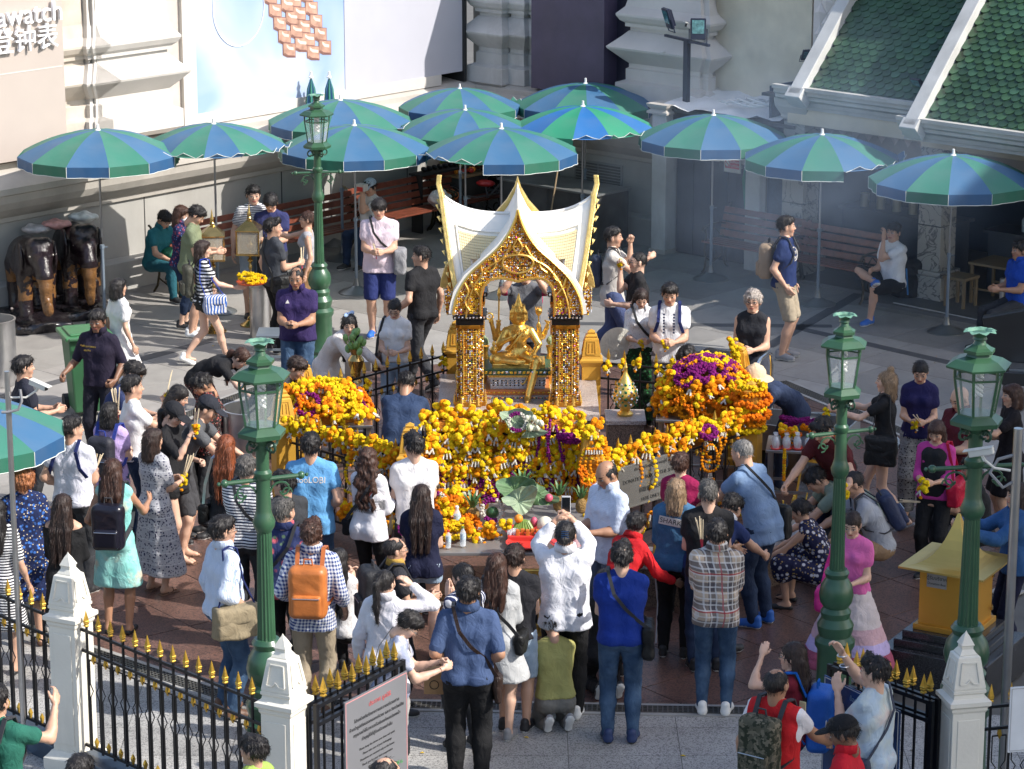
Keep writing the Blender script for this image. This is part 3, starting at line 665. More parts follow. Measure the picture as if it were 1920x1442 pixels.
def joints(H=1.7,sex='m',w=1.0,lean=0,hz=None,twist=0,hy=0,hp=0,L='down',R='down',legs='stand',py=0,stance=.1,side=0,roll=0,**_):
 w*=.97
 s=H/1.72;J={'s':s,'sex':sex,'w':w}
 LEG={'stand':(.93,((-1,0,.0),(1,0,.0))),'walk':(.91,((-.5,-.26,.05),(.6,.28,0))),'contra':(.92,((-1,.06,0),(1.3,-.08,0))),'squat':(.36,((-1.3,.18,0),(1.3,.2,0))),'kneel':(.27,((-.9,-.12,.02),(.9,-.12,.02))),'sit':(.50,((-1.1,.42,0),(1.1,.46,0))),'bow':(.90,((-1,.12,0),(1,.2,0))),'cross':(.50,((-.4,.42,.0),(-1.6,.48,.52)))}[legs]
 z0=hz if hz is not None else LEG[0]
 lr=rad(lean);d=lambda a:Vector((math.sin(rad(side))*.6,math.sin(a),math.cos(a))).normalized()
 p=Vector((0,py-(.12 if legs=='bow' else(.18 if legs=='squat' else 0)),z0))*s
 wa=p+d(lr*.45)*.13*s;ch=wa+d(lr*.95)*.20*s;sh=ch+d(lr*1.1)*.15*s;nb=sh+d(lr*1.1)*.04*s
 hd=nb+d(lr*.8+rad(hp)*.5)*.122*s+Vector((math.sin(rad(hy))*.012,0,0))
 J.update(pel=p,wai=wa,che=ch,sho=sh,nb=nb,head=hd)
 Rt=Matrix.Rotation(rad(-twist),3,'Z');J['sv']=Rt@Vector((1,0,0));J['fv']=Rt@Vector((0,math.cos(lr),-math.sin(lr)))
 J['hR']=Matrix.Rotation(rad(-hy-twist*.6),3,'Z')@Matrix.Rotation(-rad(hp)-lr*.75,3,'X')@Matrix.Rotation(rad(roll),3,'Y')
 sw=(.162 if sex=='m' else.141)*s*(1+(w-1)*.5)
 AR={'down':(.27,.03,-.54),'relax':(.25,.10,-.50),'hold':(.07,.30,-.30),'holdw':(.15,.30,-.28),'pray':(.030,.25,-.08),'phone':(.06,.34,.02),'high':(.10,.26,.22),'fwd':(.18,.48,-.12),'reach':(.16,.42,-.38),'hip':(.17,.10,-.42),'pocket':(.20,.06,-.50),'knee':(.16,.34,-.36),'face':(.02,.20,.10),'out':(.62,.12,-.05)}
 for sd,sg,spec in(('L',-1,L),('R',1,R)):
  if isinstance(spec,str):spec=AR[spec]
  S=sh+J['sv']*sg*sw-d(lr)*.034*s
  up_out=spec[2]>.1
  T=sh+Rt@(Vector((sg*spec[0],spec[1],spec[2]))*s)
  if spec[2]<-.2 and abs(lean)<35:T+=Vector((0,math.sin(lr)*-.0,0))
  pole=Rt@Vector((sg*.38,-.6,-.9))if not up_out else Rt@Vector((sg*.7,.1,-.9))
  E,Wr=ik(S,T,.285*s,.255*s,pole);J['S'+sd],J['E'+sd],J['W'+sd]=S,E,Wr
 hw=(.092 if sex=='m' else.088)*s
 for sd,sg,ft in(('L',-1,LEG[1][0]),('R',1,LEG[1][1])):
  hj=p+Vector((sg*hw,0,-.03*s))
  an=Vector((ft[0]*stance if ft[0]*sg>0 or legs in('cross','walk')else ft[0]*stance,ft[1],.075+ft[2]))*s
  pole=Vector((sg*(.25 if legs=='squat' else.06),1,.15 if legs in('squat','sit','kneel','cross')else 0))
  if legs=='cross' and sg>0:pole=Vector((.6,.6,.4))
  K,A=ik(hj,an,.43*s,.42*s,pole);J['H'+sd],J['K'+sd],J['A'+sd]=hj,K,A
 J['legs']=legs
 return J
def t3(v):return(v.x,v.y,v.z)
def torso_prims(J,e=0.0,lower=True,waist=1.0,bust=True):
 s,w,sv,fv=J['s'],J['w'],J['sv'],J['fv'];f=J['sex']=='f';X=Vector((1,0,0))
 P=[]
 def pair(c,off,r,fo=0.0,sd=sv):P.append(('c',t3(c-sd*off*s+fv*fo*s),t3(c+sd*off*s+fv*fo*s),r*s+e,r*s+e))
 cw=(.090 if not f else.070)*w;wr=(.100 if not f else.082)*w*waist
 for sg in(-1,1):
  P.append(('c',t3(J['pel']+X*sg*.062*w*s),t3(J['wai']+X*sg*.055*w*s),(.104 if not f else.104)*s*w+e,wr*s+e))
  P.append(('c',t3(J['wai']+X*sg*.05*w*s),t3(J['che']+sv*sg*(cw-.005)*s),wr*s+e,(.105 if not f else.092)*s+e))
  P.append(('c',t3(J['che']+sv*sg*cw*s),t3(J['sho']+sv*sg*(.105 if not f else.088)*s-(J['sho']-J['che']).normalized()*.045*s),(.105 if not f else.09)*s+e,.062*s+e))
  if lower:P.append(('e',t3(J['pel']+X*sg*.07*s*w-fv*.045*s-Vector((0,0,.02))),tuple([.088*s*w+e*2.0]*3)))
  if f and bust:P.append(('e',t3(J['che']+sv*sg*.068*s+fv*.072*s+(J['sho']-J['che'])*.1),tuple([.058*s+e*.6]*3)))
 P.append(('c',t3(J['wai']),t3(J['che']),.088*s*w+e,.100*s*(1 if not f else.88)+e))
 P.append(('c',t3(J['che']),t3(J['sho']-(J['sho']-J['che']).normalized()*.005*s),.098*s*(1 if not f else.88)+e,.066*s+e))
 P.append(('c',t3(J['sho']+sv*.085*s-(J['sho']-J['che']).normalized()*.030*s),t3(J['sho']-sv*.085*s-(J['sho']-J['che']).normalized()*.030*s),.056*s+e,.056*s+e))
 for sg in(-1,1):P.append(('c',t3(J['nb']+sv*sg*.02*s),t3(J['sho']+sv*sg*.12*s-(J['sho']-J['che']).normalized()*.03*s),.044*s+e*.8,.048*s+e))
 if w>1.08:P.append(('e',t3((J['wai']+J['pel'])*.5+fv*.05*s),(.12*s*w+e,.11*s*w+e,.13*s+e)))
 return P
def arm_prims(J,sd,e=0.0,upto=1.0,e2=None):
 s,w=J['s'],J['w'];g=(1.0 if J['sex']=='m' else.84)*(1+(w-1)*.7);e2=e if e2 is None else e2
 S,E,Wr=J['S'+sd],J['E'+sd],J['W'+sd];P=[]
 r0,r1,r2=.048*s*g,.040*s*g,.027*s*g;k=min(upto*2,1);q=S.lerp(E,k)
 P.append(('c',t3(S),t3(q),r0+e,r0+(r1-r0)*k+e+(e2-e)*k))
 if upto>.5:
  k=(upto-.5)*2;q=E.lerp(Wr,k);m=E.lerp(Wr,min(.3,k))
  P.append(('c',t3(E),t3(m),r1+e2,r1*1.02+e2));P.append(('c',t3(m),t3(q),r1*1.02+e2,r1+(r2-r1)*k+e2))
 return P
def leg_prims(J,sd,e=0.0,upto=1.0,e2=None):
 s,w=J['s'],J['w'];g=(1.0 if J['sex']=='m' else.93)*(1+(w-1)*.7);e2=e if e2 is None else e2
 Hh,K,A=J['H'+sd],J['K'+sd],J['A'+sd];P=[];r0,r1,r2=.088*s*g,.056*s*g,.036*s*g
 k=min(upto*2,1);P.append(('c',t3(Hh),t3(Hh.lerp(K,k)),r0+e,r0+(r1-r0)*k+e+(e2-e)*k))
 if upto>.5:
  k=(upto-.5)*2;kd=(A-K).normalized();back=Vector((0,-1,0))if abs(kd.z)>.5 else Vector((0,0,-1))
  m=K.lerp(A,min(.35,k))+back*.012*s
  P.append(('c',t3(K),t3(m),r1+e2,.055*s*g+e2));P.append(('c',t3(m),t3(K.lerp(A,k)),.055*s*g+e2,(.055*s*g)+(r2-.055*s*g)*k+e2))
 return P
def cloth(name,c1,kind='plain',c2=(.8,.8,.8),c3=(.1,.1,.1),sc=1.0,rough=.85,w=.5,gloss=None):
 if name in MC:return MC[name]
 m,b=base_mat(name,rough);N,L=nodes_of(m);b.inputs['Specular IOR Level'].default_value=.25
 tc=N.new('ShaderNodeTexCoord');sp=N.new('ShaderNodeSeparateXYZ');L.new(tc.outputs['Object'],sp.inputs[0])
 X,Y,Z=sp.outputs
 H_=math_(N,L,'ADD',X,math_(N,L,'MULTIPLY',Y,.8))
 def wave(src,per,duty):return math_(N,L,'LESS_THAN',math_(N,L,'FRACT',math_(N,L,'MULTIPLY',src,1/per)),duty)
 def noise(s,d=3,v=None):
  n=N.new('ShaderNodeTexNoise');n.inputs['Scale'].default_value=s;n.inputs['Detail'].default_value=d;L.new(v or tc.outputs['Object'],n.inputs['Vector']);return n.outputs['Fac']
 def ramp(src,a,b_):
  r=N.new('ShaderNodeMapRange');r.inputs[1].default_value=a;r.inputs[2].default_value=b_;L.new(src,r.inputs[0]);return r.outputs[0]
 def vor(s,rnd=1.0):
  v=N.new('ShaderNodeTexVoronoi');v.inputs['Scale'].default_value=s;L.new(tc.outputs['Object'],v.inputs['Vector']);return v
 c=mixc(N,L,0.0,c1,c1)
 if kind=='hstripe':c=mixc(N,L,wave(Z,.035*sc,w),c1,c2)
 elif kind=='vstripe':c=mixc(N,L,wave(H_,.018*sc,w),c1,c2)
 elif kind=='check':
  a,b2=wave(H_,.03*sc,.5),wave(Z,.03*sc,.5);c=mixc(N,L,math_(N,L,'MULTIPLY',math_(N,L,'ADD',a,b2),.5),c1,c2)
 elif kind=='plaid':
  c=mixc(N,L,math_(N,L,'MULTIPLY',wave(H_,.16,.45),.65),c1,c3);c=mixc(N,L,math_(N,L,'MULTIPLY',wave(Z,.16,.45),.65),c,c3)
  c=mixc(N,L,math_(N,L,'MULTIPLY',wave(H_,.05,.25),.6),c,c2);c=mixc(N,L,math_(N,L,'MULTIPLY',wave(Z,.05,.25),.6),c,c2)
  c=mixc(N,L,math_(N,L,'MULTIPLY',math_(N,L,'ADD',wave(math_(N,L,'ADD',H_,.05),.32,.04),wave(math_(N,L,'ADD',Z,.02),.32,.04)),.8),c,(.35,.03,.04))
 elif kind=='floral':
  v=vor(16/sc);c=mixc(N,L,ramp(v.outputs['Distance'],.38,.25),c1,c2)
  v2=vor(23/sc);c=mixc(N,L,ramp(v2 .outputs['Distance'],.26,.18),c,c3)
 elif kind=='tie':
  n=noise(9/sc,5);c=mixc(N,L,ramp(n,.42,.58),c1,c2);n2=noise(6/sc,5);c=mixc(N,L,ramp(n2,.55,.68),c,c3)
 elif kind=='ethnic':
  a=wave(Z,.11,.5);v=vor(42);c=mixc(N,L,math_(N,L,'MULTIPLY',ramp(v.outputs['Distance'],.3,.4),.75),c1,c2);c=mixc(N,L,math_(N,L,'MULTIPLY',a,.25),c,c2);c=mixc(N,L,wave(Z,.11,.09),c,c2)
 elif kind=='tiers':
  c=mixc(N,L,math_(N,L,'GREATER_THAN',.62,Z),c1,c2);c=mixc(N,L,math_(N,L,'GREATER_THAN',.50,Z),c,(.55,.46,.75));c=mixc(N,L,math_(N,L,'GREATER_THAN',.40,Z),c,(.42,.10,.17))
 elif kind=='camo':c=mixc(N,L,ramp(noise(22,2),.48,.52),c1,c2);c=mixc(N,L,ramp(noise(30,2),.55,.58),c,c3)
 elif kind=='denim':
  c=mixc(N,L,ramp(noise(6,5),.42,.66),c1,c2);c=mixc(N,L,math_(N,L,'MULTIPLY',noise(120,3),.35),c,c2)
 elif kind=='dots':v=vor(60);c=mixc(N,L,ramp(v.outputs['Distance'],.22,.16),c1,c2)
 elif kind=='raglan':c=mixc(N,L,math_(N,L,'GREATER_THAN',math_(N,L,'ABSOLUTE',X),.195),c1,c2)
 n=N.new('ShaderNodeMixRGB');n.blend_type='MULTIPLY';n.inputs[0].default_value=1;L.new(c,n.inputs[1])
 r=N.new('ShaderNodeMapRange');r.inputs[1].default_value=.3;r.inputs[2].default_value=.7;r.inputs[3].default_value=.86;r.inputs[4].default_value=1.08;L.new(noise(7,5),r.inputs[0]);L.new(r.outputs[0],n.inputs[2])
 L.new(n.outputs[0],b.inputs['Base Color'])
 mp=N.new('ShaderNodeMapping');mp.inputs['Scale'].default_value=(13,13,9);L.new(tc.outputs['Object'],mp.inputs[0])
 nn=N.new('ShaderNodeTexNoise');nn.inputs['Scale'].default_value=1;nn.inputs['Detail'].default_value=5;nn.inputs['Distortion'].default_value=1.2;L.new(mp.outputs[0],nn.inputs['Vector'])
 bp=N.new('ShaderNodeBump');bp.inputs['Strength'].default_value=.75;bp.inputs['Distance'].default_value=.022;L.new(nn.outputs['Fac'],bp.inputs['Height'])
 b2=N.new('ShaderNodeBump');b2 .inputs['Strength'].default_value=.15;b2 .inputs['Distance'].default_value=.002;L.new(noise(500,1),b2 .inputs['Height']);L.new(bp.outputs[0],b2 .inputs['Normal'])
 L.new(b2 .outputs[0],b.inputs['Normal']);MC[name]=m;return m
def garment(name,prims,mat,root,h=.0205,k=.03,sub=(),cut=None,fold=.006,ff=13,seed=0,zs=1.7,extra=None):
 V,Q=sdf(prims,h,k,sub,cut,ks=.012,pad=.05)
 N=vnormals(V,Q);P=V.copy();P[:,2]*=zs
 d=(np.abs(fnoise(P,ff,seed))**.6-.5)*fold+(np.abs(fnoise(P,ff*1.9,seed+3))**.6-.5)*fold*.6
 V=V+N*d[:,None]
 if extra is not None:V=extra(V,N)
 o=bpy.data.objects.new(name,np_mesh(name,V,Q,mat));COL.objects.link(o);o.parent=root;return o
HC_={}
def hair_mat(n,col,rough=.5):
 k='hair_'+n
 if k in MC:return MC[k]
 m,b=base_mat(k,rough);N,L=nodes_of(m);tc=N.new('ShaderNodeTexCoord');mp=N.new('ShaderNodeMapping');mp.inputs['Scale'].default_value=(150,150,9);L.new(tc.outputs['Object'],mp.inputs[0])
 no=N.new('ShaderNodeTexNoise');no.inputs['Scale'].default_value=1;no.inputs['Detail'].default_value=3;L.new(mp.outputs[0],no.inputs['Vector'])
 r=N.new('ShaderNodeMapRange');r.inputs[1].default_value=.35;r.inputs[2].default_value=.7;L.new(no.outputs['Fac'],r.inputs[0])
 L.new(mixc(N,L,r.outputs[0],tuple(v*.6 for v in col),tuple(min(1,v*1.9)for v in col)),b.inputs['Base Color'])
 bp=N.new('ShaderNodeBump');bp.inputs['Strength'].default_value=.7;bp.inputs['Distance'].default_value=.006;L.new(no.outputs['Fac'],bp.inputs['Height']);L.new(bp.outputs[0],b.inputs['Normal'])
 b.inputs['Specular IOR Level'].default_value=.4
 MC[k]=m;return m
HM={'black':hair_mat('black',(.012,.010,.010)),'brown':hair_mat('brown',(.045,.020,.013)),'dbrown':hair_mat('dark_brown',(.024,.013,.010)),'red':hair_mat('red',(.16,.042,.014)),'ginger':hair_mat('ginger',(.26,.10,.04)),'grey':hair_mat('grey',(.16,.15,.14),.5),'ash':hair_mat('ash',(.30,.26,.23),.5),'blonde':hair_mat('blonde',(.20,.13,.075)),'salt':hair_mat('salt',(.07,.065,.06),.5)}
def hair_mesh(style,pitch=0):
 key=(style,int(round(pitch/12)))
 if key in HC_:return HC_[key]
 SE=('e',(0,-.014,.032),(.084,.103,.098));h=.0128;cutf=None;k=.018;amp=.006;P=[SE];sub=[('e',(0,.125,-.035),(.082,.070,.105))];fq=45
 nape=lambda a=-.062,b=.9:(lambda X,Y,Z:(a+np.maximum(Y+.045,0)*b)-Z+0*X)
 if style=='short':cutf=nape();P.append(('e',(0,.03,.085),(.062,.068,.042)));amp=.012
 elif style=='short2':cutf=nape(-.045,.9);P.append(('c',(-.04,.055,.095),(.03,.06,.10),.032,.036));amp=.015
 elif style=='fringe':cutf=nape(-.075,.7);sub=[('e',(0,.128,-.06),(.08,.06,.10))];P.append(('e',(0,.01,.05),(.088,.105,.085)))
 elif style=='buzz':P=[('e',(0,-.013,.031),(.077,.096,.090))];cutf=nape(-.04,1.0);amp=.0015
 elif style=='under':P=[('e',(0,-.013,.031),(.077,.096,.090)),('e',(0,0,.075),(.072,.098,.060))];cutf=nape(-.05,1.0);amp=.007
 elif style=='ring':P=[('e',(0,-.014,.02),(.080,.099,.080))];sub=[('e',(0,.125,-.035),(.082,.07,.105)),('e',(0,.03,.115),(.062,.105,.075))];cutf=nape();amp=.003
 elif style=='thin':P=[('e',(0,-.014,.028),(.079,.098,.088))];sub+=[('e',(0,-.05,.145),(.038,.04,.04))];cutf=nape();amp=.004
 elif style=='curly':P=[('e',(0,-.012,.036),(.092,.110,.104))];cutf=nape(-.07,.8);amp=.016;fq=55
 elif style=='redcurl':P=[('e',(0,-.02,.02),(.105,.120,.115))];cutf=nape(-.11,.7);amp=.018;fq=48;sub=[('e',(0,.135,-.035),(.075,.07,.10))]
 elif style in('bob','bobl'):
  b=-.11 if style=='bob' else-.17;sub=[('e',(0,.125,-.06),(.066,.07,.125))]
  P+=[('c',(sx*.06,-.02,.0),(sx*.072,-.015,b),.034,.036)for sx in(-1,1)]+[('c',(x,-.065,0),(x*1.1,-.075,b),.045,.04)for x in(-.035,0,.035)]+[('e',(0,.045,.075),(.066,.055,.04))];amp=.004
  cutf=lambda X,Y,Z:b-.012+Y*.25-Z+0*X
 elif style in('long','xlong','wavy'):
  b={'long':-.36,'xlong':-.50,'wavy':-.44}[style];sub=[('e',(0,.13,-.06),(.062,.075,.13))]
  P+=[('c',(sx*.058,-.03,0),(sx*.085,-.055,-.18),.034,.030)for sx in(-1,1)]+[('c',(x,-.07,-.02),(x*1.35,-.105,-.20),.045,.036)for x in(-.045,0,.045)]+[('c',(x*1.35,-.105,-.20),(x*1.2,-.115,b),.038,.022)for x in(-.05,0,.05)]
  amp=.014 if style=='wavy' else.009
 elif style in('pony','lowpony'):
  z=.045 if style=='pony' else-.04;P=[('e',(0,-.014,.031),(.080,.100,.093))]
  P+=[('c',(0,-.10,z),(0,-.135,z-.02),.026,.030),('c',(0,-.135,z-.02),(0,-.14,z-.22),.032,.030),('c',(0,-.14,z-.22),(0,-.125,z-.36),.030,.014)];cutf=None;sub=[('e',(0,.125,-.05),(.075,.072,.115)),('c',(0,.02,-.09),(0,-.01,-.20),.055,.07)]
  amp=.005
 elif style in('bun','topbun'):
  P=[('e',(0,-.014,.031),(.080,.100,.093)),('e',(0,-.115,.0)if style=='bun' else(0,-.04,.135),(.038,.034,.036))];cutf=nape(-.06,.9);amp=.004
  if style=='topbun':P+=[('c',(x,-.065,0),(x*1.1,-.075,-.16),.045,.035)for x in(-.04,0,.04)]+[('c',(sx*.06,-.02,.0),(sx*.07,-.02,-.15),.032,.03)for sx in(-1,1)];cutf=None;sub=[('e',(0,.125,-.06),(.066,.07,.125))]
 f=Field((-.17,-.24,-.60 if style in('long','xlong','wavy','pony','lowpony')else-.24),(.17,.16,.21),h);f.add(P,k);f.sub(sub,.012)
 if cutf:f.cut(cutf)
 V,Q=f.mesh();Nn=vnormals(V,Q)
 a=np.arctan2(V[:,0],-V[:,1]);d=np.sin(a*fq*.55+3*np.sin(V[:,2]*(18 if 'long' not in style else 5)))*.5+fnoise(V,fq,1)*(1 if 'long' not in style else.15)
 V=V+Nn*(d*amp*.8)[:,None]
 if style=='wavy':V[:,0]+=np.where(V[:,2]<-.05,np.sin(V[:,2]*40)*.012,0)
 if pitch and style in('long','xlong','wavy','pony','lowpony','bobl'):
  m=V[:,2]<-.02;t=np.clip((-.02-V[:,2])/.12,0,1)*rad(pitch)*.8;y0,z0=-.05,-.02
  yy,zz=V[:,1]-y0,V[:,2]-z0;V[:,1]=np.where(m,y0+yy*np.cos(t)-zz*np.sin(t),V[:,1]);V[:,2]=np.where(m,z0+yy*np.sin(t)+zz*np.cos(t),V[:,2])
 HC_[key]=(V,Q);return HC_[key]
HMS={}
def add_hair(J,root,style,color):
 if style is None:return
 V,Q=hair_mesh(style,J['pitch']);key=(style,int(round(J['pitch']/12)),color)
 if key not in HMS:
  rs=np.random.RandomState(len(HMS));Nn=vnormals(V,Q);n=420 if style in('buzz','ring','thin')else 900;ix=rs.randint(0,len(V),n);p,nn=V[ix],Nn[ix];dn=np.array([0,-.25,-1.0])+rs.randn(n,3)*(.35 if 'long' not in style else.12);dn-=nn*(dn*nn).sum(1,keepdims=True)*.8;dn+=nn*rs.uniform(.05,.45,(n,1));dn/=np.linalg.norm(dn,axis=1,keepdims=True)
  sd=np.cross(dn,nn);sd/=np.maximum(np.linalg.norm(sd,axis=1,keepdims=True),1e-6);L_=rs.uniform(.018,.045,(n,1))*(1 if 'long' not in style else 1.5);w_=.0016;m_=p+dn*L_*.6+nn*.002;VS=np.stack([p-sd*w_,p+sd*w_,m_+sd*w_*.8,p+dn*L_],1).reshape(-1,3)
  HMS[key]=np_mesh('hair',np.concatenate([V,VS]),np.concatenate([Q,len(V)+np.arange(n*4).reshape(n,4)]),HM[color])
 place('hair',HMS[key],root,mat=J['hM'])
SHM={}
def shoe(kind,col,root,J,sd):
 key=(kind,col)
 if key not in SHM:
  c={'white':(.78,.78,.76),'black':(.02,.02,.022),'navy':(.02,.04,.12),'blue':(.02,.12,.45),'brown':(.12,.06,.035),'grey':(.25,.25,.26)}[col]
  up=M('shoe_'+col,c,.55,var=.08);so=M('shoe_sole_'+('black' if kind in('leather',)else 'white'),(.03,.03,.03)if kind=='leather' else(.72,.72,.7),.7)
  f=Field((-.08,-.14,-.03),(.08,.24,.16),.0095)
  if kind in('sneaker','leather'):
   f.add([('c',(0,-.035,.045),(0,.055,.048),.041,.040),('c',(0,.055,.043),(.004,.15,.036),.040,.034),('c',(0,-.03,.05),(0,-.035,.10),.036,.038),('c',(-.012,.11,.032),(.014,.11,.032),.034,.034)],.02);f.cut(lambda X,Y,Z:.003-Z+0*X+0*Y)
  elif kind=='flat':
   f.add([('c',(0,-.035,.035),(0,.055,.03),.036,.034),('c',(0,.055,.03),(.004,.145,.028),.034,.03)],.02);f.cut(lambda X,Y,Z:.003-Z+0*X+0*Y);f.sub([('c',(0,-.02,.09),(0,.06,.085),.045,.04)])
  else:
   f.add([('b',(0,.05,.012),(.042,.125,.012),.011)],.005);f.add([('c',(-.04,.09,.02),(0,.10,.062),.008,.008),('c',(0,.10,.062),(.04,.09,.02),.008,.008),('c',(-.038,.02,.02),(0,.03,.082),.008,.008),('c',(0,.03,.082),(.038,.02,.02),.008,.008)],.004)
  V,Q=f.mesh();cz=V[Q].mean(1);mi=(cz[:,2]<.026).astype(int)if kind in('sneaker','leather')else np.zeros(len(Q),int)
  SHM[key]=np_mesh('shoe',V,Q,[up,so],mi=mi)
 A,K=J['A'+sd],J['K'+sd];s=J['s']
 yaw=rad(-8 if sd=='R' else 8);R=Matrix.Rotation(yaw,4,'Z')
 if J['legs']=='kneel':R=Matrix.Rotation(rad(180),4,'Z')@Matrix.Rotation(rad(55),4,'X');
 if J['legs']=='cross' and sd=='R':R=Matrix.Rotation(rad(60),4,'Z')@Matrix.Rotation(rad(25),4,'X')
 if J['legs']=='walk' and sd=='L':R=Matrix.Rotation(rad(-25),4,'X')
 off=R@Vector((0,0,-.075*s));T=Matrix.Translation(A+off)
 place('shoe',SHM[key],root,mat=T@R@Matrix.Scale(s*(.93 if J['sex']=='f' else 1.0),4))
def foot_prims(J,sd):
 A=J['A'+sd];s=J['s'];g=1 if J['sex']=='m' else.9
 if J['legs']=='kneel':return[('c',t3(A),t3(A+Vector((0,-.10,-.03))),.034*s,.028*s)]
 f=Vector((0,1,0))
 if J['legs']=='cross' and sd=='R':f=Vector((-.8,.5,.3)).normalized()
 return[('c',t3(A+Vector((0,-.03,-.025))*s),t3(A+f*.05*s+Vector((0,0,-.035))*s),.036*s*g,.036*s*g),('c',t3(A+f*.05*s+Vector((0,0,-.035))*s),t3(A+f*.14*s+Vector((0,0,-.048))*s),.036*s*g,.024*s*g)]
NP=[0]
def person(label,px,py,face,H=1.70,sex='m',skin=2,w=1.0,top=None,bot=None,hair=('short','black'),shoes=('sneaker','black'),hands=('relax','relax'),fd=None,cap=None,glasses=False,at=None,mask=False,group=None,yfix=None,tiny=False,**pose):
 NP[0]+=1;seed=NP[0]
 J=joints(H,sex,w,**pose);s=J['s']
 legs=J['legs'];fr=rad(-face);Rz=Matrix.Rotation(fr,3,'Z')
 hw=Rz@J['head']
 if at is not None:loc=Vector((at[0],at[1],at[2]if len(at)>2 else 0))
 else:
  zb=yfix or 0.0
  g=G(px,py,J['head'].z+zb);loc=Vector((g.x-hw.x,g.y-hw.y,zb))
 root=thing('person',label,'person',loc,fr,group)
 J['root']=root;J['loc']=loc;J['Rz']=Rz;J['face']=face
 hM=Matrix.Translation(J['head'])@J['hR'].to_4x4()@Matrix.Scale(s*(1.0 if sex=='m' else.97)*1.02,4);J['hM']=hM
 J['pitch']=max(0,min(80,math.degrees(math.asin(max(-1,min(1,-(J['hR']@Vector((0,1,0))).z))))))
 bare_leg=bot is None or bot[0]in('shorts','skirt','mini','crop')
 P=torso_prims(J)
 P.append(('c',t3(J['nb']),t3(J['nb'].lerp(J['head'],.35)),(.056 if sex=='m' else.048)*s,(.05 if sex=='m' else.043)*s))
 for sd in 'LR':P+=arm_prims(J,sd)
 if bare_leg or(top and top[0]=='dress'):
  for sd in 'LR':P+=leg_prims(J,sd)+foot_prims(J,sd)
 else:
  for sd in 'LR':P+=leg_prims(J,sd)[-1:]+foot_prims(J,sd)if shoes and shoes[0]in('sandal','flat')else leg_prims(J,sd)[:1]
 V,Q=sdf(P,.025,.026);hcs=[np.full((len(V),3),9.0)];VV=[V];QQ=[Q];n=len(V)
 hv,hq=HEAD[sex];m=np.array(hM);VV.append(hv@m[:3,:3].T+m[:3,3]);hcs.append(hv);QQ.append(hq+n);n+=len(hv)
 for i,sd in enumerate('LR'):
  Wr,E=J['W'+sd],J['E'+sd];sg=1 if sd=='R' else-1
  fdv=(Wr-E).normalized()
  if fd and fd[i]is not None:fdv=Vector(fd[i]).normalized()
  elif hands[i]in('pinch','grip'):fdv=(fdv+Vector((-sg*.35,.15,0))).normalized()
  elif hands[i]=='flat':fdv=Vector((-sg*.12,.25,1)).normalized()
  inw=Vector((-sg,.15,-.1));palm=(inw-fdv*inw.dot(fdv))
  if palm.length<.3:palm=Vector((0,-.3,-1));palm=palm-fdv*palm.dot(fdv)
  palm.normalize();Zc=-palm;Xc=fdv.cross(Zc).normalized()
  hv,hq=HANDS[hands[i]];hv=hv.copy()
  if sg<0:hv[:,0]*=-1;hq=hq[:,::-1]
  Rm=np.array([[Xc.x,fdv.x,Zc.x],[Xc.y,fdv.y,Zc.y],[Xc.z,fdv.z,Zc.z]])*s*(1.0 if sex=='m' else.9)
  VV.append(hv@Rm.T+np.array(Wr));hcs.append(np.full((len(hv),3),9.0));QQ.append(hq+n);n+=len(hv);J['hd'+sd]=Wr+fdv*.08*s;J['fd'+sd]=fdv
 body=bpy.data.objects.new('body',np_mesh('body',np.concatenate(VV),np.concatenate(QQ),SK[skin],hc=np.concatenate(hcs)));COL.objects.link(body);body.parent=root
 nbp=J['nb'];fv=J['fv'];ups=(J['sho']-J['che']).normalized()
 neck=[('e',t3(nbp+ups*.062*s+fv*.034*s),(.070*s,.072*s,.056*s))]
 if bot:
  kind,mat=bot[0],bot[1];P=[];cutf=None;fold=.007;e=bot[2]if len(bot)>2 else.012
  hips=[('c',t3(J['pel']+Vector((sx*.06,0,-.02))*s),t3(J['wai'].lerp(J['pel'],.45)+Vector((sx*.055,0,0))*s),.108*s*w+e,(.09 if sex=='m' else.078)*s*w+e*.5)for sx in(-1,1)]+[('e',t3(J['pel']+Vector((sx*.07*w,-.045,-.02))*s),tuple([.087*s*w+e]*3))for sx in(-1,1)]
  az=min(J['AL'].z,J['AR'].z)
  if kind=='trousers':
   P=hips;
   for sd in 'LR':P+=leg_prims(J,sd,e,.985,e+.004)
   if legs in('stand','contra','walk','bow'):cutf=lambda X,Y,Z:.035-Z+0*X+0*Y
  elif kind=='wide':
   P=hips
   for sd in 'LR':P+=leg_prims(J,sd,e+.01,.98,e+.035)
   cutf=lambda X,Y,Z:.05-Z+0*X+0*Y
  elif kind in('shorts','mini'):
   P=hips;u=.46 if kind=='shorts' else.17
   for sd in 'LR':P+=leg_prims(J,sd,e+.006,u,e+.02)
   if legs in('stand','contra','walk','bow'):zc=J['KL'].z-.0 if kind=='shorts' else J['HL'].z-.15*s;cutf=lambda X,Y,Z:zc-Z+0*X+0*Y
  elif kind=='crop':
   P=hips
   for sd in 'LR':P+=leg_prims(J,sd,e,.8,e)
  elif kind=='skirt':
   zh=bot[3]if len(bot)>3 else.45;fl=bot[4]if len(bot)>4 else.20;P=list(hips);c0=J['pel'];my=(J['KL'].y+J['KR'].y)/2
   for sx in(-1,1):P.append(('c',t3(c0+Vector((sx*.05,0,0))*s),(sx*fl*.42,c0 .y*.6+my*.4,zh*s),.13*s,fl*s))
   cutf=lambda X,Y,Z:zh*s-Z+0*X+0*Y;fold=.012
   if legs in('squat','sit','kneel'):
    P=list(hips);cutf=None
    for sd in 'LR':P+=leg_prims(J,sd,.03,.55,.04)
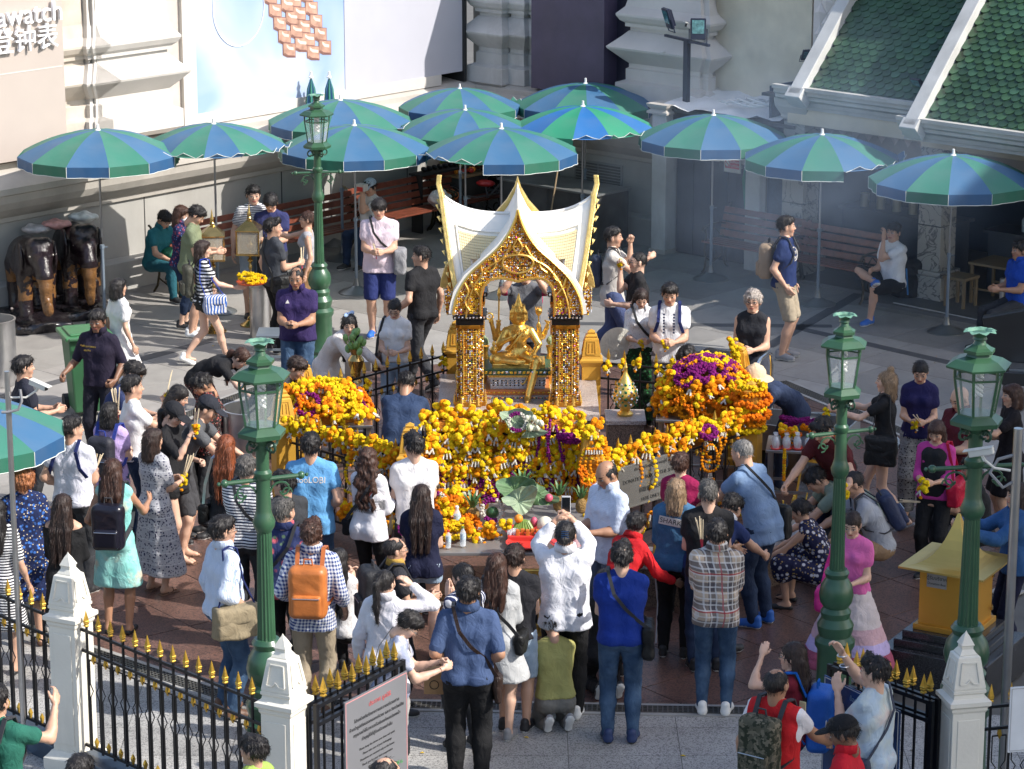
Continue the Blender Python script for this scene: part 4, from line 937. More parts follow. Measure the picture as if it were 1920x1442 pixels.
  garment({'trousers':'trousers','wide':'trousers','shorts':'shorts','mini':'shorts','skirt':'skirt','crop':'leggings'}[kind],P,mat,root,cut=cutf,fold=fold if kind!='crop' else.002,seed=seed,k=.022)
 if top:
  kind,mat=top[0],top[1];o=dict(sl=.24,hem=.06,e=.011,col=None,neck=1.0);o.update(top[2]if len(top)>2 else{})
  P=torso_prims(J,o['e'],lower=True,waist=1.12 if sex=='m' else 1.04)
  dn=(J['pel']-J['wai']).normalized();hemp=J['pel']+dn*(o['hem']-.0)*s
  if kind=='dress':
   zh=o.get('zh',.45);fl=o.get('fl',.17)
   if legs in('squat','sit','kneel'):
    for sd in 'LR':P+=leg_prims(J,sd,.04,.6,.05)
   else:
    for sx in(-1,1):P.append(('c',t3(J['pel']+Vector((sx*.045,0,0))*s),(sx*fl*.45,J['pel'].y*.5+(J['KL'].y+J['KR'].y)*.2,zh*s),.125*s*w,fl*s))
   cutf=(lambda X,Y,Z:zh*s-Z+0*X+0*Y)if legs in('stand','contra','walk','bow')else None
  else:
   hl=o['hem']+.06
   for sx in(-1,1):P.append(('c',t3(J['wai']+Vector((sx*.055*w,0,0))*s),t3(hemp+Vector((sx*.062*w,0,0))*s+dn*.05*s),(.10 if sex=='m' else.085)*s*w+o['e'],.112*s*w+o['e']+o.get('fl',.016)))
   cutf=lambda X,Y,Z:(X-hemp.x)*dn.x+(Y-hemp.y)*dn.y+(Z-hemp.z)*dn.z
  if o['sl']>0:
   for sd in 'LR':P+=arm_prims(J,sd,o['e']+.006,o['sl'],o['e']+(.016 if o['sl']<.4 else.006))
  nk=[('e',neck[0][1],tuple(v*o['neck']for v in neck[0][2]))]
  if o.get('off'):nk=[('e',t3(J['sho']+ups*.05*s),(.30*s,.2*s,.09*s))]
  if o.get('strap'):nk=[('e',t3(J['sho']+ups*.03*s+fv*.0),(.105*s,.3*s,.10*s))]
  extra=None
  if o['sl']and o['sl']<.4 or kind=='tank' or o['sl']==0:
   pass
  g=garment({'dress':'dress','jacket':'jacket','polo':'polo_shirt','shirt':'shirt','tank':'sleeveless_top','tee':'shirt'}.get(kind,kind),P,mat,root,sub=nk,cut=cutf,seed=seed+7,fold=o.get('fold',.0075),k=.022,ff=o.get('ff',17),zs=.7)
  J['top']=g
  if o['col']or kind in('polo','shirt','jacket'):
   cm=o['col']or mat;mb=MB();n=14;V=[];R=J['hR'].to_euler().x if False else 0
   bz=nbp+ups*.012*s;r0=.070*s;sv=J['sv']
   prof=[(1.0,.0,0),(1.02,.045,0),(1.18,.04,0),(1.34,-.012,.0)]
   for i in range(n):
    a=rad(-150+300*i/(n-1))+math.pi/2+math.pi
    for(q,hz,_)in prof:V.append(bz+sv*math.cos(a)*r0*q*1.0+fv*math.sin(a)*r0*q*.95+ups*(hz-(.03 if i in(0,n-1)and q>1.1 else 0))*s)
   Fc=[(i*4+j,i*4+4+j,i*4+5+j,i*4+1+j)for i in range(n-1)for j in range(3)]
   mb.add(V,Fc);oc=mb.build('collar',cm,root,smooth=True);so=oc.modifiers.new('solidify','SOLIDIFY');so.thickness=.004
 if shoes:
  for sd in 'LR':shoe(shoes[0],shoes[1],root,J,sd)
 if hair:add_hair(J,root,*hair)
 if cap:
  if 'cap' not in SHM or True:
   f=Field((-.12,-.14,0),(.12,.24,.17),.01);f.add([('e',(0,-.012,.045),(.092,.112,.098))],0);f.cut(lambda X,Y,Z:.052-Z+Y*.08+0*X)
   f.add([('e',(0,.12,.052),(.078,.085,.011))],.012);V,Q=f.mesh()
   co=bpy.data.objects.new('cap',np_mesh('cap',V,Q,cap));COL.objects.link(co);co.parent=root;co.matrix_local=hM;J['cap']=co
 if glasses:
  mb=MB()
  for sx in(-1,1):
   pts=[(sx*.034+.021*math.cos(a),.101,.008+.016*math.sin(a))for a in[i*math.pi/6 for i in range(13)]];mb.tube(pts,.0022,5,False)
   mb.tube([(sx*.055,.10,.012),(sx*.08,.06,.012),(sx*.082,-.01,.006)],.002,4)
  mb.tube([(-.013,.102,.012),(.013,.102,.012)],.002,4);g=mb.build('glasses',M('spectacle_black',(.02,.02,.02),.3),root);g.matrix_local=hM
 if mask:
  f=Field((-.09,.02,-.12),(.09,.14,.03),.008);f.add([('e',(0,.06,-.045),(.062,.052,.05))],0);f.cut(lambda X,Y,Z:.03-Y+0*X);V,Q=f.mesh()
  mo=bpy.data.objects.new('face_mask',np_mesh('face_mask',V,Q,M('mask_cloth',(.75,.78,.8),.9)));COL.objects.link(mo);mo.parent=root;mo.matrix_local=hM
 return J
def wpt(J,v):return J['loc']+J['Rz']@Vector(v)
def carried(J,name,label,cat,v,group=None):
 t=thing(name,label,cat,wpt(J,v),rad(-J['face']),group);t['_o']=0;del t['_o'];return t,Vector(v)
def rot_rows(R):return[[R[0][0],R[1][0],R[2][0]],[R[0][1],R[1][1],R[2][1]],[R[0][2],R[1][2],R[2][2]]]
def backpack(J,label,col,mat=None,size=(.15,.085,.22),matb=None,drop=0.0):
 s=J['s'];ups=(J['sho']-J['wai']).normalized();fv=ups.cross(Vector((1,0,0))).normalized()*-1
 if fv.y<0 and abs(fv.z)<.99:fv=-fv
 fv=J['sv'].cross(ups)*-1;fv=fv if fv.dot(J['fv'])>0 else-fv
 sv=J['sv'];c=(J['che']*.55+J['wai']*.45)-fv*(.135*s+size[1])-ups*drop
 mat=mat or M('bag_'+label.split()[0]+'_%d'%NP[0],col,.6,bump=.3,bs=60);matb=matb or M('bag_dark_strap',(.03,.03,.035),.7)
 R=Matrix((sv,fv,ups)).transposed();rows=[list(sv),list(fv),list(ups)]
 t,o=carried(J,'backpack',label,'backpack',c)
 Z0=Vector((0,0,0));W_=lambda a,b,d:Z0+sv*a+fv*b+ups*d
 V,Q=sdf([('b',(0,0,0),size,.055,rows)],.014,.02);V=V+vnormals(V,Q)*(fnoise(V,26,NP[0])*.004)[:,None]
 b=bpy.data.objects.new('bag_body',np_mesh('bag_body',V,Q,mat));COL.objects.link(b);b.parent=t
 V,Q=sdf([('b',t3(W_(0,-size[1]-.005,-size[2]*.42)),(size[0]*.78,.03,size[2]*.42),.025,rows)],.012,.02)
 b=bpy.data.objects.new('front_pocket',np_mesh('front_pocket',V,Q,mat));COL.objects.link(b);b.parent=t
 mb=MB();mb.tube([W_(-.04,.02,size[2]-.01),W_(-.03,.02,size[2]+.05),W_(.03,.02,size[2]+.05),W_(.04,.02,size[2]-.01)],.008,6);mb.build('carry_handle',matb,t,smooth=True)
 mb=MB();mb.tube([W_(-size[0]*.7,-size[1]-.036,-size[2]*.1),W_(size[0]*.7,-size[1]-.036,-size[2]*.1)],.004,5);mb.build('zip',M('zip_metal',(.6,.6,.6),.3,1),t)
 for sg in(-1,1):
  g=lambda p:p-o
  mb=MB();x=.10*s*sg
  pts=[g(c+fv*size[1]+ups*(size[2]*.8)+sv*x),g(J['sho']+sv*x*1.05+ups*(.075*s)-fv*.05*s),g(J['sho']+sv*x*1.1+ups*.062*s+fv*.05*s),g(J['che']+sv*x*1.15+fv*.135*s+ups*.03),g(J['che']+sv*x*1.5+fv*.105*s-ups*.08),g(J['wai']+sv*x*1.65-fv*.05*s),g(c-ups*size[2]*.7+sv*size[0]*.8*sg+fv*size[1])]
  for a,b_ in zip(pts[:-1],pts[1:]):mb.bar(a,b_,.035,.010,up=fv if abs((b_-a).normalized().dot(fv))<.7 else ups)
  mb.build('shoulder_strap',matb,t)
 return t
def shoulder_bag(J,label,mat,size=(.13,.05,.10),side='R',cross=True,strap=None,hang=.0,fw=0.0,cat='handbag',round_=.03):
 s=J['s'];sg=1 if side=='R' else-1;strap=strap or M('bag_strap_black',(.02,.02,.022),.6);w=J['w']
 p=J['pel']+Vector((sg*(.19*w+size[1]*.6)*s,fw,-.02-hang));t,o=carried(J,'shoulder_bag',label,cat,p)
 V,Q=sdf([('b',(0,0,0),(size[1],size[0],size[2]),round_)],.012,.01);V=V+vnormals(V,Q)*(fnoise(V,17,NP[0])*.012)[:,None]
 b=bpy.data.objects.new('bag_body',np_mesh('bag_body',V,Q,mat));COL.objects.link(b);b.parent=t
 V,Q=sdf([('b',(0,0,size[2]*.42),(size[1]+.008,size[0]*.97,size[2]*.5),round_)],.013,.01);b=bpy.data.objects.new('flap',np_mesh('flap',V,Q,mat));COL.objects.link(b);b.parent=t
 sh=J['sho']+J['sv']*(-sg if cross else sg)*.11*s+Vector((0,0,.072))*s;fv=J['fv']
 for bk in(1,-1):
  P=[o+Vector((0,size[0]*.8*bk,size[2]*.9)),J['wai']+Vector((sg*.125*w*s,bk*.105*s,.03)),(J['wai']+J['che'])*.5+Vector((sg*.03*s,0,.03))+fv*bk*.135*s*w,J['che']+J['sv']*(-sg if cross else sg)*.06*s+fv*bk*.135*s+Vector((0,0,.05)),sh+fv*bk*.06*s,sh+fv*bk*.0]
  if not cross:P=[P[0],J['che']+Vector((sg*.20*s,bk*.08*s,-.05)),J['sho']+Vector((sg*.13*s,bk*.06*s,.05)),J['sho']+Vector((sg*.12*s,0,.07*s))]
  mb=MB();P=[q-o for q in P]
  for a,b_ in zip(P[:-1],P[1:]):mb.bar(a,b_,.028,.006,up=(fv*bk)if abs((b_-a).normalized().dot(fv))<.8 else(0,0,1))
  mb.build('strap',strap,t)
 return t
def hand_mid(J):return(J['hdL']+J['hdR'])*.5
def incense(J,label,at=None,n=6,dirv=(0,.5,1),L=.28,col='white'):
 p=J['hdR']if at is None else at;t,o=carried(J,'incense_sticks',label,'incense');rnd=random.Random(NP[0])
 d=Vector(dirv).normalized();mats=M('incense_tan',(.62,.50,.33),.8),M('incense_red',(.45,.03,.06),.7)
 return t
def incense(J,label,at=None,n=6,dirv=(0,.5,1),L=.28):
 p=J['hdR']if at is None else Vector(at);t,o=carried(J,'incense_sticks',label,'incense',p);rnd=random.Random(NP[0]);d=Vector(dirv).normalized()
 for i in range(n):
  q=d+Vector((rnd.uniform(-.14,.14),rnd.uniform(-.14,.14),rnd.uniform(-.05,.05)));mb=MB()
  a=Vector((rnd.uniform(-.008,.008),rnd.uniform(-.008,.008),0))-d*.08
  mb.bar(a,a+q*L*.3,.0055);mb.mi=1;mb.bar(a+q*L*.3,a+q*L,.007);mb.build('stick',[M('incense_red',(.45,.03,.06),.7),M('incense_tan',(.68,.56,.38),.8)],t)
 return t
def phone(J,label,at=None,tilt=70,col=(.03,.03,.035),land=False):
 p=(hand_mid(J)if at is None else Vector(at));t,o=carried(J,'smartphone',label,'phone',p);R=Matrix.Rotation(rad(tilt-90),3,'X')
 d=(.075,.009,.15)if not land else(.15,.009,.075)
 mb=MB();mb.box((0,0,0),d,R=R);mb.build('case',M('phone_case_%d'%(col[0]*100),col,.3),t,bevel=.003)
 mb=MB();mb.box(R@Vector((0,-.0055,0)),(d[0]*.9,.002,d[2]*.84),R=R);mb.build('screen',M('phone_screen',(.01,.012,.015),.08),t)
 return t
def on_mesh_text(J,body,size,mat,back=True,z=None,x=0,name='lettering',target=None,rotz=0,ext=.001):
 s=J['s'];me=text_mesh(body,size,mat,.0005);o=bpy.data.objects.new(name,me);COL.objects.link(o);g=target or J['top'];o.parent=g
 vs=[v.co for v in g.data.vertices];bt=BVHTree.FromPolygons(vs,[tuple(p.vertices)for p in g.data.polygons]);sgn=-1 if back else 1
 cz=z if z is not None else J['che'].z+.07*s;cr,sr=math.cos(rad(rotz)),math.sin(rad(rotz))
 for v in me.vertices:
  a,b_=v.co.x*cr-v.co.y*sr,v.co.x*sr+v.co.y*cr;ori=Vector(((x+a)if back else(x-a),sgn*1.0,cz+b_));hit=bt.ray_cast(ori,Vector((0,-sgn,0)))
  y=hit[0].y if hit[0]is not None else J['che'].y+sgn*.13
  v.co=Vector((ori.x,y+sgn*(.004+(.001 if v.co.z>0 else 0)),ori.z))
 me.update();return o
# ================================================================== OBJECTS
def canvas(name,col,old=.12):
 m,b=base_mat(name,.55);N,L=nodes_of(m);tc=N.new('ShaderNodeTexCoord');no=N.new('ShaderNodeTexNoise');no.inputs['Scale'].default_value=3;no.inputs['Detail'].default_value=6;L.new(tc.outputs['Object'],no.inputs['Vector'])
 oi=N.new('ShaderNodeObjectInfo');r=N.new('ShaderNodeMapRange');r.inputs[1].default_value=.35;r.inputs[2].default_value=.7;r.inputs[4].default_value=.5;L.new(no.outputs['Fac'],r.inputs[0])
 c=mixc(N,L,r.outputs[0],col,tuple(v*.8+.06 for v in col));L.new(c,b.inputs['Base Color']);b.inputs['Transmission Weight'].default_value=0
 out=N['Material Output'];tr=N.new('ShaderNodeBsdfTranslucent');L.new(c,tr.inputs[0]);mx=N.new('ShaderNodeMixShader');mx.inputs[0].default_value=.22;L.new(b.outputs[0],mx.inputs[1]);L.new(tr.outputs[0],mx.inputs[2]);L.new(mx.outputs[0],out.inputs[0])
 bp=N.new('ShaderNodeBump');bp.inputs['Strength'].default_value=.3;bp.inputs['Distance'].default_value=.03;L.new(no.outputs['Fac'],bp.inputs['Height']);L.new(bp.outputs[0],b.inputs['Normal'])
 return m
CG,CB=canvas('canvas_green',(.045,.22,.155)),canvas('canvas_blue',(.05,.155,.30));CG2,CB2=canvas('canvas_green_bright',(.03,.30,.165)),canvas('canvas_blue_bright',(.02,.16,.44))
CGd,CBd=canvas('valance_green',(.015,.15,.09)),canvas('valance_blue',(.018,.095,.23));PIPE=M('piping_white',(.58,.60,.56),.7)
POLE=M('umbrella_pole',(.32,.33,.34),.3,.8);POLEB=M('pole_sleeve',(.16,.20,.24),.5);BASEM=M('umbrella_base',(.20,.21,.21),.35,.6,var=.2)
def canopy_meshes(g,b,gd,bd,R=1.03,H=.30,VAL=.135):
 out=[]
 for col in(g,b):
  V=[];Fc=[];nr,na=8,4
  for i in range(nr+1):
   t=i/nr
   for k in range(na+1):
    a=rad(-15+30*k/na);r=R*t*(math.cos(rad(15))/math.cos(a));sag=-.018*math.sin(math.pi*k/na)*t
    V.append((r*math.cos(a),r*math.sin(a),H*(1-t**1.9)+sag))
  for i in range(nr):
   for k in range(na):p=i*(na+1)+k;Fc.append((p,p+na+1,p+na+2,p+1))
  out.append(MB().add(V,Fc).mesh('canopy_panel',col,smooth=True))
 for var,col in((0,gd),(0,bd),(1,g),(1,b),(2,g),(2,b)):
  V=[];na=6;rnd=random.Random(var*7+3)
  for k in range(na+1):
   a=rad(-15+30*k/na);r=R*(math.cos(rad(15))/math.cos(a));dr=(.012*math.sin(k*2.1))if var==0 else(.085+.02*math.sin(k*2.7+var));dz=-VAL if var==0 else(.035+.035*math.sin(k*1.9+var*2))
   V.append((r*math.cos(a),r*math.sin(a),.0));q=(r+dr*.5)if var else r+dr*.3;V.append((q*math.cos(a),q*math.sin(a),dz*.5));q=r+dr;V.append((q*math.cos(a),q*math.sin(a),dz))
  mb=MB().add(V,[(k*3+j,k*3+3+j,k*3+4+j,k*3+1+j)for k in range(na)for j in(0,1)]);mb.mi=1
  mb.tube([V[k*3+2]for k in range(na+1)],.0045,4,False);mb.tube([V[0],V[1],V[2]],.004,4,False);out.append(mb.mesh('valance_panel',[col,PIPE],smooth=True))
 return out
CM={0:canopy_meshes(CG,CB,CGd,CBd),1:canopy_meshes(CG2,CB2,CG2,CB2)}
rib=MB();rib.tube([(0,0,.27),(.5,0,.185),(1.0,0,-.005)],.006,5);rib.tube([(.03,0,-.10),(.48,0,.18)],.005,4);RIBM=rib.mesh('rib',POLE)
polem=MB();polem.tube([(0,0,.95),(0,0,2.34)],.014,8);POM=polem.mesh('pole',POLE,smooth=True)
slv=MB();slv.tube([(0,0,.12),(0,0,1.0)],.021,8);slv.tube([(0,0,.98),(0,0,1.03)],.03,8);slv.tube([(0,0,1.0),(.07,0,1.0)],.008,5);SLM=slv.mesh('pole_sleeve',POLEB,smooth=True)
bs=MB();bs.lathe([(.245,0),(.245,.012),(.20,.035),(.10,.07),(.05,.10),(.035,.16),(.032,.2),(.001,.2)],(0,0,0),24);BSM=bs.mesh('base',BASEM,smooth=True)
fin=MB();fin.lathe([(.001,-.02),(.034,-.02),(.038,.0),(.022,.015),(.016,.06),(.018,.075),(.001,.08)],(0,0,0),10);FIM=fin.mesh('finial',M('finial_white',(.72,.72,.7),.5),smooth=True)
def umbrella(label,px,py,rz=0,bright=0,flips=(),zf=2.36,tilt=(0,0),group='blue and green market umbrellas',y=None,sc=1.0,panels=(0,1)):
 p=G(px,py,zf)if y is None else GY(px,py,y);dz=(p.z if y is not None else zf)-2.42
 t=thing('market_umbrella',label,'umbrella',(p.x,p.y,0),rad(rz),group);cm=CM[bright];T=Matrix.Translation((0,0,2.04+dz))@Matrix.Rotation(rad(tilt[0]),4,'X')@Matrix.Rotation(rad(tilt[1]),4,'Y')@Matrix.Scale(sc,4)
 for k in range(12):
  Rk=T@Matrix.Rotation(rad(30*k),4,'Z');ci=k%2
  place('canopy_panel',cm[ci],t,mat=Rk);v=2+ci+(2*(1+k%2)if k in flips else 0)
  place('valance_panel',cm[v],t,mat=Rk)
  place('rib',RIBM,t,mat=T@Matrix.Rotation(rad(30*k+15),4,'Z')@Matrix.Translation((0,0,-.012)))
 place('pole',POM,t,loc=(0,0,dz));place('pole_sleeve',SLM,t);place('base',BSM,t);place('finial',FIM,t,mat=T@Matrix.Translation((0,0,.30)));return t
umbrella('leftmost umbrella, by the elephants and the sign panel',183,232,0,flips=(4,),zf=2.6)
umbrella('umbrella with turned-up hem above the brass lanterns',400,217,13,flips=(8,9,10,11),sc=.92,zf=2.6)
umbrella('big umbrella behind the tall back street lamp',638,177,8,flips=(11,))
umbrella('umbrella in front, right of the tall back street lamp',664,224,10)
umbrella('small high umbrella at the foot of the blank billboard',862,150,20,sc=.86,flips=(0,))
umbrella('pale umbrella between the blank billboard and the shrine umbrella',872,190,4,sc=.88,flips=(0,),tilt=(3,0))
umbrella('umbrella straight above the shrine spire',940,230,2,flips=(7,8),sc=1.0)
umbrella('umbrella before the purple hoarding with a lamp shadow on it',1098,146,15,sc=1.0)
umbrella('brightest new-looking umbrella in saturated green and blue',1093,187,6,bright=1,flips=(9,10,11),sc=.97)
umbrella('umbrella before the storeroom doors',1338,205,2,sc=1.0)
umbrella('umbrella with pale folded hem by the first marble column',1542,241,25,flips=(9,10,11),sc=1.0)
umbrella('rightmost umbrella, before the second marble column',1788,280,4,flips=(0,11),sc=1.02)
umbrella('cropped umbrella low on the left behind the security camera',-98,735,10,zf=2.2,sc=1.0)
for i,(px,lab)in enumerate(((583,'left one of two folded umbrellas below the printed watch bracelet'),(617,'right one of two folded umbrellas below the printed watch bracelet'))):
 p=GY(px,141,41.0);t=thing('folded_umbrella',lab,'umbrella',(p.x,p.y,0),0,'folded umbrellas by the billboard')
 for k in range(8):
  mb=MB();a=k*math.pi/4;V=[]
  for z,r in((0,.012),(-.15,.05),(-.5,.075),(-.85,.085),(-.95,.07)):
   for q in(-.42,0,.42):rr=r*(1.25 if q==0 else.8);V.append((rr*math.cos(a+q),rr*math.sin(a+q),p.z-.05+z))
  mb.add(V,[(i_*3+j,i_*3+3+j,i_*3+4+j,i_*3+1+j)for i_ in range(4)for j in(0,1)]);mb.build('folded_panel',(CG,CB)[k%2],t,smooth=True)
 place('finial',FIM,t,loc=(0,0,p.z-.02));mb=MB();mb.tube([(0,0,.1),(0,0,p.z)],.014,8);mb.build('pole',POLE,t);place('base',BSM,t)
t=thing('folded_umbrella','closed green umbrella hanging beside the notice board','umbrella',B(-.34,5.47,.75))
for k in range(6):
 mb=MB();a=k*math.pi/3;mb.add([(0,0,0),(.03*math.cos(a-.5),.03*math.sin(a-.5),.35),(.05*math.cos(a),.05*math.sin(a),.5),(.03*math.cos(a+.5),.03*math.sin(a+.5),.35),(0,0,.78)],[(0,1,2),(0,2,3),(4,2,1),(4,3,2)]);mb.build('folded_panel',CG2,t)
LG=M('lamp_green_paint',(.032,.092,.046),.32,.0,var=.15,vs=6,spec=.6,dirt=.12);LGD=M('lamp_green_scroll',(.025,.07,.04),.4);LGW=M('lamp_crown_patina',(.13,.27,.19),.5,var=.2,vs=30)
LGL=glass_mat('lamp_glass',(.75,.80,.78),.22,.04);BULB=M('bulb_white',(.8,.8,.78),.3)
def lamp_meshes():
 d={}
 mb=MB();mb.lathe([(.19,0),(.19,.10),(.165,.13),(.175,.17),(.15,.22),(.145,.58),(.17,.62),(.17,.66),(.135,.70),(.15,.75),(.155,.79),(.12,.85),(.13,.90),(.10,.94)],(0,0,0),24);d['pedestal']=mb.mesh('pedestal',LG,smooth=True)
 mb=MB();mb.lathe([(.10,.93),(.135,.98),(.145,1.04),(.13,1.12),(.09,1.18),(.105,1.22),(.085,1.25)],(0,0,0),24);d['collar']=mb.mesh('acanthus_collar',LG,smooth=True)
 V=[];mb=MB();mb.lathe([(.066,1.24),(.062,1.3),(.050,2.02)],(0,0,0),32,flute=-.10);d['shaft']=mb.mesh('fluted_shaft',LG,smooth=True)
 mb=MB();mb.lathe([(.052,2.0),(.07,2.03),(.078,2.07),(.06,2.12),(.052,2.15),(.048,2.36),(.062,2.38),(.062,2.41),(.045,2.43),(.045,2.60),(.07,2.63),(.07,2.65)],(0,0,0),20);d['neck']=mb.mesh('upper_shaft',LG,smooth=True)
 mb=MB();mb.tube([(-.27,0,2.36),(.27,0,2.36)],.016,8)
 for s_ in(-1,1):
  mb.ball((s_*.27,0,2.36),.028,8,6);mb.ball((s_*.31,0,2.36),.014,6,4)
  mb.tube([(s_*(.05+.085+(.085-.006*i)*-math.cos(i*.5)),0,2.27+(.075-.005*i)*math.sin(i*.5))for i in range(13)],.008,5)
  mb.tube([(s_*(.17+.035*math.cos(i*.7)),0,2.25+.035*math.sin(i*.7))for i in range(8)],.006,5)
 d['bar']=mb.mesh('ladder_bar',LG,smooth=True)
 mb=MB();mb.tube([(.03+.02*i,0,2.60-.03*math.sin(i*.8))for i in range(4)]+[(.10+.035*math.cos(a),0,2.60+.035*math.sin(a))for a in[4.5+.7*i for i in range(8)]],.010,5);d['scroll']=mb.mesh('scroll_bracket',LGD,smooth=True)
 mb=MB();mb.lathe([(.05,2.64),(.165,2.66),(.17,2.69),(.12,2.73),(.118,2.74)],(0,0,0),6,rot=rad(0));d['tray']=mb.mesh('lantern_tray',LG)
 R0,R1,z0,z1,z2=.112,.150,2.73,2.985,3.055
 mb=MB()
 for k in range(6):
  a=k*math.pi/3;a2=a+math.pi/3;p0=Vector((R0*math.cos(a),R0*math.sin(a),z0));p1=Vector((R1*math.cos(a),R1*math.sin(a),z1));p2=Vector((R1*math.cos(a),R1*math.sin(a),z2));q0=Vector((R0*math.cos(a2),R0*math.sin(a2),z0));q1=Vector((R1*math.cos(a2),R1*math.sin(a2),z1));q2=Vector((R1*math.cos(a2),R1*math.sin(a2),z2))
  mb.bar(p0,p1,.014);mb.bar(p1,p2,.016);mb.bar(p1,q1,.013);mb.bar(p2,q2,.016);mb.bar(p0,q0,.012)
 d['frame']=mb.mesh('lantern_frame',LG)
 mb=MB();a2=math.pi/3;mb.add([(R0,0,z0),(R0*math.cos(a2),R0*math.sin(a2),z0),(R1*math.cos(a2),R1*math.sin(a2),z1),(R1,0,z1)],[(0,1,2,3)]);d['pane']=mb.mesh('glass_pane',LGL)
 mb=MB();mb.lathe([(.155,3.05),(.205,3.055),(.21,3.07),(.15,3.11),(.085,3.13),(.075,3.15),(.10,3.155),(.10,3.175),(.07,3.19),(.045,3.21)],(0,0,0),6);d['roof']=mb.mesh('lantern_roof',LG)
 mb=MB();mb.lathe([(.045,3.2),(.032,3.235),(.045,3.245),(.04,3.26),(.05,3.29)],(0,0,0),16);d['cup']=mb.mesh('crown_cup',LG,smooth=True)
 V=[];n=32
 for i in range(3):
  for k in range(n):a=2*math.pi*k/n;r=(.05,.075,.098)[i]+(.010*math.cos(8*a)if i else 0);V.append((r*math.cos(a),r*math.sin(a),(3.285,3.305,3.30)[i]+(.006*math.cos(8*a+3.14)if i==2 else 0)))
 mb=MB();mb.add(V,[(i*n+k,i*n+(k+1)%n,(i+1)*n+(k+1)%n,(i+1)*n+k)for i in range(2)for k in range(n)]);d['crown']=mb.mesh('crown_petals',LGW,smooth=True)
 mb=MB()
 for s_ in range(4):mb.tube([(.028*math.cos(i*.9+s_*1.57),.028*math.sin(i*.9+s_*1.57),3.0-i*.018)for i in range(9)],.010,6)
 mb.lathe([(.03,3.0),(.04,3.05)],(0,0,0),8);d['bulb']=mb.mesh('spiral_bulb',BULB,smooth=True)
 return d
LM=lamp_meshes()
def street_lamp(label,px,py,rz,s=1.0,sx=1.0):
 p=G(px,py,3.3*s);t=thing('street_lamp',label,'street lamp',(p.x,p.y,0),rad(rz),'green cast-iron street lamps')
 for k in('pedestal','collar','shaft','neck','bar','tray','frame','roof','cup','crown','bulb'):place(LM[k].name.split('.')[0],LM[k],t)
 for k in range(6):place('glass_pane',LM['pane'],t,rot=(0,0,k*math.pi/3))
 for k in range(4):place('scroll_bracket',LM['scroll'],t,rot=(0,0,k*math.pi/2+.4))
 t.scale=(s*sx*.94,s*sx*.94,s);return t
street_lamp('green street lamp rising left of the shrine behind the second white pillar',487,640,22,1.12,1.04)
street_lamp('distant green street lamp standing among the umbrellas',593,178,10,1.0,1.05)
street_lamp('green street lamp behind the man holding his arm up, left of the donation box',1584,590,20,1.04)
street_lamp('rightmost green street lamp, in front of the donation box',1838,620,10,1.12,1.16)
PIL=M('pillar_cream_paint',(.70,.665,.58),.5,var=.05,vs=3,bump=.1,bs=40,dirt=.22);IRON=M('iron_black',(.012,.012,.014),.35,.3);GOLD=M('gold_paint',(.62,.38,.06),.3,.75,var=.15,vs=20);BLU=M('plinth_blue_granite',(.035,.055,.085),.3,var=.25,vs=4)
def pillar_mesh(t,s=1.0,H=1.78):
 mb=MB();mb.lathe([(.26,0),(.26,.10),(.22,.13),(.19,.16)],(0,0,0),4,rot=rad(45));mb.build('pillar_base',PIL,t)
 mb=MB();mb.lathe([(.175,.15),(.175,1.20)],(0,0,0),4,rot=rad(45));
 for k in range(4):
  a=k*math.pi/2;c,s_=math.cos(a),math.sin(a);mb.box((c*.126,s_*.126,.68),(.008 if k%2==0 else.17,.17 if k%2==0 else.008,.92))
 mb.build('pillar_shaft',PIL,t,bevel=.006)
 mb=MB();mb.lathe([(.175,1.19),(.19,1.21),(.19,1.23),(.22,1.25),(.22,1.28),(.17,1.30),(.16,1.33),(.175,1.34),(.175,1.36)],(0,0,0),4,rot=rad(45));mb.build('pillar_cap',PIL,t)
 mb=MB();mb.lathe([(.165,1.35),(.17,1.38),(.12,1.60),(.10,1.61)],(0,0,0),4,rot=rad(45))
 mb.build('finial_block',PIL,t,bevel=.004)
 for k in range(4):
  m_=MB();T=Matrix.Rotation(k*math.pi/2,4,'Z')@Matrix.Translation((.106,0,1.49))@Matrix.Rotation(rad(-9.5),4,'Y')
  for(y0,z0_,y1,z1_)in((-.075,-.08,-.055,.075),(-.055,.075,.055,.075),(.055,.075,.075,-.08),(.075,-.08,.03,-.08),(.03,-.08,0,-.05),(0,-.05,-.03,-.08),(-.03,-.08,-.075,-.08)):m_.bar((0,y0,z0_),(0,y1,z1_),.010,.012,up=(1,0,0))
  o=m_.build('carved_frame',PIL,t);o.matrix_local=T
 mb=MB();mb.lathe([(.085,1.60),(.092,1.615),(.06,1.65),(.06,1.67),(.07,1.68),(.03,1.74),(.012,1.76),(.001,1.78)],(0,0,0),4,rot=rad(45));mb.build('finial_tip',PIL,t)
FDIR=math.atan2(19.45-21.25,1.9)
def pillar(label,px,py,rz):
 p=G(px,py,1.78);t=thing('fence_pillar',label,'pillar',(p.x,p.y,0),rz,'cream pillars of the outer fence');pillar_mesh(t);return p
pA=pillar('leftmost cream fence pillar with a pointed carved cap',127,1035,FDIR*.62)
pB=pillar('cream fence pillar with scuffed shaft left of the open gate leaf',530,1188,FDIR*.62)
pC=pillar('cream fence pillar at the right, before the donation box',1812,1182,rad(12))
sp=MB();sp.lathe([(.022,0),(.022,.008),(.016,.014),(.024,.03),(.022,.035),(.026,.045),(.022,.05),(.001,.135)],(0,0,0),4,rot=rad(45));SPM=sp.mesh('gold_spear_tip',GOLD)
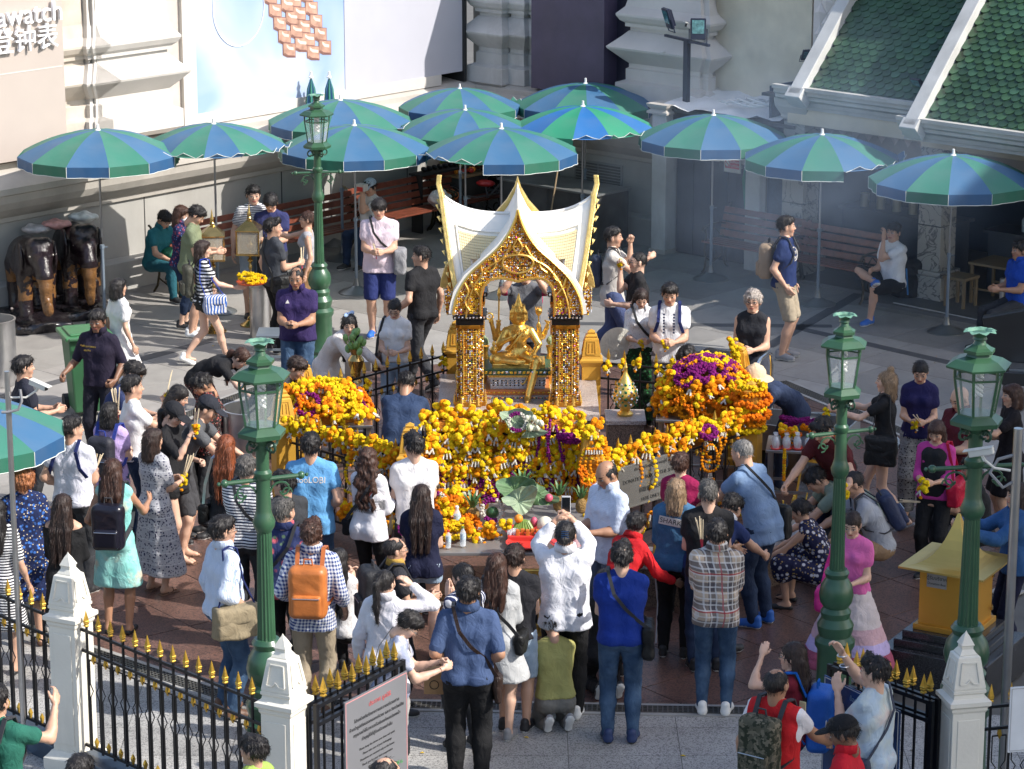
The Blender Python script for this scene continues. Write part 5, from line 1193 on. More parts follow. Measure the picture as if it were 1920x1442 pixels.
dr=MB();dr.lathe([(.004,-.055),(.020,-.02),(.014,.01),(.008,.03),(.001,.04)],(0,0,0),4,rot=rad(45));DRM=dr.mesh('gold_drop',GOLD)
def iron_fence(label,P,Q,zt=1.18,zb=.22,step=.15,plinth=True,group=None,bend=True,name='iron_fence',th=.016,tip=1.0,dbl=True):
 P,Q=Vector((P[0],P[1],0)),Vector((Q[0],Q[1],0));d=Q-P;Ln=d.length;az=math.atan2(d.y,d.x);t=thing(name,label,'fence',P,az,group);n=max(2,int(Ln/step))
 if plinth:mb=MB();mb.box((Ln/2,0,.08),(Ln,.26,.16));mb.build('plinth',BLU,t,bevel=.01)
 for z in(zt,zt-.17,zb):mb=MB();mb.bar((0,0,z),(Ln,0,z),.018,.022);mb.build('rail',IRON,t)
 bm_=MB();bm_.bar((0,0,zb-.03),(0,0,zt+.05),th);BM=bm_.mesh('baluster',IRON)
 b2=MB();x=step*.36
 for s_ in(-1,1):b2 .tube([(s_*x,0,zt-.23),(s_*x,0,(zt+zb)/2+.05),(s_*(x-.035),0,(zt+zb)/2),(s_*x,0,(zt+zb)/2-.06),(s_*x,0,zb)],.0055,4)
 b2 .bar((-x,0,zt-.23),(x,0,zt-.23),.01);B2=b2 .mesh('bent_bar',IRON)
 for i in range(n):
  xx=(i+.5)*Ln/n;place('baluster',BM,t,loc=(xx,0,0));place('gold_spear_tip',SPM,t,loc=(xx,0,zt+.04),sc=(tip,tip,tip))
  if i and bend:place('bent_bar',B2,t,loc=(xx-Ln/n/2,0,0));place('gold_drop',DRM,t,loc=(xx-Ln/n/2,0,zt-.20));place('gold_drop',DRM,t,loc=(xx-Ln/n/2,0,zb+.04),rot=(math.pi,0,0))
 return t
dAB=(pB-pA).normalized();iron_fence('black iron fence with gold tips between the two left cream pillars',pA+dAB*.13,pB-dAB*.13)
iron_fence('black iron fence running off the left edge beside the leftmost cream pillar',pA-dAB*2.2,pA-dAB*.13)
iron_fence('black iron fence right of the right cream pillar',(pC.x+.13,pC.y+.02),(pC.x+1.8,pC.y+.45))
def gate(label,P,Q,zt,step=.10):
 P,Q=Vector((P[0],P[1],0)),Vector((Q[0],Q[1],0));d=Q-P;Ln=d.length;t=thing('gate_leaf',label,'gate',P,math.atan2(d.y,d.x));
 mb=MB()
 for y in(-.035,.035):
  for z in(.12,zt-.14,zt):mb.bar((0,y,z),(Ln,y,z),.03,.03)
  for x in(0,Ln):mb.bar((x,y,.08),(x,y,zt+.02),.035,.03)
 mb.build('gate_frame',IRON,t)
 n=int(Ln/step)
 b_=MB();b_.bar((0,0,.1),(0,0,zt),.015);bm2=b_.mesh('gate_bar',IRON)
 for i in range(n):place('gate_bar',bm2,t,loc=((i+.5)*Ln/n,.02,0))
 for i in range(6):
  for y in(-.035,.035):
   x=(i+.5)*Ln/6*.98;place('gold_spear_tip',SPM,t,loc=(x,y,zt+.055),sc=(1.15,1.15,1.1));m_=MB();m_.bar((x,y,zt),(x,y,zt+.06),.012);m_.build('tip_stem',IRON,t)
 mb=MB();mb.tube([(.1,-.06,.62),(.1,-.06,.56),(.14,-.06,.54)],.010,6);mb.build('padlock',M('brass_lock',(.4,.28,.1),.3,.8),t,smooth=True)
 return t
g1a=Vector((pB.x+.20,pB.y+.02,0));g1b=G(748,1240,1.22);g1b=Vector((g1b.x,g1b.y,0));gate('open black gate leaf with paired gold tips carrying the grey text board',g1a,g1b,1.22)
g2a=Vector((pC.x-.20,pC.y+.03,0));g2b=G(1562,1248,1.22);g2b=Vector((g2b.x,g2b.y,0));gate('open black gate leaf with paired gold tips left of the right cream pillar',g2a,g2b,1.22)
GRB=M('board_grey',(.21,.21,.22),.3,.2,var=.05);INK=M('ink_black',(.02,.02,.02),.6);INR=M('ink_red',(.55,.08,.08),.6);ING=M('ink_green',(.08,.42,.10),.6);INB=M('ink_blue',(.05,.15,.35),.6)
def board(label,P,Q,z0,z1,mat,rows,off=-.07,frame=None,name='text_board',sz=.03):
 P,Q=Vector((P[0],P[1],0)),Vector((Q[0],Q[1],0));d=Q-P;Ln=d.length;d.normalize();nrm=Vector((d.y,-d.x,0));
 t=thing(name,label,'sign',P+nrm*abs(off));X=d;Mx=Matrix((d,Vector((0,0,1)),nrm)).transposed().to_4x4()
 mb=MB();mb.prism([(0,z0),(Ln,z0),(Ln,z1),(0,z1)],-.008,.004);o=mb.build('board',mat,t);o.matrix_local=Mx
 mb=MB();fr=frame or M('board_line_red',(.6,.25,.25),.5)
 for a,b_ in(((.012,z0+.012),(Ln-.012,z0+.012)),((Ln-.012,z0+.012),(Ln-.012,z1-.012)),((Ln-.012,z1-.012),(.012,z1-.012)),((.012,z1-.012),(.012,z0+.012))):mb.bar((a[0],a[1],.005),(b_[0],b_[1],.005),.006,.002,up=(0,0,1))
 o=mb.build('border_line',fr,t);o.matrix_local=Mx
 for(txt,x,z,s_,m_)in rows:
  me=text_mesh(txt,s_,m_,.0006);o=bpy.data.objects.new('lettering',me);COL.objects.link(o);o.parent=t;o.matrix_local=Mx@Matrix.Translation((x*Ln,z0+z*(z1-z0),.007))
 return t
d1=(g1b-g1a);rows=[('ประกาศ มูลนิธิ',.55,.88,.050,INR)]+[(s_,.5,.79-i*.062,.036,INK)for i,s_ in enumerate(('โปรดช่วยกันรักษาความสะอาดบริเวณศาล','ห้ามนำธูปเทียนออกนอกบริเวณ และระวังทรัพย์สิน','กรุณาอย่าให้อาหารหรือเงินแก่คนแปลกหน้า','ทำบุญได้ที่ตู้รับบริจาคเท่านั้น'))]+[(s_,.5,.52-i*.05,.026,INK)for i,s_ in enumerate(('Please keep the shrine area clean and quiet','Please take care of your belongings','Donations are received only at the boxes','Thank you for your kind cooperation','请保持清洁 爱护公物'))]+[('เปิด 06.00',.22,.09,.045,ING),('ปิด 22.00 น.',.78,.21,.045,ING),('ทุกวัน',.76,.12,.045,ING)]
board('grey board of small black, red and green writing on the left gate leaf',g1a+d1*.27,g1b-d1*.0,.28,1.16,GRB,rows)
mdk=M('poster_blue',(.02,.055,.16),.18,var=.7,vs=3);board('dark blue glossy poster board left of the man in the pale tie-dye shirt',G(1560,1262,1.2),G(1702,1330,1.2),.35,1.20,mdk,[('ข้อควรปฏิบัติ',.5,.9,.05,M('ink_pale',(.3,.4,.5),.6)),('Please respect',.5,.8,.035,MC['ink_pale'])],frame=M('board_line_white',(.6,.6,.6),.5))
pr=G(1888,1290,1.35);board('white notice cut by the right edge beside the right cream pillar',(pr.x,pr.y),(pr.x+.62,pr.y+.12),.88,1.38,M('paper_white',(.66,.68,.70),.6),[(s_,.5,.85-i*.13,.045,INB)for i,s_ in enumerate(('ข้อแนะนำ','โปรดใช้ธูป','คนละหนึ่งดอก','และพวงมาลัย','หนึ่งพวง','Thank you'))],frame=M('board_line_grey',(.4,.4,.42),.5))
WOOD=M('bench_wood_red',(.16,.045,.025),.28,var=.3,vs=12,spec=.6);BIR=M('bench_iron',(.05,.04,.02),.45,.5,var=.3)
SLAT=None
def bench(label,p,rz,L=1.7,group='slatted park benches',skip=False):
 t=thing('park_bench',label,'bench',p,rz,group)
 for i in range(4):mb=MB();mb.box((0,.02+i*.095,.43),(L,.08,.028));mb.build('seat_slat',WOOD,t,bevel=.006)
 for i in range(4):mb=MB();mb.box((0,.41+i*.030,.50+i*.105),(L,.024,.085),R=Matrix.Rotation(rad(-16),3,'X'));mb.build('back_slat',WOOD,t,bevel=.006)
 for x in(-L/2+.06,L/2-.06):
  mb=MB();mb.tube([(x,-.06,0),(x,.0,.06),(x,.02,.2),(x,-.02,.32),(x,.0,.41),(x,.36,.41),(x,.42,.5),(x,.53,.88),(x,.57,.9)],.017,6);mb.tube([(x,.50,0),(x,.42,.1),(x,.38,.25),(x,.37,.41)],.017,6)
  mb.tube([(x,.46,.62),(x,.30,.66),(x,.10,.66),(x,-.04,.64),(x,-.07,.60),(x,-.04,.57),(x,.0,.59)],.016,6);mb.tube([(x,-.0,.42),(x,.02,.5),(x,-.0,.62)],.014,6)
  for k in range(5):a=k*1.26;mb.tube([(x,.18+.07*math.cos(a+q*.5),.22+.07*math.sin(a+q*.5))for q in range(4)],.010,5)
  mb.tube([(x,.0,.2),(x,.18,.12),(x,.38,.2)],.012,5);mb.tube([(x,.1,.5),(x,.2,.6),(x,.32,.5)],.010,5)
  mb.build('iron_end',BIR,t,smooth=True)
 return t
AL=AB+math.pi/2
def onleft(px,py,off=.75):return None
rzL=math.atan2(UU.y,UU.x)+math.pi
for lab,a,in(('bench nearest the elephants, with a man in teal seated at its far end',-6.05),('bench behind the brass lanterns and the striped-shirt man',-4.1),('bench behind the tall back street lamp',-2.35),('bench under the middle umbrellas with a seated man in a white cap',-.95)):
 p=B(a,1.02 if a<-3 else.95,0);bench(lab,p,math.atan2(UU.y,UU.x),L=1.85 if a!=-.95 else 1.3)
bench('hazy red bench left of the seated man at the pavilion',B(-.95,5.95,0),AB,1.5);bench('hazy red bench with the cross-legged man in a white shirt',B(-1.05,7.35,0),AB,1.45)
# ================================================================== SHRINE
RN=random.Random(11)
GLD=M('gold_leaf',(.86,.56,.14),.34,.85,var=.12,vs=14,bump=.15,bs=60);AMB=M('mosaic_amber',(.66,.24,.02),.25,.25);YEL=M('mosaic_yellow',(.88,.58,.05),.25,.3);SIL=M('mosaic_mirror',(.74,.74,.78),.16,.7);DRK=M('mosaic_dark',(.03,.03,.03),.2,.3)
MAG=M('mosaic_magenta',(.45,.04,.30),.2,.5);GRN=M('mosaic_green',(.02,.16,.07),.2,.4);ORG=M('gold_amber_frame',(.50,.20,.02),.30,.7,var=.2,vs=20);REDM=M('mosaic_red',(.35,.03,.02),.25,.3)
RWH=M('roof_white_paint',(.82,.80,.74),.55,var=.03);RTL=M('roof_tile_cream',(.74,.62,.36),.45,var=.08);RGO=M('ridge_gold',(.66,.48,.16),.40,.55,var=.2,vs=15,bump=.3,bs=50)
CH=[GLD,AMB,YEL,SIL,DRK,MAG,GRN,REDM]
shr=thing('shrine_pavilion','small white-roofed shrine canopy covered in gold and mirror mosaic','shrine',(.06,29.85,.8))
S0=Vector((.06,29.85,.8))
def sp_(name,mb,mat,**k):o=mb.build(name,mat,shr,**k);o.matrix_local=Matrix.Translation(-S0);return o
def chip(mb,c,n,s,mi):
 n=Vector(n).normalized();n=(n+Vector((RN.uniform(-.22,.22),RN.uniform(-.22,.22),RN.uniform(-.22,.22)))).normalized();x=n.cross(Vector((0,0,1))).normalized();y=n.cross(x);a=RN.uniform(0,6.28)if RN.random()<.5 else.785
 d1=x*math.cos(a)+y*math.sin(a);d2=n.cross(d1);c=Vector(c);mb.mi=mi
 mb.add([c+d1*s,c+d2*s*.8,c-d1*s,c-d2*s*.8,c+n*s*.55],[(0,1,4),(1,2,4),(2,3,4),(3,0,4)])
def pick(w):
 r=RN.random()*sum(w)
 for i,v in enumerate(w):
  r-=v
  if r<=0:return i
 return 0
OUT=[(.0,2.92),(.03,2.80),(.095,2.66),(.20,2.51),(.365,2.37),(.52,2.22),(.625,2.04),(.66,1.90),(.67,1.81)]
INN=[(.385,1.81),(.385,2.0),(.36,2.11),(.29,2.185),(.20,2.205),(.10,2.19),(0,2.165)]
gable=[(x,z)for x,z in OUT]+[(x,z)for x,z in INN];full=[(-x,z)for x,z in OUT[::-1]]+OUT[1:]+INN[:-1]+[(0,INN[-1][1])]+[(-x,z)for x,z in INN[:-1][::-1]]
TY=lambda y:Matrix(((1,0,0,S0 .x),(0,0,-1,y),(0,1,0,0),(0,0,0,1)))
def offs(pts,d):return[(x*(1+d/.66)+(0),z+d*(.9 if x<.3 else.25))for x,z in pts]
mb=MB();mb.prism(full,0,.07,TY(29.17));sp_('gable_arch',mb,ORG,bevel=.008)
mb=MB();wo=offs(OUT,.045);mb.prism([(-x,z)for x,z in wo[::-1]]+wo[1:]+[(x,z)for x,z in OUT[::-1]]+[(-x,z)for x,z in OUT[1:]],0,.175,TY(29.262));sp_('gable_verge',mb,RWH)
mb=MB()
for pts,r in((OUT,.014),(INN,.016),(offs(OUT,-.13)[2:],.010),([(0,2.62),(.06,2.52),(.0,2.46)],.009),([(.0,2.45),(.14,2.43),(.17,2.34),(.10,2.27),(0,2.25)],.012),([(.385,2.0),(.47,2.1),(.5,2.2)],.01),([(.24,2.42),(.22,2.32),(.30,2.26)],.009),([(.38,2.32),(.36,2.22),(.44,2.15)],.009),([(.55,2.15),(.5,2.05),(.56,1.95),(.5,1.86)],.010)):
 q=list(pts)
 for _ in range(2):q=[q[0]]+[w for a,b in zip(q[:-1],q[1:])for w in((a[0]*.75+b[0]*.25,a[1]*.75+b[1]*.25),(a[0]*.25+b[0]*.75,a[1]*.25+b[1]*.75))]+[q[-1]]
 for s_ in(-1,1):mb.tube([(S0 .x+s_*x,29.085,z)for x,z in q],r,5)
sp_('scroll_relief',mb,GLD,smooth=True)
def in_g(x,z):return inside((x,z),full)
mb=MB();st_=.019
for i in range(-38,39):
 for j in range(0,62):
  x,z=i*st_+RN.uniform(-.004,.004),1.81+j*st_+RN.uniform(-.004,.004)
  if not in_g(x*.99,z):continue
  e=in_g(x*.86,z+.08);w=(3,2.5,3.5,2,1,.0,.2,.2)if not e else(3.5,2.5,1.2,5,1.5,.3,.2,.2)
  if z<2.15 and abs(x)<.5:w=(3,1.5,6,1.2,.6,.0 if x<0 else 1.6,.1,.1)
  chip(mb,(S0 .x+x,29.098,z),(0,-1,.15),RN.uniform(.008,.013),pick(w))
o=sp_('mosaic_chips',mb,CH);o['kind']='stuff'
mb=MB();bp2=[]
for s_ in(-1,1):
 pts=[Vector((s_*x,z,0))for x,z in INN]
 for a,b_ in zip(pts[:-1],pts[1:]):
  n=max(1,int((b_-a).length/.026))
  for k in range(n):p=a.lerp(b_,k/n);mb.box((S0 .x+p.x*.975,29.10,p.y-.006),(.019,.05,.019))
o=sp_('amber_beads',mb,M('bead_orange',(.75,.24,.02),.25,.3));o['kind']='stuff'
for s_ in(-1,1):
 for yy in(29.22,30.42):
  ear=[(.60,1.80),(.74,1.80),(.76,1.92),(.755,2.04),(.735,2.10),(.70,2.05),(.68,1.95),(.62,1.90)];mb=MB();mb.prism([(s_*x,z)for x,z in ear],0,.10,TY(yy));sp_('gable_ear',mb,ORG,bevel=.01)
  if yy<30:
   mb=MB()
   for _ in range(120):
    x,z=RN.uniform(.60,.76),RN.uniform(1.8,2.1)
    if inside((x,z),ear):chip(mb,(S0 .x+s_*x,yy-.105,z),(0,-1,.1),RN.uniform(.009,.014),pick((3,1,1,5,1,0,0,0)))
    chip(mb,(S0 .x+s_*.765,yy-RN.uniform(0,.1),RN.uniform(1.82,2.08)),(s_,0,.1),.011,pick((2,1,1,5,1,0,0,0)))
   o=sp_('mosaic_chips',mb,CH);o['kind']='stuff'
mb=MB();mb.prism([(x,z-.09*(z>2.3))for x,z in full],0,.07,TY(30.52));sp_('gable_arch',mb,ORG)
gb=[(x,z-.10)for x,z in offs(OUT,.17)];mb=MB();mb.prism([(-x,z+.02)for x,z in gb[::-1]]+[(x,z+.02)for x,z in gb[1:]]+[(x,z-.10)for x,z in OUT[::-1]]+[(-x,z-.10)for x,z in OUT[1:]],0,.09,TY(30.60));sp_('gable_verge',mb,RGO,bevel=.008)
prf=[(x,z-.02)for x,z in offs(OUT,.045)if x<.5];mb=MB();mb.prism([(-x,z)for x,z in prf[::-1]]+prf[1:],-1.24,0,TY(29.255));sp_('ridge_roof',mb,RWH)
def slope_pt(u,v,side):
 v=max(v,0)
 hw=.60+.20*v**.8;x=u*hw;z0=1.90;z1=2.72+.20*abs(u)**3.5;z=z0+(z1-z0)*(v**1.12);y=29.17+.60*v**.9
 if side:y=59.70-y
 return Vector((S0 .x+x,y,z))
for side in(0,1):
 mb=MB();nu,nv=24,12;V=[slope_pt(-1+2*i/nu,j/nv,side)for i in range(nu+1)for j in range(nv+1)]
 mb.add(V,[(i*(nv+1)+j,(i+1)*(nv+1)+j,(i+1)*(nv+1)+j+1,i*(nv+1)+j+1)for i in range(nu)for j in range(nv)if abs(-1+(2*i+1)/nu)>.66 or slope_pt(0,j/nv,0).z>2.3]);o=sp_('roof_slope',mb,RWH,smooth=True,recalc=True);so=o.modifiers.new('s','SOLIDIFY');so.thickness=.03;so.offset=0
for s_ in(-1,1):
 mb=MB();nu,nv=22,26
 for i in range(nu):
  for j in range(nv):
   u0,u1=.12+.70*i/nu,.12+.70*(i+.88)/nu;v0,v1=.0+.78*j/nv,.0+.78*(j+.88)/nv
   if u0<.68 and v0<.5:continue
   P=[slope_pt(s_*u0,v0,0),slope_pt(s_*u1,v0,0),slope_pt(s_*u1,v1,0),slope_pt(s_*u0,v1,0)];P=[p+Vector((0,-.030,.012))for p in P];Q=[p+Vector((0,.012,-.006))for p in P]
   mb.add(P+Q,[(0,1,2,3)if s_>0 else(3,2,1,0),(0,4,5,1),(1,5,6,2),(2,6,7,3),(3,7,4,0)])
 o=sp_('cream_roof_tiles',mb,RTL);o['kind']='stuff'
 mb=MB();mb.tube([slope_pt(s_*.84,v,0)+Vector((0,-.025,.01))for v in(0,.2,.4,.6,.82)]+[slope_pt(s_*u,.82,0)+Vector((0,-.025,.01))for u in(.84,.6,.4,.1)],.012,6);sp_('roof_moulding',mb,RWH,smooth=True)
 for side in(0,1):
  pts=[slope_pt(s_*1.0,v,side)for v in(-.02,.15,.35,.55,.75,.9,1.0)]
  mb=MB();V=[];pp_=pts+([Vector((S0 .x+s_*.83,29.85,3.03)),Vector((S0 .x+s_*.82,29.85,3.12))]if side==0 else[])
  for i,p in enumerate(pp_):
   wdt=.05*(1 if i<7 else(.8 if i==7 else.3));
   for dx,dy in((-.022,-wdt),(.03,-wdt),(.03,wdt),(-.022,wdt)):V.append(p+Vector((s_*dx,dy,.02)))
  n=len(pp_);mb.add(V,[(i*4+k,i*4+(k+1)%4,(i+1)*4+(k+1)%4,(i+1)*4+k)for i in range(n-1)for k in range(4)]+[(3,2,1,0),(n*4-4,n*4-3,n*4-2,n*4-1)]);sp_('gold_verge',mb,RGO,smooth=False,recalc=True,bevel=.008)
  for q in range(9):
   v=.08+q*.1;p=slope_pt(s_*1.03,v,side);mb=MB();mb.add([p+Vector((s_*.03,-.03,.0)),p+Vector((s_*.03,.03,0)),p+Vector((s_*.062,0,.045)),p+Vector((s_*.03,0,.055)),p+Vector((s_*.02,0,-.01))],[(0,2,3),(2,1,3),(0,4,2),(4,1,2)]);sp_('verge_leaf',mb,RGO)
def shrine_column(cx,cy,front):
 h=1.0;c0=Vector((cx,cy,.8));mb=MB()
 for(w,z0,z1)in((.335,0,.05),(.30,.05,.13),(.265,.13,.84),(.30,.84,.88)):mb.box(c0+Vector((0,0,(z0+z1)/2)),(w*.72,w,z1-z0));mb.box(c0+Vector((0,0,(z0+z1)/2)),(w,w*.72,z1-z0-.002))
 sp_('column',mb,ORG,bevel=.006)
 mb=MB();mb.box(c0+Vector((0,0,.97)),(.35,.35,.05));mb.box(c0+Vector((0,0,.91)),(.29,.29,.06));sp_('column_capital',mb,DRK,bevel=.006)
 mb=MB();sx=.019
 faces=[((0,-1,0),.27),((1,0,0),.27),((-1,0,0),.27)]
 for nrm,w in faces:
  n=Vector(nrm);t=Vector((-n.y,n.x,0))if n.x==0 else Vector((0,1,0));nk=int(w/sx)
  for k in range(nk+1):
   u=(k/nk-.5)*w*.96
   for j in range(50):
    z=.03+j*sx;d=.136 if abs(u)<.095 else.098
    if z<.13:d+=.02
    if z>.95:continue
    stripe=abs(abs(u)-.045)<.012 or abs(abs(u)-.105)<.011
    w_=(4,3.5,2,.5,1,0,0,.6)if stripe else((3,2,2.5,2.5,2.5,1.2 if cx>0 and nrm[1]and z>.4 and z<.75 else 0,.3,.1)if(k+j)%2 else(1,1,3,4,2,0,.5,0))
    if z>.83:w_=(3,5,2,2,1,.2,0,1)
    if not front and RN.random()<.5:continue
    chip(mb,c0+n*d+t*u+Vector((0,0,z)),n,RN.uniform(.008,.012),pick(w_))
  for k in range(9):chip(mb,c0+n*.178+t*((k/8-.5)*.30)+Vector((0,0,.97)),n,.016,3)
 o=sp_('mosaic_chips',mb,CH);o['kind']='stuff'
 mb=MB()
 for nrm in((0,-1),(1,0),(-1,0)):
  n=Vector((*nrm,0));t=Vector((-n.y,n.x,0))
  for u in(-.068,.068):p=c0+n*.138+t*u;mb.tube([p+Vector((0,0,.1)),p+Vector((0,0,.83))],.006,4)
  for k in range(3):
   for q in range(4):p=c0+n*(.155+.004*q)+t*((k-1)*.085);
   p=c0+n*.158+t*((k-1)*.085);mb.add([p+t*.035,p-t*.035,p+Vector((0,0,.12)),p+n*.022+Vector((0,0,.03))],[(0,3,2),(3,1,2),(0,1,3)])
 sp_('gold_trim',mb,GLD)
for cx in(-.50+.06,.50+.06):
 for i,cy in enumerate((29.30,30.36)):shrine_column(cx,cy,i==0)
plt=thing('shrine_plinth','pale pink granite plinth under the mosaic shrine','plinth',(.06,29.6,0))
def pl(name,c,d,mat,**k):mb=MB();mb.box(c,d);o=mb.build(name,mat,plt,**k);o.matrix_local=Matrix.Translation((-.06,-29.6,0));return o
pl('plinth_body',(.065,29.68,.36),(1.60,1.60,.72),BG_,bevel=.006)
for i in range(3):
 for j in range(3):pl('top_slab',(-.50+i*.565,29.13+j*.555,.765),(.560,.550,.07),PG,bevel=.004)
pl('plinth_step',(.065,28.72,.19),(1.2,.3,.38),BG_,bevel=.006)
for i,(w,d,z0,z1)in enumerate(((.74,.66,.80,.845),(.68,.60,.845,.90),(.58,.50,.90,1.03),(.62,.54,1.03,1.06),(.70,.60,1.06,1.125))):
 pl('pedestal_tier',(.06,29.76,(z0+z1)/2),(w,d,z1-z0),(PG,M('tier_orange',(.45,.16,.05),.4),M('tier_grey',(.4,.42,.45),.4),GLD,M('tier_green',(.03,.09,.05),.4))[i],bevel=.003)
mb=MB()
for w,d,z,s_,wgt in((.74,.66,.822,.012,((0,3),(6,2),(7,2))),(.68,.60,.872,.014,((1,3),(2,1))),(.58,.50,.94,.012,((3,3),(4,2))),(.58,.50,.965,.012,((3,3),(4,2))),(.58,.50,.99,.012,((3,3),(4,2))),(.70,.60,1.092,.024,((2,2),(0,3),(3,1)))):
 n=int(w/(s_*1.9))
 for k in range(n+1):
  for nv,L_,D_ in(((0,-1,0),w,d),((1,0,0),d,w)):
   n3=Vector(nv);t=Vector((-n3 .y,n3 .x,0));mi=wgt[k%len(wgt)][0];chip(mb,Vector((.06,29.76,z))+n3*(D_/2+.002)+t*((k/n-.5)*L_*.96),n3,s_,mi)
o=mb.build('mosaic_chips',CH,plt);o.matrix_local=Matrix.Translation((-.06,-29.6,0));o['kind']='stuff'
stt=thing('golden_statue','seated four-faced golden deity statue with many arms under the mosaic canopy','statue',(.07,29.72,1.14));stt.scale=(1.12,1.05,1.10)
P=[]
def c(a,b_,ra,rb=None):P.append(('c',a,b_,ra,rb if rb is not None else ra))
c((-.05,.02,.09),(.05,.02,.09),.075);c((0,.02,.1),(0,.02,.30),.062,.072);c((-.06,.02,.31),(.06,.02,.31),.052);c((-.035,.0,.28),(.035,.0,.28),.062);c((0,.01,.34),(0,.005,.42),.030)
P.append(('e',(0,0,.445),(.052,.055,.068)));P.append(('e',(-.045,.01,.445),(.03,.045,.06)));P.append(('e',(.045,.01,.445),(.03,.045,.06)))
c((-.055,.0,.50),(.055,.0,.50),.024);c((0,0,.50),(0,0,.58),.052,.028);c((0,0,.58),(0,0,.68),.026,.006)
for a in range(8):q=a*math.pi/4;c((.05*math.cos(q),.05*math.sin(q),.51),(.06*math.cos(q),.06*math.sin(q),.575),.013,.004)
for q in(-1,1):c((q*.07,0,.49),(q*.085,0,.42),.012,.006)
c((-.05,0,.06),(-.22,-.12,.055),.064,.052);c((-.20,-.12,.05),(-.02,-.19,.045),.046,.032);c((-.02,-.19,.045),(.05,-.2,.05),.028,.018)
c((.05,0,.06),(.17,-.17,.045),.062,.050);c((.17,-.17,.04),(.10,-.29,-.22),.046,.030);c((.10,-.29,-.22),(.085,-.33,-.29),.028,.026);c((.085,-.32,-.285),(.08,-.40,-.30),.026,.018)
c((-.115,.01,.31),(-.185,-.03,.19),.036,.030);c((-.185,-.03,.19),(-.05,-.09,.27),.026,.018);c((-.05,-.09,.27),(-.02,-.09,.30),.022,.014)
c((.115,.01,.31),(.19,-.04,.19),.036,.030);c((.19,-.04,.19),(.13,-.14,.10),.026,.018)
for(e1,h1)in(((-.20,.05,.25),(-.19,.0,.38)),((-.22,.07,.22),(-.26,.02,.40)),((-.19,.0,.14),(-.24,-.06,.12)),((.20,.05,.24),(.19,.0,.36)),((.23,.07,.24),(.27,.02,.34)),((.19,.08,.2),(.25,.04,.28))):
 s_=-1 if e1[0]<0 else 1;c((s_*.10,.03,.30),e1,.030,.024);c(e1,h1,.022,.016);c(h1,(h1[0],h1[1]-.01,h1[2]+.03),.020,.012)
P=[tuple([p[0],p[1],p[2]]+[v*1.14 for v in p[3:]])if p[0]=='c' else('e',p[1],tuple(v*1.1 for v in p[2]))for p in P];V,Q=sdf(P,.0085,.014)
bo=bpy.data.objects.new('figure',np_mesh('figure',V,Q,GLD));COL.objects.link(bo);bo.parent=stt
def st(name,mb,mat=None,**k):return mb.build(name,mat or GLD,stt,**k)
mb=MB();mb.box((0,-.02,.0),(.50,.34,.055));st('seat',mb,bevel=.01)
mb=MB();mb.tube([(-.19,-.02,.33),(-.185,-.02,.66)],.009,6);mb.lathe([(.001,0),(.018,.03),(.012,.07),(.001,.11)],(-.185,-.02,.64),6);mb.lathe([(.026,0),(.026,.012)],(-.19,-.02,.41),8);st('sword',mb,smooth=True)
mb=MB();mb.tube([(-.275+.032*math.cos(a),0,.455+.032*math.sin(a))for a in[i*.45 for i in range(15)]],.009,6);mb.ball((-.275,0,.455),.012,6,4);st('discus',mb,smooth=True)
mb=MB();mb.tube([(.19,-.01,.38),(.19,-.01,.46)],.007,5);mb.lathe([(.008,.46),(.03,.49),(.034,.52),(.02,.535)],(.19,-.01,0),10)
for k in range(5):mb.tube([(.19+(k-2)*.014,-.01,.52),(.19+(k-2)*.016,-.01,.555)],.004,4)
st('sceptre',mb,smooth=True)
mb=MB();mb.lathe([(.02,0),(.035,.02),(.04,.045),(.025,.07),(.012,.08),(.018,.10),(.006,.13)],(-.235,-.08,.10),12);st('water_pot',mb,smooth=True)
mb=MB();mb.tube([(.27,.01,.34),(.29,.0,.40),(.25,-.01,.42),(.28,-.01,.38)],.012,6);st('conch',mb,smooth=True)
mb=MB()
for k in range(40):
 t_=k/39;a=math.pi*t_;mb.ball((.03-.075*math.cos(a)*(1+t_*.2),-.10-.14*math.sin(a*.5),.18-.35*math.sin(a)),.0085,5,4)
o=st('prayer_beads',mb,smooth=True);o['kind']='stuff'
mb=MB();mb.tube([(.09,-.055,.36),(.0,-.085,.27),(-.06,-.07,.18),(-.1,-.06,.12)],.014,6);st('sash',mb,smooth=True)
for k in range(8):
 mb=MB();q=k*.22-.8;mb.add([(math.sin(q)*.10,-.03-.055*math.cos(q),.34),(math.sin(q+.2)*.10,-.03-.055*math.cos(q+.2),.34),(math.sin(q+.1)*.105,-.045-.06*math.cos(q+.1),.30),(math.sin(q+.1)*.10,-.055-.06*math.cos(q+.1),.33)],[(0,2,3),(3,2,1),(0,3,1)]);st('collar_leaf',mb)
def vase(label,x,y,z,h=.46):
 t=thing('golden_vase',label,'vase',(x,y,z));mb=MB();mb.lathe([(.05,0),(.055,.02),(.03,.06),(.035,.12),(.06,.22),(.065,.30),(.04,.38),(.05,.44),(.06,.46),(.045,.45)],(0,0,0),20);mb.build('vase_body',GLD,t,smooth=True)
 for k in range(8):a=k*.8;mb=MB();mb.ball((.03*math.cos(a),.03*math.sin(a),.50+.02*(k%3)),.024,6,5,(1,1,1.3));mb.build('lotus_bud',M('lotus_green',(.28,.36,.20),.6),t,smooth=True)
vase('gold vase of pale lotus buds just left of the statue',-.30,29.95,.8);vase('gold vase standing just right of the statue',.42,29.95,.8)
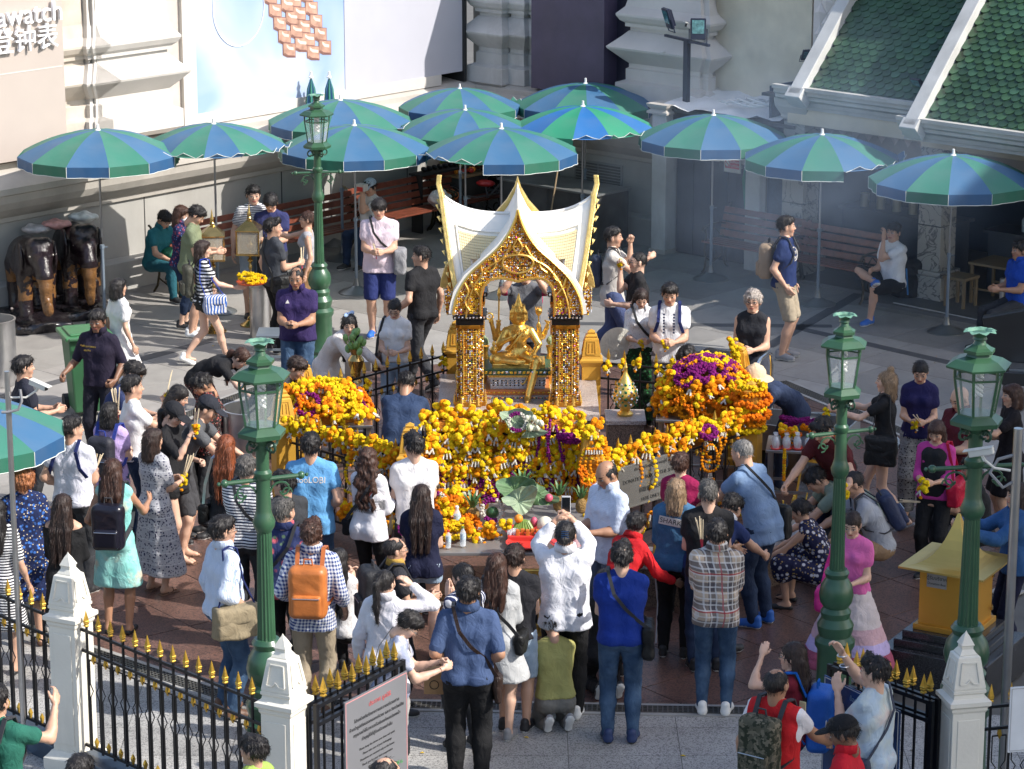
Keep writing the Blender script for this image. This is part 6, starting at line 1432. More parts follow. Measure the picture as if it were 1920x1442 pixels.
ped=thing('urn_pedestal','brown granite pedestal block under the jewelled gold urn','pedestal',(1.18,28.95,0));mb=MB();mb.box((0,0,.36),(.38,.42,.72));mb.build('pedestal_block',BG_,ped,bevel=.005);mb=MB();mb.box((0,0,.745),(.42,.46,.045));mb.build('pedestal_top',PG,ped,bevel=.005)
urn=thing('jewelled_urn','teardrop gold urn set with green gems beside the shrine','urn',(1.18,28.95,.77));mb=MB();pr_=[(.08,0),(.085,.02),(.05,.05),(.06,.075),(.10,.11),(.125,.17),(.13,.21),(.115,.27),(.08,.34),(.05,.40),(.022,.45),(.018,.50),(.022,.51),(.006,.56),(.001,.60)];mb.lathe(pr_,(0,0,0),28);mb.build('urn_body',GLD,urn,smooth=True)
mb=MB()
for r_i,(z,r)in enumerate(((.13,.112),(.165,.126),(.20,.132),(.235,.128),(.27,.118),(.305,.102),(.34,.082))):
 for k in range(12):
  a=(k+.5*(r_i%2))*math.pi/6;chip(mb,(r*math.cos(a),r*math.sin(a),z),(math.cos(a),math.sin(a),.2),.022 if r_i%2==0 else.016,6 if(k+r_i)%2 else 3)
o=mb.build('gems',CH,urn);o['kind']='stuff'
GP=M('post_gold_paint',(.66,.36,.05),.42,.35,var=.10,vs=4)
def gold_post(label,x,y,rz=0,H=1.35):
 t=thing('golden_post',label,'post',(x,y,0),rz,'golden posts of the inner fence');q=H/1.35
 mb=MB();mb.lathe([(.17,0),(.17,.08),(.145,.10),(.145,.96*q)],(0,0,0),4,rot=rad(45));mb.build('post_shaft',GP,t,bevel=.005)
 mb=MB();mb.lathe([(.145,.95*q),(.155,.97*q),(.18,1.0*q),(.18,1.02*q),(.15,1.04*q),(.14,1.06*q)],(0,0,0),4,rot=rad(45));mb.build('post_cap',GP,t)
 mb=MB();mb.lathe([(.135,1.05*q),(.14,1.07*q),(.10,1.25*q),(.085,1.26*q),(.09,1.28*q),(.055,1.30*q),(.06,1.32*q),(.001,H)],(0,0,0),4,rot=rad(45));mb.build('post_finial',GP,t)
 for k in range(4):
  m_=MB();T=Matrix.Rotation(k*math.pi/2,4,'Z')@Matrix.Translation((.088,0,1.16*q))@Matrix.Rotation(rad(-9.5),4,'Y')
  for(y0,z0_,y1,z1_)in((-.05,-.07,-.04,.07),(-.04,.07,.04,.07),(.04,.07,.05,-.07),(.05,-.07,-.05,-.07),(-.02,-.05,-.018,.05),(.02,-.05,.018,.05)):m_.bar((0,y0,z0_),(0,y1,z1_),.009,.010,up=(1,0,0))
  o=m_.build('carved_frame',GP,t);o.matrix_local=T
 return Vector((x,y,0))
pFR=gold_post('golden post with garland balls on top, right of the front rack',.76,26.50);pFL=gold_post('golden post left of the front rack, hidden in garlands',-.98,26.6)
pLf=gold_post('golden post with upright cap left of the left garland mound',-2.30,27.85,rad(20));pLb=gold_post('golden post behind the left garland mound',-2.18,29.06,rad(20))
pBL=gold_post('golden post just behind the left mosaic column',-.62,30.75);pBR=gold_post('golden post behind the right mosaic column, by the urn',.86,30.35)
pR2=gold_post('golden post carrying stacked rings at the right garland mound',2.42,28.15,rad(-20));pR=gold_post('golden post with yellow garland balls behind the right mound',2.42,29.75,rad(-20))
for lab,a,b_ in(('black fence hung with garlands between rack and left golden post',pLf,pFL),('black fence with steel text plates hung right of the front rack',pFR,pR2),('black fence behind the left garland mound up to the shrine',pLb,pBL),('black fence behind the urn up to the right garland mound',pBR,pR),('short black fence beside the left mound',pLf,pLb),('short black fence beside the right mound',pR2,pR)):
 d=(b_-a).normalized();iron_fence(lab,a+d*.11,b_-d*.11,zt=.98,zb=.12,step=.17,plinth=False,group='inner fence panels',tip=.95)
STL=M('plate_steel',(.42,.41,.38),.25,.8,var=.1)
dF=(pR2-pFR).normalized();board('brushed steel plate with DONATION BOX lettering on the inner fence',pFR+dF*.32,pFR+dF*1.25,.42,.86,STL,[('ประกาศเตือน ตู้บริจาคอยู่ที่',.5,.86,.045,INK),('DONATION BOX AT THE SHRINE',.52,.62,.055,INK),('捐款箱在此处',.5,.34,.055,INK),('HERE ONLY',.5,.12,.05,INK)],off=-.05,frame=STL,name='steel_plate')
def fl_mat(n,col):return M('marigold_'+n,col,.85,var=.30,vs=60,bump=1.0,bs=190,rnd=.08,spec=.2)
FY,FO,FD,FP,FW=fl_mat('yellow',(.90,.60,.010)),fl_mat('orange',(.88,.30,.004)),fl_mat('deep_orange',(.80,.19,.003)),fl_mat('purple',(.22,.012,.16)),fl_mat('white',(.74,.70,.60));FM=[FY,FO,FD,FP,FW]
bm=bmesh.new();bmesh.ops.create_icosphere(bm,subdivisions=1,radius=1);ICV=[v.co.copy()for v in bm.verts];ICF=[tuple(v.index for v in f.verts)for f in bm.faces];bm.free()
bm=bmesh.new();bmesh.ops.create_icosphere(bm,subdivisions=2,radius=1);IC2V=[v.co.copy()for v in bm.verts];IC2F=[tuple(v.index for v in f.verts)for f in bm.faces];bm.free()
def flower(mb,c,r,mi,hi=False):
 V_,F_=(IC2V,IC2F)if hi else(ICV,ICF);R=Matrix.Rotation(RN.uniform(0,6),3,(RN.uniform(-1,1),RN.uniform(-1,1),1));mb.mi=mi;c=Vector(c);sq=RN.uniform(.75,.95)
 mb.add([c+(R@Vector((v.x,v.y,v.z*sq)))*r*RN.uniform(.88,1.12)for v in V_],F_)
def ring_garland(col,n=25,w=.082,h=.14,tassel=True,wht=3,r=.0175):
 mb=MB()
 for k in range(n):
  a=2*math.pi*k/n;flower(mb,(w*math.sin(a)*(1-.25*math.cos(a)),RN.uniform(-.008,.008),-h+h*math.cos(a)),r*RN.uniform(.9,1.12),col if RN.random()>.1 else(0 if col else 1))
 for k in range(wht):mb.mi=4;x=(k-(wht-1)/2)*.022;mb.tube([(x,-.012,-.01),(x*1.3,-.024,-.05)],.0075,5)
 if tassel:
  for k in range(3):
   mb.mi=4;x=(k-1)*.016;z0=-2*h-.01;mb.tube([(x*.6,0,z0),(x*1.3,-.004,z0-.055)],.006,5);flower(mb,(x*2.2,0,z0-.07),.019,1 if col else 0)
 return mb
def ball_garland(col):
 mb=MB()
 for k in range(14):flower(mb,(RN.uniform(-.045,.045),RN.uniform(-.035,.02),RN.uniform(-.06,.03)),RN.uniform(.020,.027),col if RN.random()>.15 else(0 if col else 1),True)
 mb.mi=4
 for k in range(2):mb.tube([(RN.uniform(-.03,.03),-.03,-.05),(RN.uniform(-.03,.03),-.04,-.09)],.007,5)
 flower(mb,(0,-.02,-.11),.018,1);return mb
def lei(col,R=.075,th=.022,n=26,alt=None):
 mb=MB()
 for k in range(n):
  a=2*math.pi*k/n;c_=col if alt is None or(k//5)%2==0 else alt
  for q in range(3 if col in(3,4)else 2):b_=q*2.1+k;flower(mb,((R+th*.5*math.cos(b_))*math.cos(a),(R+th*.5*math.cos(b_))*math.sin(a),th*.5*math.sin(b_)),th*.62*RN.uniform(.85,1.1),c_)
 return mb
def strand(col,L=.36):
 mb=MB()
 for k in range(int(L/.026)):flower(mb,(RN.uniform(-.004,.004),0,-k*.026),.0185*RN.uniform(.92,1.1),col)
 mb.mi=4;mb.tube([(0,0,-L),(0,0,-L-.05)],.006,5);return mb
GAR={'ry':[ring_garland(0).mesh('garland',FM,smooth=True)for _ in range(3)],'ro':[ring_garland(1).mesh('garland',FM,smooth=True)for _ in range(3)],'rd':[ring_garland(2,h=.12).mesh('garland',FM,smooth=True)for _ in range(2)],'by':[ball_garland(0).mesh('garland',FM,smooth=True)for _ in range(3)],'bo':[ball_garland(1).mesh('garland',FM,smooth=True)for _ in range(3)],'ly':[lei(0).mesh('garland',FM,smooth=True),lei(0,.10,.028,30).mesh('garland',FM,smooth=True)],'lo':[lei(1).mesh('garland',FM,smooth=True),lei(2,.10,.028,30).mesh('garland',FM,smooth=True)],'lp':[lei(3).mesh('garland',FM,smooth=True),lei(3,.06,.03,20).mesh('garland',FM,smooth=True)],'lw':[lei(4,.085,.022,24).mesh('garland',FM,smooth=True),lei(4,.085,.022,24,3).mesh('garland',FM,smooth=True)],'so':[strand(1).mesh('garland',FM,smooth=True),strand(2,.30).mesh('garland',FM,smooth=True)],'sp':[strand(3,.34).mesh('garland',FM,smooth=True)],'sy':[strand(0,.3).mesh('garland',FM,smooth=True)]}
NG=[0];BULK=[[],[],[],0]
def garland(kind,p,rot,label,group,s=1.0,name='marigold_garland'):
 NG[0]+=1;me=RN.choice(GAR[kind])
 if NG[0]>285:
  from mathutils import Euler
  T=np.array(Matrix.LocRotScale(Vector(p),Euler(rot),Vector((s,s,s))));n=len(me.vertices);co=np.empty(n*3,np.float32);me.vertices.foreach_get('co',co);co=co.reshape(-1,3)@T[:3,:3].T+T[:3,3]
  BULK[0].append(co);BULK[1]+=[tuple(v+BULK[3]for v in f.vertices)for f in me.polygons];BULK[2]+=[f.material_index for f in me.polygons];BULK[3]+=n;return None
 o=place(name,me,None,loc=p,rot=rot,sc=(s,s,s));tag(o,label,'garland',group);return o
def flush_garlands():
 me=bpy.data.meshes.new('garlands');me.from_pydata(np.concatenate(BULK[0]),[],BULK[1]);[me.materials.append(m)for m in FM];me.polygons.foreach_set('material_index',BULK[2]);o=bpy.data.objects.new('marigold_garlands',me);COL.objects.link(o);o['kind']='stuff'
rk=thing('garland_rack','dark steel rack across the front buried under marigold garlands','rack',(-.08,26.9,0));mb=MB()
for x in(-.72,.72):
 for y in(-.1,.22):mb.bar((x,y,0),(x,y,1.18),.04)
for z in(.3,.75,1.18):mb.bar((-.72,-.1,z),(.72,-.1,z),.03);mb.bar((-.72,.22,z),(.72,.22,z),.03)
mb.build('rack_frame',IRON,rk)
mb=MB();mb.box((0,.10,.86),(1.42,.30,.62));mb.build('rack_box',M('rack_dark',(.03,.02,.015),.8),rk)
mb=MB();mb.box((0,.06,1.08),(1.40,.34,.42));mb.build('flower_bed',M('marigold_core',(.45,.16,.01),.9,bump=.8,bs=60),rk)
for k in range(7):mb=MB();x=-.6+k*.2;mb.add([(x-.06,-.12,.56),(x+.06,-.12,.56),(x,-.14,.44),(x,-.10,.5)],[(0,2,1),(0,1,3)]);mb.build('gilt_pendant',GOLD,rk)
LFR='yellow garland lying along the top edge of the front rack heap'
def ZL(kind,row,k):return('yellow' if kind[1]=='y' else('purple' if kind[1]=='p' else 'orange'))+' garland in the '+('upper ','middle ','lower ')[min(row//3,2)]+('left','centre','right')[min(k//6,2)]+' part of the front rack heap'
for row in range(8):
 z=1.26-row*.082
 for k in range(17):
  x=-.08-.76+k*.095+RN.uniform(-.03,.03)+(.04 if row%2 else 0);top=.10*math.sin((x+.9)*2.2)if row<3 else 0
  kind=('by' if RN.random()<.6 else 'ry')if row<4 else(RN.choice(('ry','ry','bo','by'))if row<6 else RN.choice(('ro','rd','ry','ro')))
  if row>=5 and abs(math.sin(k*1.7+row))>.93:kind='lp'
  garland(kind,(x,26.72+.10*(1 if row==0 else 0)-.02*min(row,4)+RN.uniform(-.03,.03),z+RN.uniform(-.03,.03)+top*.7),(RN.uniform(-.25,.1)if kind[0]!='l' else 1.3,RN.uniform(-.25,.25),RN.uniform(-.5,.5)),ZL(kind,row,k),'garlands on the front rack',RN.uniform(1.15,1.45))
for k in range(16):
 x=-.08-.76+k*.10;garland('by' if k%3 else 'bo',(x,26.95+RN.uniform(-.08,.05),1.30+.05*math.sin(k)+.08*math.sin((x+.9)*2.2)),(RN.uniform(-.5,.5),RN.uniform(-.5,.5),RN.uniform(0,6)),LFR,'garlands on the front rack',RN.uniform(1.2,1.5))
for k in range(9):
 x=-.08-.62+k*.155;garland('rd' if k%2 else 'ro',(x,26.60,.74-.03*(k%3)),(0,0,RN.uniform(-.3,.3)),'orange tasselled garland hanging lowest from the front rack','hanging garlands under the front rack',1.05)
for k,x in enumerate((.42,.50,.56,.60)):garland('so',(x,26.60,.86),(0,0,0),'orange marigold strand hanging at the right end of the front rack','orange strands at the rack end',1.0)
for k in range(7):garland('sp' if k<5 else 'lp',(.28+.05*k+RN.uniform(-.02,.02),26.62-.02*(k%2),1.36-.05*abs(k-2)),(RN.uniform(-.3,.1),RN.uniform(-.2,.2),0),'purple orchid garland draped over the right top of the front rack','purple garlands on the front rack',1.1)
for k,(x,z)in enumerate(((.22,1.40),(.30,1.47),(.38,1.44))):garland('by',(x,26.72,z),(0,0,k),'yellow garland ball crowning the purple garlands on the front rack','yellow balls on the purple garlands',1.0)
LEAF=M('lotus_leaf_green',(.10,.18,.08),.6,var=.25,vs=10);LEAFD=M('lotus_leaf_pale',(.24,.31,.20),.6,var=.2,vs=10)
def lotus_leaf(label,p,rot,s=.17,mat=None,group='folded lotus leaves'):
 V=[(0,0,-.02)];n=48;q0=p[0]*9;s*=.80
 for i in range(1,5):
  t=i/4
  for k in range(n):a=2*math.pi*k/n;q=s*t*(1+.10*math.sin(3*a+q0));V.append((q*math.cos(a),q*math.sin(a)*(1-.25*t),t*t*(.085*math.sin(2*a+q0)+.03*math.sin(5*a+q0))+.012*t*math.sin(12*a)+.05*t*t))
 mb=MB();mb.add(V,[(0,1+k,1+(k+1)%n)for k in range(n)]+[(1+(i-1)*n+k,1+i*n+k,1+i*n+(k+1)%n,1+(i-1)*n+(k+1)%n)for i in range(1,4)for k in range(n)]);o=mb.build('lotus_leaf',mat or LEAFD,None,p);o.rotation_euler=rot;so=o.modifiers.new('s','SOLIDIFY');so.thickness=.003;return tag(o,label,'leaf',group)
lotus_leaf('large pale lotus leaf under the white ring on top of the front rack',(.02,26.62,1.36),(1.0,.2,.1),.19);lotus_leaf('smaller lotus leaf folded right of the white ring on the front rack',(.16,26.60,1.27),(1.2,.5,.4),.13)
garland('lw',(.05,26.53,1.37),(1.15,0,.2),'white jasmine ring on the lotus leaf atop the front rack',None,1.0)
for k in range(9):mb=MB();mb.ball((0,0,0),.026,8,6,(1,1,1.35));o=mb.build('lotus_bud',M('lotus_bud_pale',(.62,.62,.48),.6),None,(.14+.035*(k%5),26.56+.02*(k%2),1.40-.05*(k//3)),smooth=True);o.rotation_euler=(RN.uniform(-.5,.5),RN.uniform(-.5,.5),0);tag(o,'pale lotus bud tucked beside the white ring on the front rack','lotus bud','lotus buds on the front rack')
SST=M('stainless',(.50,.50,.50),.28,.9,var=.1,vs=6,bump=.05,bs=20)
def table(label,cx,cy,w,d,z,rz=0,mat=None,cat='table',name='steel_table'):
 t=thing(name,label,cat,(cx,cy,0),rz);mb=MB();mb.box((0,0,z-.015),(w,d,.03));mb.build('tabletop',mat or SST,t,bevel=.004)
 for x in(-1,1):
  for y in(-1,1):mb=MB();mb.bar((x*(w/2-.04),y*(d/2-.04),0),(x*(w/2-.04),y*(d/2-.04),z-.03),.035);mb.build('leg',mat or SST,t)
 for y in(-1,1):mb=MB();mb.bar((-w/2+.04,y*(d/2-.04),.25),(w/2-.04,y*(d/2-.04),.25),.025);mb.build('stretcher',mat or SST,t)
 return t
def mound(cx,cy,z,rx,ry,rz,n,kinds,label,group,seed=1):
 core=MB();core.ball((0,0,0),1,16,8,(rx*.86,ry*.86,rz*.84));o=core.build('flower_heap',M('marigold_core',(.45,.16,.01),.9,bump=.8,bs=60),None,(cx,cy,z),smooth=True);tag(o,'packed heart of '+label,'flower heap')
 R_=random.Random(seed)
 for k in range(n):
  ga=k*2.39996;ph=math.acos(1-(k+.5)/n*1.0);s_=math.sin(ph);p=Vector((rx*s_*math.cos(ga),ry*s_*math.sin(ga),rz*math.cos(ph)))
  if p.y>ry*.55:continue
  nrm=Vector((p.x/rx**2,p.y/ry**2,p.z/rz**2)).normalized();kd=R_.choice(kinds(p.z/rz,R_));q=nrm.to_track_quat('Z' if kd[0]=='l' else '-Y','X' if kd[0]=='l' else 'Z').to_euler()
  if kd[0]!='l':q=(R_.uniform(-.7,.2),R_.uniform(-.5,.5),math.atan2(nrm.x,-nrm.y)*1+R_.uniform(-.4,.4))
  garland(kd,Vector((cx,cy,z+.02))+p+nrm*.012,q,{'y':'yellow','o':'orange','p':'purple','w':'white'}[kd[1]]+' garland piled '+('high' if p.z>rz*.6 else 'low')+' on '+label,group,R_.uniform(1.15,1.5))
table('steel table under the left garland mound',-1.92,28.35,.98,.62,.90,rad(4))
mound(-1.93,28.38,.92,.46,.33,.32,60,lambda t,R_:('by','ly','bo','ry')if t>.55 and R_.random()>.12 else(('lp',)if R_.random()<.13 else(('lo','bo','lo','by','lw')if R_.random()<.25 else('lo','bo','lo','by','ly'))),'the left mound behind the blue-shirt man','garlands on the left mound',3)
table('steel table under the right garland mound',2.02,28.55,1.05,.62,.90,rad(-6))
mound(2.00,28.62,.92,.50,.34,.52,76,lambda t,R_:('lp','lp','ly','lo')if t>.72 else(('lo','bo','ly','lo','by')if t>.3 else('lo','lo','lo','bo')),'the right mound below the woman with grey curls','garlands on the right mound',5)
for k in range(7):garland('ly' if k in(0,3,6)else 'lo',(2.42,28.13,.86+k*.075),(RN.uniform(-.1,.1),RN.uniform(-.1,.1),k),'marigold ring slipped over the golden post at the right mound','rings on the right golden post',1.75)
for k in range(5):garland('by',(2.36+.03*math.sin(k*3),29.62,1.05+k*.085),(0,0,k),'yellow garland ball stacked on the golden post behind the right mound','yellow balls behind the right mound',1.1)
for k in range(8):garland('by' if k%3 else 'bo',(pFR.x+.09*math.cos(k*2.4),pFR.y-.05+.07*math.sin(k*2.4),1.22+.055*(k%5)),(RN.uniform(-.5,.5),0,k),'yellow garland ball on top of the golden post right of the front rack','balls on the front golden post',1.15)
for k in range(3):garland('ro',(pFR.x-.03+.05*k,pFR.y-.16,1.16),(0,0,0),'orange tasselled garland hung on the golden post right of the front rack','garlands hung on the front golden post',1.0)
def along(a,b_,n,z,kinds,label,group,sag=.0,s=1.0,t0=.05,t1=.97,dy=-.05):
 for k in range(n):
  t=t0+(t1-t0)*k/max(1,n-1);p=a.lerp(b_,t);kd=RN.choice(kinds);garland(kd,(p.x+RN.uniform(-.02,.02),p.y+dy+RN.uniform(-.03,.03),z+RN.uniform(-.05,.05)),(RN.uniform(-.3,.3),RN.uniform(-.4,.4),RN.uniform(-.7,.7)),label,group,s*RN.uniform(1.1,1.4))
along(pFR,pR2,26,1.05,('by','by','bo','by'),'yellow garland bunch hung along the fence above the steel plate','garlands on the right front fence');along(pFR,pR2,14,.96,('by','ry','bo','ro'),'yellow garland bunch hung along the fence above the steel plate','garlands on the right front fence')
along(pLf,pFL,20,1.03,('by','by','bo'),'yellow garland bunch hung along the fence behind the blue-shirt man','garlands on the left front fence',t0=.04,t1=.98);along(pLf,pFL,9,.93,('ry','by','bo'),'yellow garland bunch hung along the fence behind the blue-shirt man','garlands on the left front fence',t0=.5,t1=.98)
along(pBR,pR,7,1.02,('by',),'small yellow garland bunch on the fence behind the urn','garlands on the back right fence',t0=.1,t1=.8,s=.8);along(pLb,pBL,3,.92,('by','bo'),'small yellow garland bunch on the fence left of the shrine','garlands on the back left fence',t0=.4,t1=.9,s=.8)
along(pFR,pR2,5,.36,('by','bo','ro','ly'),'garland bunch lying low at the foot of the right fence','garlands low on the right fence',t0=.2,t1=.95,dy=-.2,s=1.2);along(pLf,pFL,6,.34,('lo','ly','bo'),'garland ring lying low at the foot of the left fence','garlands low on the left fence',t0=.4,t1=.98,dy=-.2,s=1.2)
for k in range(6):garland('sy' if k%2 else 'so',(2.72,27.6,.78-0*k),(0,0,k),'hanging garland strand right of the man with the black strap','strands right of the leaning man',1.0)
garland('lp',(1.95,27.55,.98),(.6,0,0),'purple garland hung on the fence above the brown-haired woman',None,1.2);garland('ro',(1.97,27.45,.88),(0,0,0),'orange tassel below the purple garland on the right fence',None,1.0)
def trough(label,pts,w=.42,h=.38,fill=True):
 t=thing('incense_trough',label,'planter',(*pts[0],0));o3=Vector((*pts[0],0));P_=[Vector((*p,0))-o3 for p in pts]
 for a,b_ in zip(P_[:-1],P_[1:]):
  d=(b_-a).normalized();n=Vector((d.y,-d.x,0))
  for s_,nm in((.5,'outer_wall'),(-.5,'inner_wall')):
   mb=MB();mb.bar(a+n*w*s_+Vector((0,0,h/2))-d*.04,b_+n*w*s_+Vector((0,0,h/2))+d*.04,.06,h,up=(0,0,1));mb.build(nm,BG_,t,bevel=.004)
   mb=MB();mb.bar(a+n*w*s_+Vector((0,0,h+.02))-d*.06,b_+n*w*s_+Vector((0,0,h+.02))+d*.06,.12,.045,up=(0,0,1));mb.build('rim',PG,t,bevel=.005)
  mb=MB();mb.bar(a+Vector((0,0,h*.42)),b_+Vector((0,0,h*.42)),w-.06,h*.84,up=(0,0,1));mb.build('sand',M('ash_sand',(.32,.28,.23),.95,bump=.5,bs=60),t)
 return t
trR=[(.98,25.35),(1.75,25.30),(2.35,25.9),(2.75,26.8)]
trough('brown granite trough of incense sticks in front of the steel plate',trR)
CND=M('candle_yellow',(.78,.50,.06),.5);CNO=M('candle_orange',(.70,.22,.02),.5)
for kx in range(60):
 sg_=RN.randrange(3);t=RN.random();a,b_=Vector((*trR[sg_],0)),Vector((*trR[sg_+1],0));p=a.lerp(b_,t)+Vector((RN.uniform(-.12,.12),RN.uniform(-.12,.12),.38));mb=MB();L_=RN.uniform(.12,.24);mb.tube([(0,0,0),(RN.uniform(-.04,.04),RN.uniform(-.04,.04),L_)],RN.choice((.007,.009,.013)),6);tag(mb.build('candle',CND if RN.random()<.7 else CNO,None,p),'thin yellow or orange candle standing in the granite trough','candle','candles in the granite trough')
OT=table('long grey offerings table crowded with fruit and garlands before the rack',-.12,25.20,1.80,1.50,.74,0,M('table_grey_zinc',(.30,.29,.28),.4,.5))
def rnp(n,x0,x1,y0,y1,z,kinds,label,group,s=1.0):
 for k in range(n):kd=RN.choice(kinds);garland(kd,(RN.uniform(x0,x1),RN.uniform(y0,y1),z+RN.uniform(0,.10)),(RN.uniform(-.5,.2)if kd[0]=='l' else RN.uniform(-1.3,-.4),RN.uniform(-.3,.3),RN.uniform(0,6)),label,group,s*RN.uniform(.9,1.25))
rnp(26,-.92,-.40,24.75,25.85,.80,('ly','by','ly','lo'),'yellow marigold ring in the pile on the left of the offerings table','garland pile on the left of the offerings table',1.15)
rnp(5,-.95,-.72,24.50,24.85,.79,('lp','lp','lw'),'purple and white ring at the front left of the offerings table','purple rings on the offerings table');rnp(10,-.95,-.45,24.48,25.0,.78,('bo','ly','lo'),'marigold bunch among the small bottles on the offerings table','bunches among the small bottles')
rnp(7,-.38,-.05,24.75,24.95,.80,('by','bo'),'yellow bunch in the middle of the offerings table behind the long-haired woman','bunches in the middle of the offerings table',1.1)
for k in range(10):a=-1.2+k*.28;garland('lo' if k%2 else 'by',(.62+.20*math.cos(a),25.52+.05*k*.4,.90+.18*math.sin(a)),(1.2,0,a),'orange garland coil standing at the right end of the offerings table','coil at the right of the offerings table',.9)
for(x,y,lab)in((-.70,25.35,'white ring with purple ends at the left of the offerings table'),(-.18,25.15,'white ring with purple ends propped in the fruit beside the pineapple'),(.48,24.65,'white ring right of the offerings, near the hair-clip man')):garland('lw',(x,y,.92),(1.1,0,.2),lab,None,1.15)
PIN=M('pineapple_skin',(.26,.15,.04),.7,var=.4,vs=60,bump=.9,bs=90);LFG=M('leaf_green',(.07,.16,.045),.5,var=.3,vs=12);BAN=M('banana_green',(.17,.28,.05),.45,var=.2,vs=8);ORN=M('orange_fruit',(.75,.26,.02),.5,bump=.2,bs=150);COC=M('coconut_cream',(.72,.66,.52),.6);DRG=M('dragonfruit_pink',(.55,.08,.14),.5);REDT=M('tray_red',(.60,.04,.03),.3);REDF=M('red_cloth',(.55,.03,.02),.6)
def pineapple(label,x,y,z=.74,s=1.0,rz=0):
 t=thing('pineapple',label,'pineapple',(x,y,z),rz);mb=MB();n=14;V=[]
 mb.lathe([(.03*s,0),(.06*s,.03*s),(.068*s,.08*s),(.06*s,.14*s),(.03*s,.175*s),(.001,.18*s)],(0,0,0),14);mb.build('fruit',PIN,t,smooth=True)
 for k in range(16):
  a=k*2.4;e=.25+.05*k;mb=MB();c_,s__=math.cos(a),math.sin(a);L_=(.13+.004*k)*s;w=.012*s;b0=Vector((c_*.01,s__*.01,.17*s));m_=b0+Vector((c_*L_*.45*(1.4-e),s__*L_*.45*(1.4-e),L_*.6));e_=b0+Vector((c_*L_*(1.3-e),s__*L_*(1.3-e),L_*.85));q=Vector((-s__,c_,0))*w
  mb.add([b0-q,b0+q,m_+q,m_-q,e_],[(0,1,2,3),(3,2,4)]);mb.build('leaf',LFG,t)
pineapple('big pineapple with spread crown left of the white ring on the table',-.36,25.25);pineapple('pineapple behind the lotus leaves on the offerings table',.10,25.75,.80);pineapple('pineapple at the right back of the offerings table',.44,25.55,.78,.9);pineapple('small pineapple inside the orange coil, right of the raised phone',.64,25.45,.80,.8)
lotus_leaf('broad lotus leaf standing over the fruit on the offerings table',(.02,25.45,1.02),(1.1,.1,.1),.22,LEAF);lotus_leaf('pale lotus leaf hanging forward over the fruit',(.06,25.22,.98),(.9,-.2,.3),.20,LEAFD);lotus_leaf('dark lotus leaf right of the pale one on the offerings table',(.24,25.45,.97),(1.2,.4,.4),.17,LEAF)
bn=thing('banana_hand','hand of green bananas with an orange on top on the offerings table','bananas',(.10,24.98,.78))
for k in range(7):a=rad(-60+20*k);mb=MB();mb.tube([(0,0,.10),(.05*math.sin(a),-.03,.09),(.09*math.sin(a),-.05,.03),(.10*math.sin(a),-.045,-.02)],[.010,.021,.021,.006],8);mb.build('banana',BAN,bn,smooth=True)
def fruit(name,label,x,y,z,r,mat,sc=(1,1,1),group=None):mb=MB();mb.ball((0,0,0),r,14,10,sc);o=mb.build(name,mat,None,(x,y,z),smooth=True);mb=None;return tag(o,label,name.replace('_',' '),group)
fruit('orange','orange lying on the green bananas',.06,24.94,.905,.040,ORN);fruit('orange','orange behind the big pineapple',-.26,25.5,.86,.045,ORN);fruit('coconut','trimmed cream coconut right of the bananas',.30,24.95,.84,.075,COC,(1,1,1.1));fruit('dragon_fruit','pink dragon fruit right of the orange',.20,24.98,.86,.038,DRG,(.9,.9,1.3));fruit('dragon_fruit','pink dragon fruit among the white blossoms behind',.34,25.4,.96,.038,DRG);fruit('watermelon','dark green melon inside the white ring',-.18,25.2,.88,.06,M('melon',(.03,.09,.03),.4,var=.4,vs=20))
def tray(label,x,y,z,r,mat=REDT):mb=MB();mb.lathe([(r*.55,0),(r*.8,.01),(r,.035),(r*.97,.038),(r*.8,.018),(.001,.012)],(0,0,0),28);return tag(mb.build('round_tray',mat,None,(x,y,z),smooth=True),label,'tray','round trays')
tray('large red round tray at the front of the offerings table',.13,24.62,.75,.19);tray('red tray with green offerings left of the hair-clip man',.50,24.62,.75,.16);tray('red tray under the bananas',.1,25.0,.745,.17)
BOT=glass_mat('bottle_plastic',(.8,.86,.9),.45,.08)
def bottle(label,x,y,z,h,group=None,cap_=None):
 t=thing('bottle',label,'bottle',(x,y,z),0,group);mb=MB();mb.lathe([(.018*h/.2,0),(.028*h/.2,.01),(.029*h/.2,h*.35),(.026*h/.2,h*.42),(.029*h/.2,h*.5),(.027*h/.2,h*.7),(.011*h/.2,h*.88),(.011*h/.2,h*.93)],(0,0,0),14);mb.build('bottle_body',BOT,t,smooth=True)
 mb=MB();mb.lathe([(.0135*h/.2,h*.92),(.0135*h/.2,h)],(0,0,0),10);mb.build('cap',cap_ or M('cap_white',(.75,.75,.75),.5),t);mb=MB();mb.lathe([(.0295*h/.2,h*.38),(.0295*h/.2,h*.66)],(0,0,0),14,caps=False);mb.build('label_band',M('label_band',(.45,.55,.62),.5,var=.4,vs=60),t)
bottle('clear water bottle standing left of the big pineapple',-.50,25.05,.75,.24);bottle('small bottle with red foot, left of three on the table',-.68,24.56,.75,.17,'small bottles on the offerings table',REDT);bottle('small bottle with red foot, middle of three on the table',-.57,24.55,.75,.17,'small bottles on the offerings table',REDT);bottle('small bottle with green label, right of three on the table',-.44,24.60,.75,.19,'small bottles on the offerings table',BAN)
for k in range(4):mb=MB();mb.lathe([(.022,0),(.026,.09),(.023,.09),(.018,.01),(.001,.008)],(0,0,0),12);tag(mb.build('drinking_glass',BOT,None,(-.02+.05*(k%2),24.78+.06*(k//2),.75),smooth=True),'empty glass in the cluster before the bananas','glass','glasses before the bananas')
